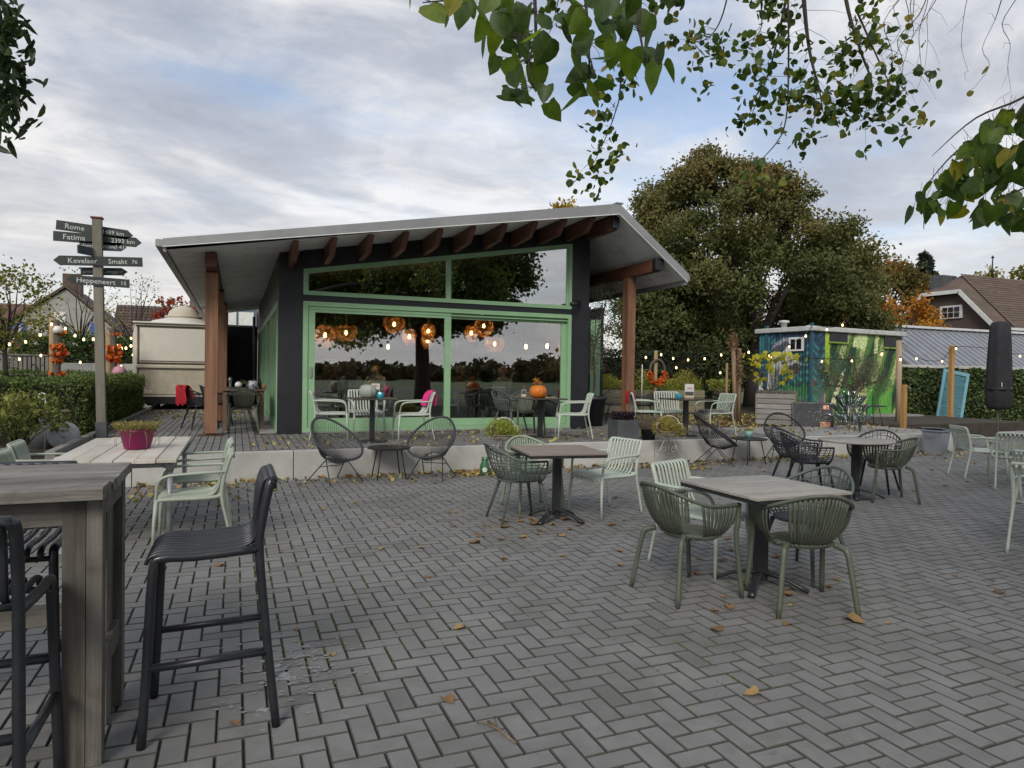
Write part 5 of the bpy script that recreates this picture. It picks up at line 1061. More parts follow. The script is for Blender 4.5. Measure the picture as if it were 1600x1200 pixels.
part('roof', MB().bx(-.10, W2+.08, -.10, W1+.1, HH+ZT-.02, HH+ZT+.13, .02), m_hroof, hut); part('corner_post', MB().bx(-.035, .045, -.035, .045, ZT, HH+ZT+.22), mat('post_blue', (.03, .10, .13), None, .6), hut); part('corner_post', MB().bx(-.05, .03, W1-.35, W1-.27, ZT, HH+ZT+.22), MATS['post_blue'], hut)
v_ = part('vent', MB().lathe([(.09, 0), (.09, .18), (.17, .20), (.15, .26), (.001, .28)], 16), m_hroof, hut, (.35, 1.3, HH+ZT+.12)); part('vent', MB().lathe([(.07, 0), (.07, .06), (.22, .08), (.10, .14), (.001, .15)], 16), m_hroof, hut, (1.2, 1.0, HH+ZT+.12))
wz = HH*(860-270)/695+ZT; wy = W1*(1-(405-55)/475)
wn = part('window', MB().bx(-.06, -.012, wy-.26, wy+.26, wz-.22, wz+.20, .004), m_white, hut); 
for a, b_ in ((-.20, -.01), (.02, .20)): part('pane', MB().bx(-.066, -.0605, wy+a, wy+b_-.02, wz-.16, wz+.14), mat('dark_window_pane', (.012, .014, .018), None, .08), wn)
for x0, x1, z0, z1 in ((680, 838, 160, 248), (1190, 1368, 178, 270)):
    a, b_ = (x0-530)/845*W2, (x1-530)/845*W2; q = part('slate_board', MB().bx(a, b_, -.04, -.010, ZT+HH*(860-z1)/695, ZT+HH*(860-z0)/695), m_bb, hut); part('ledge', MB().bx(a-.03, b_+.03, -.07, -.012, ZT+HH*(860-z1)/695-.045, ZT+HH*(860-z1)/695-.003), mat('lime_ledge', (.25, .40, .05), None, .6), q)
part('door_handle', MB().bx(.80, .92, -.06, -.012, 1.36, 1.39, .004).tube([(.82, -.04, 1.30), (.82, -.04, 1.46)], .012, 6), m_zinc, hut)
m_stake = mat('stripped_stake', (.28, .19, .11), (.18, .12, .07), .8, 8, 6, (1, 1, .1), bump=.35, rnd=.08)
t_ = thing('tree_stakes', 'group of four wooden tree stakes bound together with a dried bundle on top', 'stakes', (11.85, 13.9, ZT-.03))
for (x, y, h_, r, lx) in ((0, 0, 2.05, .06, -.12), (.12, .02, 1.9, .055, -.02), (-.22, .10, 1.52, .035, 0), (.22, .12, 1.58, .035, 0)): part('stake', MB().tube([(x, y, 0), (x+lx, y, h_)], [r, r*.9], 10), m_stake, t_)
part('binding', MB().tube([(.05+.16*cos(a), .03+.11*sin(a), 1.25+.01*sin(3*a)) for a in np.linspace(0, 2*pi, 20, endpoint=False)], .025, 6, closed=True), m_bark, t_)
g_ = np.random.default_rng(6); C = np.stack([-.12+.07*g_.normal(size=220), .05*g_.normal(size=220), 2.05+.14*g_.normal(size=220)], 1); C2 = np.stack([.02+.06*g_.normal(size=120), -.06+.04*g_.normal(size=120), 1.45+.25*g_.normal(size=120)], 1)
part('dried_bundle', leaf_cloud('dried_bundle', np.concatenate([C, C2]), .07, leafcol('dried_flowers', [(.20, .11, .06), (.30, .17, .09), (.14, .08, .05)]), .6, seed=6), None, t_, kind='stuff')
def plain_post(label, loc, top, h_, r, mt=None, sq=False):
    t = thing('light_post', label, 'post', loc, 0, 'timber posts for the string lights'); part('shaft', MB().box((0, 0, h_/2), (2*r, 2*r, h_), bev=.008) if sq else MB().tube([(0, 0, 0), (top, 0, h_)], r, 12), mt or m_round, t); part('hook', MB().tube([(top, -r, h_-.08), (top, -r-.05, h_-.06), (top, -r-.05, h_-.1)], .006, 5), m_steel, t); return t
wr = plain_post('round post carrying an orange leaf wreath by the dark hedge', (11.44, 16.9, .3), 0, 1.97, .055)
part('wreath_ring', MB().tube([(.26*cos(a), -.09, 1.36+.34*sin(a)) for a in np.linspace(0, 2*pi, 26, endpoint=False)], .035, 6, closed=True), m_bark, wr); g_ = np.random.default_rng(9); a = g_.uniform(pi*1.02, pi*1.98, 150); C = np.stack([.26*np.cos(a)+.04*g_.normal(size=150), -.12+.04*g_.normal(size=150), 1.36+.34*np.sin(a)+.04*g_.normal(size=150)], 1); part('wreath_leaves', leaf_cloud('wreath_leaves', C, .11, lf_red, .85, seed=9), None, wr)
plain_post('pale round light post in front of the mural hut corner', (16.95, 13.3, .1), -.05, 2.5, .075, mat('pale_pine_post', (.36, .28, .19), (.27, .20, .13), .8, 7, 6, (1, 1, .1), bump=.3))
plain_post('short amber post beside the pale light post', (14.95, 11.6, .15), 0, 1.25, .05, mat('amber_pine', (.42, .24, .08), (.30, .16, .05), .7, 7, 6, (1, 1, .1)), True)
plain_post('light post standing above the ivy wall', (20.9, 14.6, 0), 0, 2.62, .06, MATS['amber_pine'], True)
plain_post('thin white pole in front of the dark hedge', (11.04, 17.0, .35), 0, 1.5, .014, m_white)
hb = thing('hanging_basket', 'hanging basket of trailing green plants beside the tree stakes', 'basket', (13.0, 16.0, 0)); part('basket', MB().lathe([(.001, .95), (.17, 1.0), (.22, 1.18), (.20, 1.18), (.001, 1.02)], 16), m_bark, hb); part('plants', leaf_cloud('plants', tuft(900, .26, 1.12, .32, 4, .4)+np.array([0, 0, 0]), .08, lf_fern, .3, seed=4), None, hb, kind='stuff')
part('bracket', MB().tube([(.45, 0, .3), (.45, 0, 1.95), (.38, 0, 2.0), (.0, 0, 2.0), (.0, 0, 1.18)], .012, 6), m_blk, hb)
def far_box(label, x0, x1, y, z1, seed):
    t = thing('plank_planter', label, 'planter', (x0, y, ZT-.03), 0, 'pine planters in front of the dark hedge'); w_ = x1-x0
    for k in range(3): part('board', MB().bx(0, w_, -.02, .02, .03+k*.235, .03+k*.235+.225, .005), m_tan, t)
    part('end_board', MB().bx(-.001, .04, .021, .6, .03, .72), m_tan, t); part('end_board', MB().bx(w_-.04, w_+.001, .021, .6, .03, .72), m_tan, t); part('back_board', MB().bx(.05, w_-.05, .58, .62, .03, .72), m_tan, t); part('soil', MB().bx(.05, w_-.05, .03, .57, .5, .66), m_dirt, t)
    g = np.random.default_rng(seed); n = int(2600*w_); C = np.stack([g.uniform(.02, w_-.02, n), g.uniform(0, .6, n), .66+.42*g.random(n)**1.6], 1); C[:, 2] = .66+(C[:, 2]-.66)*(.55+.6*np.abs(np.sin(C[:, 0]*4+seed)*np.cos(C[:, 0]*1.7)))*1.5; part('herbs', leaf_cloud('herbs', C, .06, lf_fern, .28, seed=seed, rnd=np.clip((C[:, 2]-.66)/.42*.6+g.random(n)*.4, 0, 1)), None, t, kind='stuff')
far_box('long pine planter with yellow green herbs behind the menu table', 11.5, 13.75, 17.6, .7, 1); far_box('pine planter half hidden behind the right timber post', 9.9, 11.05, 17.7, .7, 2)
hc = tag(part('coiled_hose', MB().tube([(.05*sin(k*1.7)+.14*cos(k*.55), .06*cos(k*.9), 1.2+.55*sin(k*.55)) for k in range(60)], .012, 6), mat('dark_blue_hose', (.02, .03, .055), None, .5), None, (13.9, 15.3, 0)), 'coil of dark blue hose hanging left of the mural hut', 'hose')
# closed parasol
ps = thing('parasol', 'closed black parasol standing at the right edge', 'parasol', (14.85, 9.35, 0)); part('pole', MB().tube([(0, 0, .03), (0, 0, 2.6)], .024, 10), mat('parasol_pole', (.20, .17, .14), None, .5), ps); part('base', MB().lathe([(.001, 0), (.30, 0), (.30, .06), (.04, .09), (.03, .25), (.001, .25)], 20), m_slate, ps)
m_pcl = mat('black_canvas', (.016, .016, .02), (.024, .024, .028), .85, 6, 5, bump=.3, bscale=40)
part('cover', MB().lathe([(.05, .92), (.17, .93), (.225, 1.0), (.235, 1.3), (.22, 1.8), (.20, 2.3), (.18, 2.68), (.14, 2.76), (.001, 2.78)], 36, wob=.055, lobes=7), m_pcl, ps); part('strap', MB().lathe([(.238, 1.32), (.246, 1.34), (.244, 1.38), (.235, 1.40)], 30), m_blk, ps)
part('tag', MB().box((-.17, -.165, 1.45), (.10, .012, .09), rz=.7), m_white, ps)
# shutter leaning on the ivy wall
st_ = thing('shutter', 'tall turquoise louvred shutter leaning against the ivy wall', 'shutter', (21.75, 15.25, .17), rad(-10)); m_turq = mat('turquoise_paint', (.13, .31, .38), (.11, .27, .33), .6, 6, 5, dirt=(.22, .30, .28, .45), rnd=.03); st_.rotation_euler = (rad(-9), rad(12), rad(-28))
for x in (-.37, .37): part('stile', MB().box((x, 0, .86), (.09, .045, 1.72), bev=.004), m_turq, st_)
for z, h_ in ((.07, .14), (1.66, .12)): part('rail', MB().box((0, 0, z), (.65, .04, h_), bev=.004), m_turq, st_)
for k in range(21): part('louvre', MB().box(None, (.65, .012, .058), M=Matrix.Translation((0, random.uniform(-.004, .004), .18+k*.068)) @ Matrix.Rotation(rad(38), 4, 'X') @ Matrix.Rotation(rad(random.uniform(-2.5, 2.5)), 4, 'Y')), m_turq, st_)
# ivy wall with coping, low barn roof and brown house
iw = thing('ivy_wall', 'low wall overgrown with dark ivy behind the turquoise shutter', 'wall', (0, 0, 0)); part('masonry', MB().bx(20.3, 29.5, 16.2, 16.5, 0, 1.80), m_conc2, iw)
g_ = np.random.default_rng(12); n = 26000; C = np.stack([g_.uniform(20.2, 29.5, n), 16.2-.10*np.abs(g_.normal(size=n))-.1*np.sin(g_.uniform(0, 6, n)), g_.uniform(-.02, 1.92, n)], 1); C[:, 1] -= .13*(np.sin(C[:, 0]*3.1)+np.sin(C[:, 2]*4.3+C[:, 0]))*.5; C[:, 2] += .06*np.sin(C[:, 0]*5); part('ivy', leaf_cloud('ivy', C, .10, leafcol('ivy_leaves', [(.018, .032, .012), (.04, .066, .02), (.07, .11, .03), (.14, .18, .055)], .45, .15), .9, droop=.8, up=0, seed=12), None, iw, kind='stuff')
for k in range(5): part('coping', MB().bx(20.3+k*1.84+.005, 20.3+(k+1)*1.84-.005, 16.12, 16.6, 1.93, 2.03, .01), m_conc, iw)
bn_ = thing('metal_roof_barn', 'low barn with a grey standing seam roof behind the ivy wall', 'barn', (0, 0, 0)); m_mroof = mat('grey_metal_roof', (.30, .315, .345), (.26, .275, .30), .4, .8, 4, metal=.3, dirt=(.13, .13, .13, .35)); part('wall', MB().bx(25.2, 44, 19.3, 24, 0, 2.0), mat('brown_barn_wall', (.16, .12, .085), None, .8), bn_)
rf = part('roof', MB().add([(25.0, 19.0, 1.98), (44, 19.0, 1.98), (44, 21.6, 3.85), (25.0, 21.6, 3.85), (25.0, 24.2, 1.98), (44, 24.2, 1.98)], [(0, 1, 2, 3), (3, 2, 5, 4), (0, 3, 4), (1, 5, 2)]), m_mroof, bn_)
for k in range(46): part('seam', MB().beam((25.05+k*.41, 18.98, 1.985), (25.05+k*.41, 21.6, 3.87), .035, .06), m_mroof, rf)
part('ridge', MB().beam((24.95, 21.6, 3.90), (44, 21.6, 3.90), .36, .10), mat('white_ridge', (.62, .63, .63), None, .6), rf); part('gutter', MB().bx(24.9, 44, 18.86, 18.98, 1.86, 1.96), mat('timber_gutter', (.30, .24, .17), None, .8), rf)
g_ = np.random.default_rng(3); C = np.stack([g_.uniform(25, 40, 700), 18.9+.1*g_.random(700), 1.99+.05*g_.random(700)], 1); part('gutter_leaves', leaf_cloud('gutter_leaves', C, .09, leafcol('dead_leaves', [(.13, .075, .04), (.24, .135, .06), (.36, .24, .09), (.17, .10, .06)], .8, .1), .7, seed=3), None, rf, kind='stuff')
hs = thing('brown_house', 'brown brick house with a tiled half hipped roof and white bargeboards', 'house', (0, 0, 0)); m_bbr = mat('dark_brown_brick', (.095, .068, .055), (.065, .048, .04), .9, 12, 4, (1, 1, 3), bump=.3, bscale=20); m_bw = mat('white_bargeboard', (.66, .66, .64), None, .5)
X0, YN, YM, YFa, ZE, ZR = 38.0, 24.3, 27.1, 29.9, 4.7, 7.75
zc_ = 6.55; yh = (ZR-zc_)/(ZR-ZE)*(YM-YN)
part('wall', MB().add([(X0, y, z) for y, z in ((YN, 0), (YN, ZE), (YM-yh, zc_), (YM+yh, zc_), (YFa, ZE), (YFa, 0))]+[(X0+20, y, z) for y, z in ((YN, 0), (YN, ZE), (YM-yh, zc_), (YM+yh, zc_), (YFa, ZE), (YFa, 0))], [(0, 1, 2, 3, 4, 5), (11, 10, 9, 8, 7, 6), (0, 6, 7, 1)]), m_bbr, hs)
xr_ = X0+1.6
rf = part('roof', MB().add([(X0-.3, YN-.35, ZE-.3), (X0+20, YN-.35, ZE-.3), (X0+20, YM, ZR), (xr_, YM, ZR), (X0-.3, YM-yh, zc_+.05), (X0-.3, YM+yh, zc_+.05), (X0-.3, YFa+.35, ZE-.3), (X0+20, YFa+.35, ZE-.3)], [(0, 1, 2, 3, 4), (4, 3, 5), (5, 3, 2, 7, 6)]), m_tile2, hs)
v_ = Vector((0, YM-YN+.35, ZR-ZE+.3)); tile_roof(rf, (X0+1.2, YN-.36, ZE-.29), (18.8, 0, 0), v_, 60, 22, m_tile2, .035)
for a, b_ in (((X0-.35, YN-.38, ZE-.36), (X0-.35, YM-yh, zc_)), ((X0-.35, YM-yh-.02, zc_), (X0-.35, YM+yh+.02, zc_)), ((X0-.35, YM+yh, zc_), (X0-.35, YFa+.38, ZE-.36))): part('bargeboard', MB().beam(a, b_, .06, .22), m_bw, hs)
part('gutter', MB().bx(X0-.3, X0+20, YN-.50, YN-.37, ZE-.42, ZE-.28), m_bw, hs); part('chimney', MB().bx(X0+.3, X0+1.5, YM+.3, YM+1.1, 6.0, 7.7, .02), m_slate, rf)
for xx, zz in ((X0+4.2, ZR), (X0+11.5, ZR)): part('finial', MB().lathe([(.10, 0), (.05, .3), (.14, .45), (.04, .6), (.03, 1.2), (.10, 1.25), (.001, 1.4)], 10, (xx, YM, zz-.05)), m_steel, rf)
wn = part('window', MB().bx(X0-.10, X0-.02, 25.95, 27.25, 5.05, 5.80, .01), m_bw, hs)
for i in range(3):
    for j in range(2): part('pane', MB().bx(X0-.13, X0-.105, 26.10+i*.35, 26.38+i*.35, 5.13+j*.31, 5.39+j*.31), MATS['dark_window_pane'], wn)
h5 = thing('mossy_roof_house', 'house with a darker mossy roof at the far right', 'house', (0, 0, 0)); part('wall', MB().bx(52, 66, 20, 26, 0, 4.5), m_bbr, h5); part('roof', MB().add([(50.5, 19.5, 4.3), (66, 19.5, 4.3), (66, 23, 7.9), (50.5, 23, 7.9), (50.5, 26.5, 4.3), (66, 26.5, 4.3)], [(0, 1, 2, 3), (3, 2, 5, 4), (0, 3, 4), (1, 5, 2)]), mat('mossy_tile', (.10, .085, .05), (.06, .07, .03), .9, 1.5, 5), h5)

# ---------------------------------------------------------------- string lights
m_bulb = mat('lit_bulb', (1, .8, .5), None, .3, emit=(1.0, .66, .28), estr=3.2); m_cable = mat('black_cable', (.01, .01, .01), None, .6)
bulb_me = MB().lathe([(.001, -.075), (.019, -.068), (.027, -.045), (.022, -.018), (.011, 0), (.001, 0)], 10).mesh('bulb'); bulb_me.materials.append(m_bulb); sock = MB().lathe([(.017, 0), (.017, .05), (.001, .055)], 8).mesh('socket'); sock.materials.append(m_cable)
def lights(label, cable, bulbs, r=.009):
    t = thing('string_lights', label, 'string lights', (0, 0, 0), 0, 'festoon light strings')
    if cable: part('cable', MB().tube(smooth_path(cable, 4), r, 5), m_cable, t)
    for b in bulbs: o = link('bulb', bulb_me, t, (b[0], b[1], b[2]+.05)); link('socket', sock, o)
L1c = [(-5.7, 20.0, 2.2), (-5.13, 20.0, 2.17), (-4.8, 20.0, 2.24), (-4.5, 20.0, 2.41), (-4.23, 20.0, 2.7)]; L1b = [(-5.13, 20.0, 2.05), (-4.8, 20.0, 2.12), (-4.5, 20.0, 2.3), (-4.24, 19.9, 2.57)]
L2c = [(-4.2, 20.0, 2.73), (-3.97, 20.0, 2.59), (-3.76, 20.0, 2.42), (-3.57, 20.0, 2.34), (-3.36, 20.0, 2.34), (-3.16, 20.0, 2.43), (-3.02, 20.0, 2.55)]; L2b = [(-3.97, 20.0, 2.48), (-3.76, 20.0, 2.31), (-3.57, 20.0, 2.22), (-3.36, 20.0, 2.23)]
L3c = [(-3.05, 20.2, 2.51), (-2.86, 20.2, 2.19), (-2.76, 20.2, 2.12), (-2.66, 20.2, 2.13), (-2.56, 20.4, 2.36), (-2.54, 20.8, 2.7)]; L3b = [(-3.06, 20.2, 2.38), (-2.96, 20.2, 2.18), (-2.86, 20.2, 2.09), (-2.76, 20.2, 2.02), (-2.66, 20.2, 2.03), (-2.57, 20.4, 2.1), (-2.57, 20.4, 2.3)]
L4c = [(-6.2, 22, 1.95), (-5.42, 22.0, 1.78), (-4.93, 22.0, 1.88), (-4.01, 22.0, 1.72), (-3.02, 22.0, 1.63), (-2.72, 22.0, 1.96)]; L4b = [(-5.42, 22.0, 1.71), (-4.93, 22.0, 1.82), (-4.01, 22.0, 1.65), (-3.02, 22.0, 1.56), (-2.72, 22.0, 1.89)]
R1c = [(10.42, 17.0, 1.98), (10.74, 17.0, 2.03), (11.18, 17.0, 2.11), (11.48, 17.0, 2.25), (12.12, 17.0, 2.13), (12.65, 17.0, 2.11), (13.27, 17.0, 2.16), (13.92, 17.0, 2.29), (14.46, 17.0, 2.47)]; R1b = [(10.74, 17.0, 1.95), (11.16, 17.0, 2.05), (11.62, 16.9, 2.14), (12.12, 17.0, 2.04), (12.66, 17.0, 2.01), (13.27, 17.0, 2.06), (13.89, 17.0, 2.19)]
R6c = [(10.2, 17.2, 1.75), (10.68, 17.2, 1.66), (12.38, 17.2, 1.83), (14.03, 17.2, 1.70)]; R6b = [(10.68, 17.2, 1.6), (12.38, 17.2, 1.77), (14.03, 17.2, 1.64)]
R2c = [(11.95, 13.85, 2.2), (12.84, 14.9, 2.30), (13.56, 14.9, 2.25), (13.82, 14.9, 2.17), (14.36, 14.9, 2.35), (15.14, 14.9, 2.79), (15.6, 15.1, 3.08)]; R2b = [(13.11, 14.9, 2.2), (13.84, 14.9, 2.12), (13.93, 14.9, 2.06), (14.55, 14.9, 2.4), (15.16, 14.9, 2.72)]
R3c = [(15.6, 15.1, 3.1), (15.8, 14.7, 3.0), (16.2, 14.7, 3.05), (16.8, 15.0, 3.2)]; R3b = [(15.75, 14.7, 2.92), (16.35, 14.7, 3.07)]
R4c = [(13.4, 13.7, 2.0), (14.05, 13.6, 2.05), (14.78, 13.6, 2.05), (15.47, 13.6, 2.06), (16.62, 13.6, 2.28), (16.9, 13.3, 2.53)]; R4b = [(14.42, 13.6, 1.96), (15.5, 13.6, 2.0), (16.62, 13.6, 2.21), (16.85, 13.2, 2.06)]
R5c = [(16.9, 13.3, 2.55), (18.79, 14.2, 2.2), (19.43, 14.2, 2.10), (19.99, 14.2, 2.17), (20.9, 14.5, 2.57), (22.13, 14.2, 2.54), (23.62, 14.2, 2.40), (25.1, 14.2, 2.56)]; R5b = [(18.79, 14.2, 2.14), (19.9, 14.2, 2.09), (20.8, 14.4, 2.5), (22.13, 14.2, 2.46), (23.58, 14.2, 2.33)]
lights('festoon lights left of the orange garland post', L1c, L1b); lights('festoon lights between the garland post and the signpost', L2c, L2b); lights('festoon lights between the signpost and the caravan', L3c, L3b); lights('lower festoon lights behind the left hedge', L4c, L4b)
lights('festoon lights in front of the dark hedge past the wreath post', R1c, R1b); lights('lower sparse festoon lights inside the dark hedge', R6c, R6b); lights('festoon lights from the tree stakes to the hut corner', R2c, R2b); lights('short festoon lights on the hut roof edge', R3c, R3b); lights('festoon lights across the green mural wall', R4c, R4b); lights('festoon lights above the ivy wall', R5c, R5b)
# ================================================================ VEGETATION
def hedge(name, label, boxes, n, leaf, lf, seed, cat='hedge', wob=.05, core=True):
    t = thing(name, label, cat, (0, 0, 0)); g = np.random.default_rng(seed); out = []; tot = sum(2*((b[1]-b[0])+(b[3]-b[2]))*(b[5]-b[4])+(b[1]-b[0])*(b[3]-b[2]) for b in boxes); cm = MB()
    for x0, x1, y0, y1, z0, z1 in boxes:
        dx, dy, dz = x1-x0, y1-y0, z1-z0; A = [dx*dy, dx*dz, dx*dz, dy*dz, dy*dz]; k = int(n*sum(A)/tot); f = g.choice(5, k, p=np.array(A)/sum(A)); u, v = g.random(k), g.random(k)
        P = np.stack([x0+dx*u, y0+dy*v, z0+dz*g.random(k)], 1)
        P[f == 0, 2] = z1; P[f == 1, 1] = y0; P[f == 2, 1] = y1; P[f == 3, 0] = x0; P[f == 4, 0] = x1
        P += g.normal(size=P.shape)*wob*.6; P += (np.sin(P[:, [1, 2, 0]]*5.1+seed)+np.sin(P[:, [2, 0, 1]]*11+1))*wob*.5; P[:, 2] = np.maximum(P[:, 2], z0); out.append(P)
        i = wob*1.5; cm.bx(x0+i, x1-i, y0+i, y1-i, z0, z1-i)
    P = np.concatenate(out); part('foliage', leaf_cloud(name, P, leaf, lf, .6, seed=seed, up=.5), None, t, kind='stuff')
    if core: part('light_block_core', cm, mat('dark_hedge_core', (.012, .014, .006), (.03, .024, .014), .95, 9, 6, bump=.8), t)  # solid dark box added inside the foliage to block light
    return t
hedge('clipped_hedge', 'clipped dark green hedge running beside the left path', [(-3.15, -2.27, 12.9, 20.0, .2, 1.30)], 30000, .052, lf_dark, 1)
hedge('clipped_hedge', 'clipped hedge at the left edge behind the leafy shrub', [(-7.5, -3.22, 12.6, 13.5, .2, 1.30)], 22000, .052, lf_dark, 2)
hedge('back_hedge', 'loose green hedge behind the concrete wall', [(-6.6, -2.6, 26.2, 27.2, .2, 2.45)], 9000, .12, leafcol('laurel_leaves', [(.03, .06, .012), (.05, .10, .02), (.085, .14, .03), (.12, .16, .04)]), 3, wob=.14)
hedge('low_far_hedge', 'low clipped hedge in front of the slat fence', [(-9.0, -2.6, 22.2, 22.9, .1, 1.36)], 9000, .07, lf_dark, 4)
hedge('dark_hedge', 'tall very dark hedge behind the pine planters', [(9.8, 15.4, 18.9, 19.8, 0, 2.25)], 16000, .085, leafcol('very_dark_leaves', [(.006, .010, .005), (.014, .024, .008), (.022, .036, .012), (.05, .07, .02)], .5, .12), 5, wob=.1)
shr = thing('leafy_shrub', 'yellow green leafy shrub at the left edge', 'shrub', (-2.72, 10.85, .28)); b = MB(); g_ = random.Random(3); tips = []
for k in range(16):
    a = g_.uniform(0, 2*pi); r = g_.uniform(.15, .50); tip = Vector((r*cos(a), r*sin(a), g_.uniform(.35, .82))); b.tube([(0, 0, 0), tip*.5+Vector((0, 0, .08)), tip], [.014, .009, .003], 5, cap=False); tips.append(tip)
part('stems', b, m_bark, shr, kind='stuff'); P, T = clumps([t[:] for t in tips], [.19]*len(tips), 2400, 5, .8, .2)
part('leaves', leaf_cloud('leaves', P, .085, leafcol('shrub_leaves', [(.05, .08, .02), (.12, .15, .035), (.22, .24, .06), (.34, .33, .10)]), .48, seed=5, rnd=T, droop=.2), None, shr, kind='stuff')

m_bark2 = mat('dark_bark', (.055, .045, .036), (.03, .025, .02), .9, 6, 6, (1, 1, .3), bump=.8, bscale=18)
def limbs(b, start, ends, r0, g, n=4):
    for e in ends:
        s, e = Vector(start), Vector(e); m1 = s.lerp(e, .4)+Vector((g.uniform(-.2, .2), g.uniform(-.2, .2), .3)); b.tube(smooth_path([s, m1, s.lerp(e, .75)+Vector((0, 0, .15)), e], n), list(np.linspace(r0, r0*.12, 3*n+1)), 6, cap=False)
def big_tree(name, label, loc, trunk_h, r0, centers, radii, per, leaf, lf, seed, tone=None, asp=.6, lim=30):
    t = thing(name, label, 'tree', loc); g = random.Random(seed); part('trunk', MB().tube([(0, 0, -.1), (.05, 0, trunk_h*.5), (0, .05, trunk_h)], [r0*1.25, r0, r0*.75], 10), m_bark2, t)
    b = MB(); limbs(b, (0, .03, trunk_h*.85), [c for c in centers[:lim]], r0*.38, g); part('limbs', b, m_bark2, t, kind='stuff')
    P, T = clumps(centers, radii, per, seed, .8, .15)
    if tone is not None: T = np.clip(T*.6+tone(P)*.4, 0, 1)
    part('crown', leaf_cloud('crown', P, leaf, lf, asp, seed=seed, rnd=T, up=.5), None, t, kind='stuff'); return t
# broad hornbeam behind the hut
g_ = np.random.default_rng(21); cen = []; rad_ = []
for k in range(340):
    h = g_.random()**.95; a = g_.uniform(0, 2*pi); R = 5.7*np.sqrt(max(.0, 1-((h-.27)/.75)**2)); q = R*(.42+.62*g_.random()**.5)
    sh_x = 2.3*(h-.3); 
    if q*sin(a) < -2.2 and h < .36: continue
    cen.append((q*cos(a)*.86-.926*sh_x, q*sin(a)*.85+.377*sh_x, 1.3+8.2*h)); rad_.append(g_.uniform(.42, 1.05)*(1-.35*h))
for q_ in range(46):
    a = g_.uniform(0, 2*pi); h = g_.uniform(.02, .5); cen.append((g_.uniform(1.5, 6.0)*cos(a), abs(g_.uniform(1.5, 5)*sin(a))-1.2, 1.6+8*h)); rad_.append(.95)
for px_, pz in ((-2.2, 9.5), (-2.7, 8.8), (-1.6, 9.6), (.9, 8.3), (1.6, 8.1), (3.2, 6.9), (-4.2, 7.6), (-.5, 9.0), (4.4, 6.0), (-2.0, 10.1), (-2.4, 9.9), (1.3, 8.6)): cen.append((px_*.85, -px_*.35, pz)); rad_.append(.62)
lf_horn = leafcol('hornbeam_leaves', [(.056, .074, .024), (.092, .112, .033), (.135, .148, .044), (.185, .162, .053), (.28, .165, .065)], .6, .3)
big_tree('hornbeam_tree', 'broad dark green hornbeam with bronze tips behind the mural hut', (18.6, 20.95, 0), 2.4, .30, cen, rad_, 1150, .145, lf_horn, 21, tone=lambda P: np.clip((P[:, 2]-2)/7.5, 0, 1)**1.5*1.1, lim=24)
def simple_tree(name, label, loc, zc, rx, rz_, n, leaf, lf, seed, r0=.15, per=500, bare=False):
    g = np.random.default_rng(seed); cen = []; rr = []
    for k in range(n):
        d = g.normal(size=3); d /= np.linalg.norm(d); q = .55+.45*g.random(); cen.append((d[0]*rx*q, d[1]*rx*q, zc+d[2]*rz_*q)); rr.append(min(rx, rz_)*g.uniform(.28, .45))
    return big_tree(name, label, loc, zc-rz_*.7, r0, cen, rr, per, leaf, lf, seed, lim=n)
lf_gold = leafcol('golden_leaves', [(.20, .14, .02), (.34, .22, .02), (.45, .28, .025), (.26, .22, .03)]); lf_yg = leafcol('yellow_green_leaves', [(.08, .10, .015), (.16, .17, .025), (.28, .25, .04), (.36, .30, .05)]); lf_or = leafcol('orange_leaves', [(.30, .10, .012), (.42, .17, .016), (.50, .24, .02), (.34, .18, .02)]); lf_autumn = leafcol('autumn_mix', [(.06, .07, .02), (.12, .11, .025), (.22, .13, .03), (.30, .15, .03)])
simple_tree('yellow_tree', 'yellow leaved tree top showing above the pavilion roof', (20.9, 40, 0), 11.0, 2.2, 2.3, 16, .28, lf_gold, 31, .3, 300)
simple_tree('orange_maple', 'small orange maple in front of the brown house', (32.6, 25.6, 0), 4.6, 2.3, 1.7, 26, .20, lf_or, 32, .14, 420)
simple_tree('autumn_tree', 'green and bronze tree left of the brown house', (44.6, 36.5, 0), 7.0, 4.2, 3.2, 24, .30, lf_autumn, 33, .3, 260)
simple_tree('autumn_tree', 'yellow bronze tree just right of the hornbeam crown', (33.5, 31.5, 0), 5.6, 2.2, 2.8, 16, .26, lf_or, 38, .2, 180)
simple_tree('yellow_tree', 'yellow green tree at the far right above the roof', (64, 40, 0), 9.0, 3.6, 2.6, 16, .35, lf_yg, 34, .3, 200)
simple_tree('young_tree', 'sparse yellow green tree at the left edge', (-5.9, 22.5, 0), 3.3, 1.5, 1.5, 22, .12, lf_yg, 35, .07, 260)
simple_tree('bare_tree', 'thin nearly leafless young tree before the white house', (-7.4, 40.5, 0), 4.6, 2.2, 2.2, 24, .13, lf_yg, 36, .09, 34)
simple_tree('bare_tree', 'thin nearly leafless young tree right of the signpost', (-4.9, 40.5, 0), 4.4, 1.8, 2.0, 20, .13, lf_yg, 39, .08, 30)
simple_tree('red_tree', 'red leaved shrub tree behind the caravan roof', (-3.5, 45, 0), 5.2, 1.6, .9, 16, .22, leafcol('red_leaves', [(.25, .03, .02), (.36, .05, .03), (.30, .10, .03)]), 37, .12, 200)
fr = thing('fir_tree', 'dark fir tree behind the brown house roof', 'tree', (57, 42.5, 0)); part('trunk', MB().tube([(0, 0, 0), (0, 0, 13.2)], [.3, .03], 8), m_bark2, fr)
g_ = np.random.default_rng(2); C = []
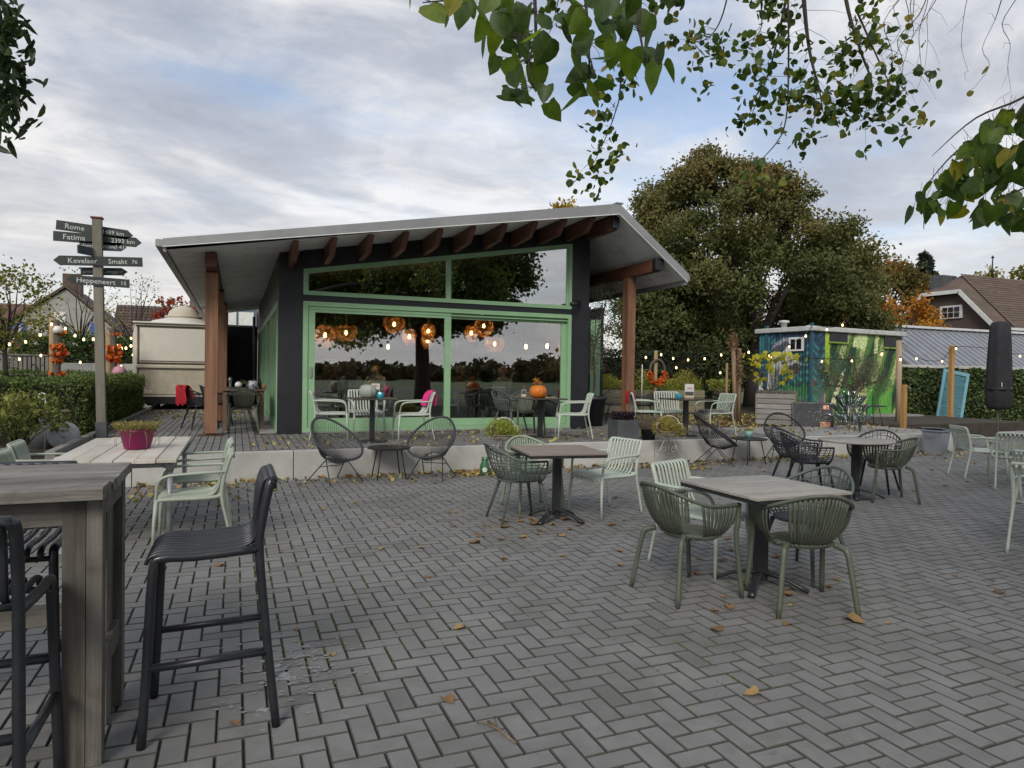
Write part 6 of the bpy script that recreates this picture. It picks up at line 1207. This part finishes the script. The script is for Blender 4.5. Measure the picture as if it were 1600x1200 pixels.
for k in range(26):
    z = 6.5+6.3*k/25; R = 2.6*(1-k/27)+.2
    for j in range(7):
        a = g_.uniform(0, 2*pi); s = np.linspace(.1, 1, 26); C.append(np.stack([R*s*cos(a), R*s*sin(a), z-.35*R*s+.05*g_.normal(size=26)], 1)+g_.normal(size=(26, 3))*.08)
part('crown', leaf_cloud('crown', np.concatenate(C), .38, leafcol('fir_needles', [(.015, .028, .018), (.028, .045, .028), (.04, .06, .04)]), .35, seed=2), None, fr, kind='stuff')
g_ = random.Random(14); small_tree('olive_tree', 'olive tree with airy grey green crown in front of the green mural', 'tree', (14.95, 13.05, ZT-.03), [(0, 0, 0), (.05, 0, .45), (.02, 0, .8)], .045, [(g_.uniform(-.85, .75), g_.uniform(-.5, .5), 1.15+g_.uniform(-.25, .65)) for _ in range(24)], [.30]*24, 1500, .06, lf_olive, 14, asp=.24)
# distant wood round the place and green field edge (seen at the horizon and mirrored in the windows)
g_ = np.random.default_rng(40); cen = []; rr = []
for k in range(800):
    a = g_.uniform(0, 2*pi); d = g_.uniform(95, 150); x, y = d*cos(a), d*sin(a)
    cen.append((x, y, g_.uniform(0, 1.2+2.0*abs(sin(a*5)*cos(a*3))))); rr.append(g_.uniform(1.5, 3.0))
P, T = clumps(cen, rr, 40, 40, .8, .2); o = part('far_wood', leaf_cloud('far_wood', P, 1.3, leafcol('far_wood_leaves', [(.025, .035, .012), (.045, .055, .018), (.085, .075, .022), (.11, .075, .025)]), .8, seed=40, rnd=T), None); o['kind'] = 'stuff'; o['label'] = 'distant dark tree line at the horizon'
struct(part('road', MB().bx(-60, 60, -32, -24, -.05, -.045), mat('asphalt', (.06, .06, .062), (.05, .05, .052), .85, 2, 5)))

# ---------------------------------------------------------------- linden whose branches hang into the picture
def camp(px, py, d): return Vector((0, 0, 1.526))+(F0+RR*((px-800)/1060)-UU*((py-600)/1060))*d
lin = thing('linden_tree', 'linden tree whose leafy twigs hang into the top of the picture', 'tree', (0, 0, 0))
part('trunk', MB().tube([(8, -5, -.1), (8, -5, 1.6), (7.9, -4.9, 3.4), (7.7, -4.6, 5.4)], [.42, .33, .28, .2], 14), m_bark2, lin)
g_ = np.random.default_rng(50); cen = []; rr = []
for k in range(210):
    d = g_.normal(size=3); d /= np.linalg.norm(d); q = .4+.6*g_.random()**.5; c = np.array([7.0, -5.2, 6.1])+d*q*np.array([6.2, 4.6, 3.6])
    if c[1] > .2 or c[2] < (2.8 if c[0] < 6 else 3.7): continue
    cen.append(tuple(c)); rr.append(g_.uniform(.7, 1.1))
P, T = clumps(cen, rr, 520, 50, .8, .1); lf_lin = leafcol('linden_leaves', [(.038, .07, .012), (.06, .11, .015), (.10, .16, .02), (.17, .20, .025), (.25, .19, .025)], .45, .45)
part('crown', leaf_cloud('crown', P, .19, lf_lin, .85, seed=50, rnd=T*.7, droop=.5), None, lin, kind='stuff')
b = MB(); limbs(b, (7.8, -4.7, 4.6), cen[:40], .11, random.Random(5)); part('limbs', b, m_bark2, lin, kind='stuff')
def big_leaf_mat():
    global nt
    M = bpy.data.materials.new('linden_leaf_veined'); M.use_nodes = True; nt = M.node_tree; nt.nodes.clear()
    out = N('ShaderNodeOutputMaterial'); b = N('ShaderNodeBsdfPrincipled'); a = N('ShaderNodeAttribute', attribute_name='rnd'); t = N('ShaderNodeTexCoord')
    c = ramp(a.outputs['Fac'], [(0, (.030, .060, .012)), (.35, (.048, .092, .015)), (.65, (.09, .145, .02)), (.86, (.17, .20, .025)), (1, (.24, .18, .025))])
    sx = N('ShaderNodeSeparateXYZ'); L(t, sx, 3, 0); ax = mth('ABSOLUTE', sx.outputs[0]); v = mth('SUBTRACT', sx.outputs[1], mth('MULTIPLY', ax, bv=.8)); s_ = mth('SINE', mth('MULTIPLY', v, bv=46.0))
    vein = ramp(s_, [(.955, 0.0), (1.0, .22)]); rib = ramp(ax, [(0.0, .40), (.018, 0.0)]); f = mth('MAXIMUM', vein, rib); c = mix(f, c, (.13, .17, .05))
    c = mix(ramp(noise(t.outputs[3], 5, 5, .65), [(.60, 0.0), (.72, .8)]), c, (.10, .075, .02)); c = mix(1.0, c, ramp(noise(t.outputs[3], 2.4, 3), [(.3, .75), (.7, 1.25)]), 'MULTIPLY')
    nt.links.new(c, b.inputs[0]); b.inputs['Roughness'].default_value = .48; b.inputs['Specular IOR Level'].default_value = .4
    bp = N('ShaderNodeBump'); bp.inputs['Strength'].default_value = .07; bp.inputs['Distance'].default_value = .02; nt.links.new(s_, bp.inputs['Height']); L(bp, b, 0, b.inputs.find('Normal'))
    tr = N('ShaderNodeBsdfTranslucent'); nt.links.new(mix(1.0, c, (2.0, 2.1, .8), 'MULTIPLY'), tr.inputs[0]); ms = N('ShaderNodeMixShader'); ms.inputs[0].default_value = .45; L(b, ms, 0, 1); L(tr, ms, 0, 2); L(ms, out); return M
m_bigleaf = big_leaf_mat()
leaf_ol = [(0, 0), (.16, .10), (.36, .12), (.46, -.06), (.47, -.30), (.36, -.58), (.18, -.82), (0, -1.02)]
def leaf_mesh(seed, size):
    g = random.Random(seed); V = [(0, 0, 0)]; F = []; cup = g.uniform(-.5, .5); fold = g.uniform(.0, .45); curl = g.uniform(-.6, .6); skew = g.uniform(-.08, .08)
    mid = [(0, y) for y in (.0, .02, .02, -.12, -.34, -.60, -.83, -1.02)]; L_ = []; M_ = []; R_ = []
    for (x, y), (mx, my) in zip(leaf_ol, mid):
        zz = curl*y*y*.5; ser = g.uniform(.88, 1.08)
        M_.append((mx+skew*y, my, zz)); R_.append((x*ser+skew*y, y, zz+fold*x+cup*x*x)); L_.append((-x*ser+skew*y, y, zz+fold*x+cup*x*x*.6))
    V = [tuple(c*size for c in p) for p in L_+M_+R_]; n = 8
    for i in range(n-1): F += [(i, i+1, n+i+1, n+i), (n+i, n+i+1, 2*n+i+1, 2*n+i)]
    me = MB().add(V, F, True).mesh('leaf'); at_ = me.attributes.new('rnd', 'FLOAT', 'POINT'); at_.data.foreach_set('value', np.full(len(V), g.random()**1.3*.95, np.float32)); me.materials.append(m_bigleaf); return me
LM = [leaf_mesh(k, 1.0) for k in range(14)]
gl_ = random.Random(77)
NEARA = [(135, 40), (230, 70), (330, 50), (320, 110), (430, 35), (480, 80), (500, 150), (550, 30), (600, 50), (610, 140), (600, 110), (640, 20), (500, 235), (600, 260), (565, 325), (680, 130), (715, 80), (810, 120), (835, 235), (690, 200), (720, 190), (770, 215), (640, 330), (690, 270), (735, 270), (700, 350), (760, 370), (805, 395), (655, 400), (705, 445), (615, 470), (590, 520), (670, 515), (715, 520), (810, 475), (825, 560), (730, 250), (770, 310), (570, 200), (585, 60), (640, 90), (390, 60), (350, 20)]
NEARB = [(905, 160), (905, 110), (940, 65), (965, 140), (970, 315), (1000, 220), (1000, 250), (1080, 140), (1090, 220), (1110, 130), (1060, 50), (1100, 20), (1160, 50), (1170, 100), (1190, 150), (1160, 260), (1235, 295), (1305, 220), (1330, 110), (1330, 310), (1370, 270), (1375, 375), (1340, 280), (1400, 370), (985, 390), (1020, 400), (1080, 330), (1070, 440), (930, 470), (1015, 480), (980, 530), (1040, 350), (950, 120), (1200, 120), (1250, 30), (1040, 10), (1010, 120), (1130, 170)]
twb = MB(); nleaf = 0
def hang_leaf(p, size, wide=1.0):
    """a leaf that hangs from p, tip down, turned at random about the vertical"""
    global nleaf
    if nleaf >= 300: return False
    o = link('leaf', LM[gl_.randrange(len(LM))], lin, p); o.scale = (size, size, size); o.rotation_euler = (rad(90+gl_.gauss(0, 30)), gl_.gauss(0, .45), gl_.uniform(0, 2*pi)); nleaf += 1; return True
small = []; smallr = []
for lst, root in ((NEARA, [(840, -260, 2.7), (834, -60, 2.5), (837, 50, 2.45), (826, 100, 2.42), (838, 140, 2.4)]), (NEARA[:14], [(790, -240, 2.6), (760, -60, 2.5), (725, -8, 2.47), (660, 4, 2.45)]), (NEARB, [(900, -260, 2.7), (912, -40, 2.5), (920, 70, 2.45), (920, 140, 2.4)]), (NEARB[13:], [(1010, -220, 2.7), (1000, 0, 2.5), (1001, 60, 2.42), (1015, 110, 2.4)])):
    RP = smooth_path([camp(*q) for q in root], 4); twb.tube(RP, list(np.linspace(.010, .0018, len(RP))), 5, cap=False)
for lst, anch in ((NEARA, [(836, 20), (836, 60), (826, 100), (838, 138), (725, -8), (670, 2), (790, -20)]), (NEARB, [(912, 10), (920, 70), (920, 125), (1001, 50), (1000, 5), (1012, 100)])):
    for (cx_, cy_) in lst:
        x, y = 600+cx_/3.2, cy_/3.2; d = 2.4+gl_.uniform(-.22, .3); p = camp(x, y-14, d); a = min(anch, key=lambda q: (q[0]-x)**2+(q[1]-y)**2*(1.5 if q[1] < y else 6))
        sg_ = smooth_path([camp(a[0], a[1], 2.43), camp(a[0]*.6+x*.4, a[1]*.7+y*.3-8, 2.42), camp(a[0]*.2+x*.8, a[1]*.35+y*.65-12, 2.42), p], 3); twb.tube(sg_, list(np.linspace(.0016, .0007, len(sg_))), 4, cap=False); hang_leaf(p, .090*gl_.uniform(.75, 1.2)*d/2.4)
# right hand cluster, leaves at three to four metres
RC = []
while len(RC) < 218:
    x, y = gl_.uniform(1415, 1640), gl_.uniform(140, 365)
    up_ = 330-(x-1415)*1.0; lo = 322+(x-1500)*.42 if x > 1500 else 330
    if y < max(150, up_) or y > lo+12*gl_.random(): continue
    RC.append((x, y))
for k, (x0, y0, x1, y1) in enumerate(((1660, 60, 1425, 318), (1680, 140, 1470, 325), (1700, 40, 1450, 250), (1720, 200, 1540, 340))):
    RP = smooth_path([camp(x0+90, y0-170, 4.2), camp(x0+10, y0-20, 3.9), camp((x0+x1)/2+45, (y0+y1)/2-8, 3.6), camp((x0+x1*2)/3-8, (y0+y1*2)/3+4, 3.5), camp(x1+6, y1-6, 3.5)], 5); twb.tube(RP, list(np.linspace(.014, .0014, len(RP))), 5, cap=False)
for x, y in RC:
    d = gl_.uniform(3.1, 4.0); p = camp(x, y-8, d); hang_leaf(p, .092*gl_.uniform(.7, 1.2)); twb.tube([p, p+Vector((gl_.uniform(-.04, .08), gl_.uniform(-.05, .05), .07))], .0012, 3, cap=False)
# farther twigs with small leaves
def spray(path, dd, n, spread, r0=.014):
    P = smooth_path([camp(x, y, d) for (x, y, d) in path], 6); twb.tube(P, list(np.linspace(r0, .002, len(P))), 5, cap=False)
    for k in range(n):
        i = int((gl_.random()**.75)*(len(P)-1)); q = P[i]; d = Vector((gl_.gauss(0, 1), gl_.gauss(0, .6), gl_.gauss(-.35, .6)))*spread; e = q+d; twb.tube([q, q.lerp(e, .5)+Vector((0, 0, .03)), e], [.003, .002, .0012], 3, cap=False)
        for _ in range(gl_.randint(7, 12)): small.append(tuple(e+Vector((gl_.gauss(0, .075), gl_.gauss(0, .075), gl_.gauss(-.03, .07))))); smallr.append(gl_.random())
spray([(1250, -120, 7), (1256, 0, 7), (1265, 80, 7), (1280, 140, 7), (1287, 180, 7)], 7, 26, .30, .03)
spray([(1310, -120, 7), (1322, 0, 7), (1345, 80, 7), (1363, 135, 7), (1350, 180, 7)], 7, 24, .28, .026)
spray([(1240, -60, 7.2), (1215, 60, 7.2), (1195, 130, 7.2), (1165, 200, 7.2)], 7, 22, .26, .018)
spray([(1150, -80, 7.4), (1130, 20, 7.4), (1105, 60, 7.4), (1070, 65, 7.4)], 7, 13, .20, .012)
spray([(1230, -60, 7.0), (1232, 100, 7.0), (1225, 200, 7.0), (1190, 250, 7), (1180, 268, 7)], 7, 4, .12, .012)
spray([(1340, 20, 7.0), (1380, 110, 7.0), (1400, 150, 7.0)], 7, 12, .20, .012)
spray([(965, -60, 7.0), (970, 120, 7.0), (960, 180, 7.0), (935, 240, 7), (925, 260, 7)], 7, 17, .17, .010)
spray([(880, -40, 7.0), (868, 20, 7.0), (855, 60, 7.0)], 7, 5, .14, .008)
spray([(1180, -60, 7), (1190, 40, 7), (1160, 70, 7)], 7, 8, .2, .01)
spray([(1050, -60, 6), (1040, -10, 6), (1032, 10, 6)], 6, 6, .12, .01)
for k in range(12):
    x = gl_.uniform(1400, 1640); y = gl_.uniform(-30, 60); P = [(x, y-60, 6)]
    for q in range(5): P.append((P[-1][0]+gl_.uniform(-34, 14), P[-1][1]+gl_.uniform(22, 52), 6+gl_.uniform(-.2, .2)))
    PP = smooth_path([camp(*q) for q in P], 3); twb.tube(PP, list(np.linspace(.005, .0012, len(PP))), 4, cap=False)
    for q in P[2:]:
        if gl_.random() < .8: e = camp(q[0]+gl_.uniform(-45, 35), q[1]+gl_.uniform(-10, 40), 6); twb.tube([camp(*q), camp(*q).lerp(e, .5)+Vector((gl_.gauss(0, .03), 0, .03)), e], [.002, .0015, .0008], 3, cap=False)
        if gl_.random() < .35: small.append(tuple(camp(q[0]-6, q[1]+8, 6))); smallr.append(.9+.1*gl_.random())
twb.tube(smooth_path([(7.8, -4.7, 5.0), (4.6, -1.6, 5.0), (2.4, .6, 4.3), camp(820, -320, 2.75)], 5), list(np.linspace(.10, .014, 16)), 7, cap=False)
twb.tube(smooth_path([(7.8, -4.7, 5.0), (8.6, -.5, 6.6), (8.3, 3.0, 6.9), camp(1255, -140, 7)], 5), list(np.linspace(.12, .03, 16)), 7, cap=False)
twb.tube(smooth_path([(7.8, -4.7, 4.6), (6.4, -1.2, 4.6), camp(1740, -100, 4.2)], 5), list(np.linspace(.09, .02, 11)), 7, cap=False)
part('twigs', twb, m_bark2, lin, kind='stuff'); part('small_leaves', leaf_cloud('small_leaves', np.array(small), .078, lf_lin, .95, droop=.7, seed=60, rnd=np.array(smallr)**1.9, round_=True), None, lin, kind='stuff')
ash = thing('ash_tree', 'tree with narrow leaves reaching in at the top left corner', 'tree', (0, 0, 0)); part('trunk', MB().tube([(-5.2, 3.6, -.1), (-5.1, 3.7, 2.5), (-4.6, 4.2, 5)], [.2, .16, .1], 10), m_bark2, ash); b = MB(); C = []
for (x, y) in ((20, 60), (28, 110), (15, 150), (30, 170), (8, 200), (22, 20), (12, 90)):
    P = smooth_path([(-4.6, 4.2, 4.8), camp(-160, y-150, 5.0), camp(x-30, y-30, 5.0), camp(x, y, 5.0)], 5); b.tube(P, list(np.linspace(.03, .003, len(P))), 5, cap=False)
    for q in P[8:]:
        for _ in range(5): C.append(tuple(q+Vector((gl_.gauss(0, .06), gl_.gauss(0, .10), gl_.gauss(-.03, .08)))))
part('limbs', b, m_bark2, ash, kind='stuff'); part('crown', leaf_cloud('crown', np.array(C), .13, leafcol('ash_leaves', [(.02, .042, .016), (.034, .062, .02), (.055, .09, .028)], .5, .35), .36, droop=1.2, seed=62, round_=True), None, ash, kind='stuff')

# ---------------------------------------------------------------- fallen leaves
lf_dead = MATS['dead_leaves']
def dead_mesh(seed):
    g = random.Random(seed); V = []; F = []; n = 8; L_, M_, R_ = [], [], []; sR = g.uniform(0, 3)
    for (x, y), my in zip(leaf_ol, (.0, .02, .02, -.12, -.34, -.60, -.83, -1.02)):
        k = g.uniform(.85, 1.1); M_.append((0, my+.5, .02+.06*g.random())); R_.append((x*k, y+.5, .04+.75*x*x*g.uniform(.6, 2.0)+.12*abs(y+.5)*sR)); L_.append((-x*k, y+.5, .04+.75*x*x*g.uniform(.6, 2.0)+.12*abs(y+.5)*sR))
    for i in range(n-1): F += [(i, i+1, n+i+1, n+i), (n+i, n+i+1, 2*n+i+1, 2*n+i)]
    me = MB().add(L_+M_+R_, F, True).mesh('fallen_leaf'); a = me.attributes.new('rnd', 'FLOAT', 'POINT'); a.data.foreach_set('value', np.full(24, g.random(), np.float32)); me.materials.append(lf_dead); return me
DM = [dead_mesh(k+200) for k in range(8)]
FL = [(.93, 3.0, .07, 'single curled yellow leaf nearest the bottom centre of the paving'), (2.30, 2.55, .08, 'single tan leaf lying bottom right of centre on the paving'), (3.62, 3.10, .12, 'large brown leaf at the foot of the near olive chair')]
dd = lambda x, y, s, lab, grp=None: tag(link('fallen_leaf', DM[gl_.randrange(8)], None, (x, y, .001 if y < YK else ZT+.003), gl_.uniform(0, 2*pi)), lab, 'leaf', grp)
for x, y, s, lab in FL: o = dd(x, y, s, lab); o.scale = (s, s, s)
spots = [(gl_.uniform(-.2, 5.5), gl_.uniform(3.0, 9.3), .07) for _ in range(46)]+[(2.9+gl_.gauss(0, .5), 6.2+gl_.gauss(0, .35), .085) for _ in range(26)]+[(3.7+gl_.gauss(0, .5), 3.9+gl_.gauss(0, .4), .07) for _ in range(14)]+[(gl_.uniform(5, 12), gl_.uniform(5, 9.4), .08) for _ in range(26)]
for x, y, s in spots:
    wh = 'under and around the brown slatted table' if abs(x-2.9) < 1.0 and abs(y-6.2) < .9 else 'around the feet of the nearest table' if abs(x-3.7) < 1.0 and abs(y-3.9) < .9 else 'on the open paving right of the tables' if x > 5 else 'on the open paving in front of the stool' if y < 5.2 else 'on the open paving between plank table and brown table' if y < 7.5 else 'on the paving in front of the lounge chairs'
    o = dd(x, y, s, 'dry fallen leaf '+wh, 'fallen leaves '+wh); s *= gl_.uniform(.45, 1.15); o.scale = (s, s, s)
g_ = np.random.default_rng(70); C = []
def litter(n, x0, x1, y0, y1, z, pw=1.0): 
    C.append(np.stack([g_.uniform(x0, x1, n), y1-(y1-y0)*g_.random(n)**pw, np.full(n, z)+g_.random(n)*.02], 1))
litter(520, -1.2, 14, 9.35, 9.95, .006, 2.5); litter(120, 3.1, 3.8, 9.4, 9.95, .008); litter(160, 6.2, 7.3, 9.0, 9.95, .008); litter(300, .2, 9.8, 10.2, 12.6, ZT+.006); litter(220, -2.0, .3, 16, 20.5, ZT+.006); litter(1700, 10.2, 15, 12.3, 16.5, ZT-.005); litter(160, 13, 20, 9.5, 14, .008); litter(60, -1.2, .4, 8.4, 9.9, .006); litter(160, 12, 17, 5, 10, .006); litter(130, 9.9, 14.3, 10.2, 12.2, ZT+.01)
C = np.concatenate(C); o = part('leaf_litter', leaf_cloud('leaf_litter', C, .068, leafcol('litter_leaves', [(.16, .09, .04), (.30, .17, .07), (.42, .34, .10), (.36, .36, .12), (.20, .12, .07)], .8, .1), .75, up=2.2, seed=71, fold=.30, round_=True), None); o['kind'] = 'stuff'; o['label'] = 'scattered small dead leaves along the kerb and beds'
# dried white paint on a few pavers beside the stool
b = MB(); g_ = random.Random(9)
for k in range(220):
    x, y = .10+.38*g_.random()+g_.gauss(0, .10), 3.55+g_.gauss(0, .20); r = g_.uniform(.003, .012) if k > 22 else g_.uniform(.012, .030); n = 9; P = []
    for j in range(n): a = 2*pi*j/n; q = r*g_.uniform(.45, 1.2); P.append((x+q*cos(a)*1.5, y+q*sin(a), .0016+k*.00002))
    b.add(P, [tuple(range(n))])
part('paint_stain', b, mat('dried_white_paint', (.30, .30, .295), (.20, .198, .195), .85, 40, 5), plaza, kind='stuff')

# ================================================================ INSIDE THE PAVILION
m_rattan = mat('woven_rattan', (.45, .25, .09), (.30, .15, .05), .7, 30, 3, (1, 1, 4), bump=.4, trans=.55); m_glow = mat('warm_filament', (1, .7, .3), None, .3, emit=(1.0, .52, .14), estr=26.0)
def pendant(label, loc, prof, ztop, bare=False):
    t = thing('pendant_lamp', label, 'pendant lamp', loc, 0, 'woven pendant lamps inside the cafe')
    h = max(z for r, z in prof)
    if not bare: ld = bpy.data.lights.new('lamp_light', 'POINT'); ld.energy = 30; ld.color = (1, .70, .38); ld.shadow_soft_size = .04; lo = link('lamp_light', ld, t, (0, 0, h*.5))
    part('cord', MB().tube([(0, 0, h), (0, 0, ztop-loc[2])], .006, 5), m_cable, t)
    part('bulb', MB().lathe([(.001, -.06), (.03, -.04), (.034, 0), (.02, .04), (.001, .05)], 10, (0, 0, h*.55)), m_glow, t)
    if not bare:
        n = 26; b = MB()
        for k in range(len(prof)-1):
            (r0, z0), (r1, z1) = prof[k], prof[k+1]; m_ = max(2, int(abs(z1-z0)/.026))
            for q in range(m_): f = q/m_; r = r0+(r1-r0)*f; z = z0+(z1-z0)*f; b.tube([(r*cos(a), r*sin(a), z) for a in np.linspace(0, 2*pi, n, endpoint=False)], .0105, 4, closed=True)
        for a in np.linspace(0, 2*pi, 12, endpoint=False): b.tube([(r*cos(a), r*sin(a), z) for r, z in prof], .006, 4, cap=False)
        part('shade', b, m_rattan, t)
onion = [(.10, 0), (.20, .10), (.24, .22), (.22, .34), (.13, .44), (.05, .47)]; cone = [(.15, 0), (.25, .16), (.23, .30), (.20, .34)]; egg = [(.07, 0), (.15, .12), (.17, .24), (.13, .34), (.06, .38)]
for k, (x, y, z, pr, lab) in enumerate(((1.72, 14.6, 2.02, onion, 'large woven pendant lamp nearest the left door jamb'), (2.25, 15.3, 2.2, cone, 'dim woven pendant lamp second from the left'), (3.3, 15.2, 2.42, cone, 'bell shaped woven pendant lamp high in the left pane'), (3.7, 15.4, 2.14, egg, 'egg shaped woven pendant lamp in the left pane'), (4.2, 15.6, 2.3, egg, 'egg shaped woven pendant lamp by the middle mullion'), (5.2, 15.4, 2.28, egg, 'striped woven pendant lamp in the right pane'), (5.55, 15.5, 2.42, onion, 'high woven pendant lamp in the right pane'), (5.8, 15.4, 2.06, cone, 'low woven pendant lamp in the right pane'), (4.45, 16.6, 2.12, egg, 'small woven pendant lamp deep behind the mullion'))): pendant(lab, (x, y, z), pr, 4.0)
for x, y, z, lab in ((3.25, 15.6, 2.0, 'bare glowing bulb low in the left pane'), (6.2, 14.4, 2.05, 'bare reddish bulb left of the right door jamb'), (6.55, 14.0, 2.06, 'bare glowing bulb closest to the right door jamb')): pendant(lab, (x, y, z), [(.02, 0), (.02, .2)], 4.0, True)
bm2 = {m_mint: m_anth}
for x, y, a, lab in ((2.05, 13.75, 90, 'dark chair behind the glass under the seated woman'), (4.75, 13.7, 100, 'dark slatted chair behind the right pane, left one'), (5.35, 13.9, 70, 'dark slatted chair behind the right pane, right one'), (3.35, 13.9, 80, 'dark slatted chair behind the left pane by the pink blanket'), (2.95, 15.9, -100, 'dark chair deep inside the left pane')): clone(sagC, lab, (x, y, ZT+.012), rad(a), mats=bm2, group='dark chairs inside the cafe')
for x, y, lab in ((2.5, 14.7, 'indoor table in front of the seated woman'), (5.1, 14.7, 'indoor table behind the right pane')): t_ = round_top_table(lab, (x, y, ZT+.012), 0); t_['group'] = 'indoor cafe tables'
ws = thing('wall_art', 'small framed dark picture hanging behind the left pane', 'picture', (1.62, 13.0, 1.68)); part('frame', MB().box((0, 0, 0), (.20, .02, .14), bev=.003), MATS['amber_pine'], ws); part('print', MB().box((0, -.012, 0), (.17, .004, .11)), mat('picture_print', (.02, .02, .02), (.5, .5, .5), .4, 26, 2, lo=.55, hi=.6), ws)
def person(label, loc, rz, top, hair, skin=(.48, .28, .2), longhair=True, lean=.0):
    """seated figure, one skinned surface; front is local +x"""
    t = thing('person', label, 'person', loc, rz); J = []; E = []; Rr = []
    def j(p, r, par=None): J.append(p); Rr.append(r); (E.append((par, len(J)-1)) if par is not None else None); return len(J)-1
    pel = j((0, 0, .50), .145); sp = j((.0, 0, .68), .135, pel); ch = j((.01+lean, 0, .88), .150, sp); nk = j((.02+lean, 0, 1.04), .058, ch); hd = j((.045+lean, 0, 1.14), .088, nk); tp_ = j((.04+lean, 0, 1.235), .080, hd)
    for s in (-1, 1):
        hp_ = j((.03, s*.10, .48), .095, pel); kn = j((.44, s*.12, .50), .065, hp_); an = j((.44, s*.12, .10), .042, kn); j((.56, s*.13, .045), .035, an)
        sh = j((lean, s*.17, .96), .065, ch); el = j((.10+lean, s*.24, .72), .045, sh); wr_ = j((.33+lean, s*.18, .735), .030, el); pa = j((.39+lean, s*.17, .74), .030, wr_)
        for q in range(5): a = (q-2)*.018; f1 = j((.43+lean-.02*(q == 0), s*.17+a, .738), .009, pa); j((.475+lean-(.04 if q == 0 else abs(q-2)*.006), s*.17+a*1.5, .725), .008, f1)
    me = bpy.data.meshes.new('body'); me.from_pydata(J, E, []); o = part('body', me, mat('knit_'+label[:14], top, tuple(c*.8 for c in top), .9, 20, 3), t); sm_ = o.modifiers.new('skin', 'SKIN'); o.modifiers.new('sub', 'SUBSURF').levels = 1
    o.data.skin_vertices[0].data[0].use_root = True
    for v, r in zip(o.data.skin_vertices[0].data, Rr): v.radius = (r, r)
    hm = MB(); V = []
    part('face', MB().lathe([(.001, -.115), (.045, -.10), (.078, -.03), (.084, .03), (.06, .09), (.001, .11)], 14, (.062+lean, 0, 1.16)).tube([(.14+lean, 0, 1.17), (.165+lean, 0, 1.145), (.14+lean, 0, 1.14)], .012, 5), mat('skin_tone', skin, tuple(c*.9 for c in skin), .6, 8), t)
    b = MB().lathe([(.098, -.05), (.108, .0), (.108, .05), (.08, .10), (.001, .125)], 16, (.022+lean, 0, 1.17))
    if longhair:
        g = random.Random(3)
        for k in range(60): a = g.uniform(.55*pi, 1.45*pi); x, y = .022+lean+.095*cos(a), .10*sin(a); b.tube([(x, y, 1.20), (x-.015, y*1.15, 1.06), (x-.03+g.uniform(-.01, .01), y*1.3, g.uniform(.80, .9))], [.014, .012, .004], 4)
    part('hair', b, mat('hair_'+label[:12], hair, tuple(c*.7 for c in hair), .6, 30, 3), t); return t
person('seated person in a pale grey sweater with long brown hair, back turned', (2.12, 13.72, ZT+.012), rad(78), (.34, .34, .33), (.16, .09, .05))
person('seated person in a lime green top deep inside the left pane', (3.0, 15.8, ZT+.012), rad(-110), (.34, .42, .04), (.30, .15, .05))
person('seated person in a mustard top behind the right pane', (5.75, 14.65, ZT+.012), rad(-150), (.40, .30, .08), (.10, .06, .04))
person('bald seated person in brown behind the right pane', (4.75, 14.9, ZT+.012), rad(-40), (.16, .09, .04), (.42, .30, .20), longhair=False)
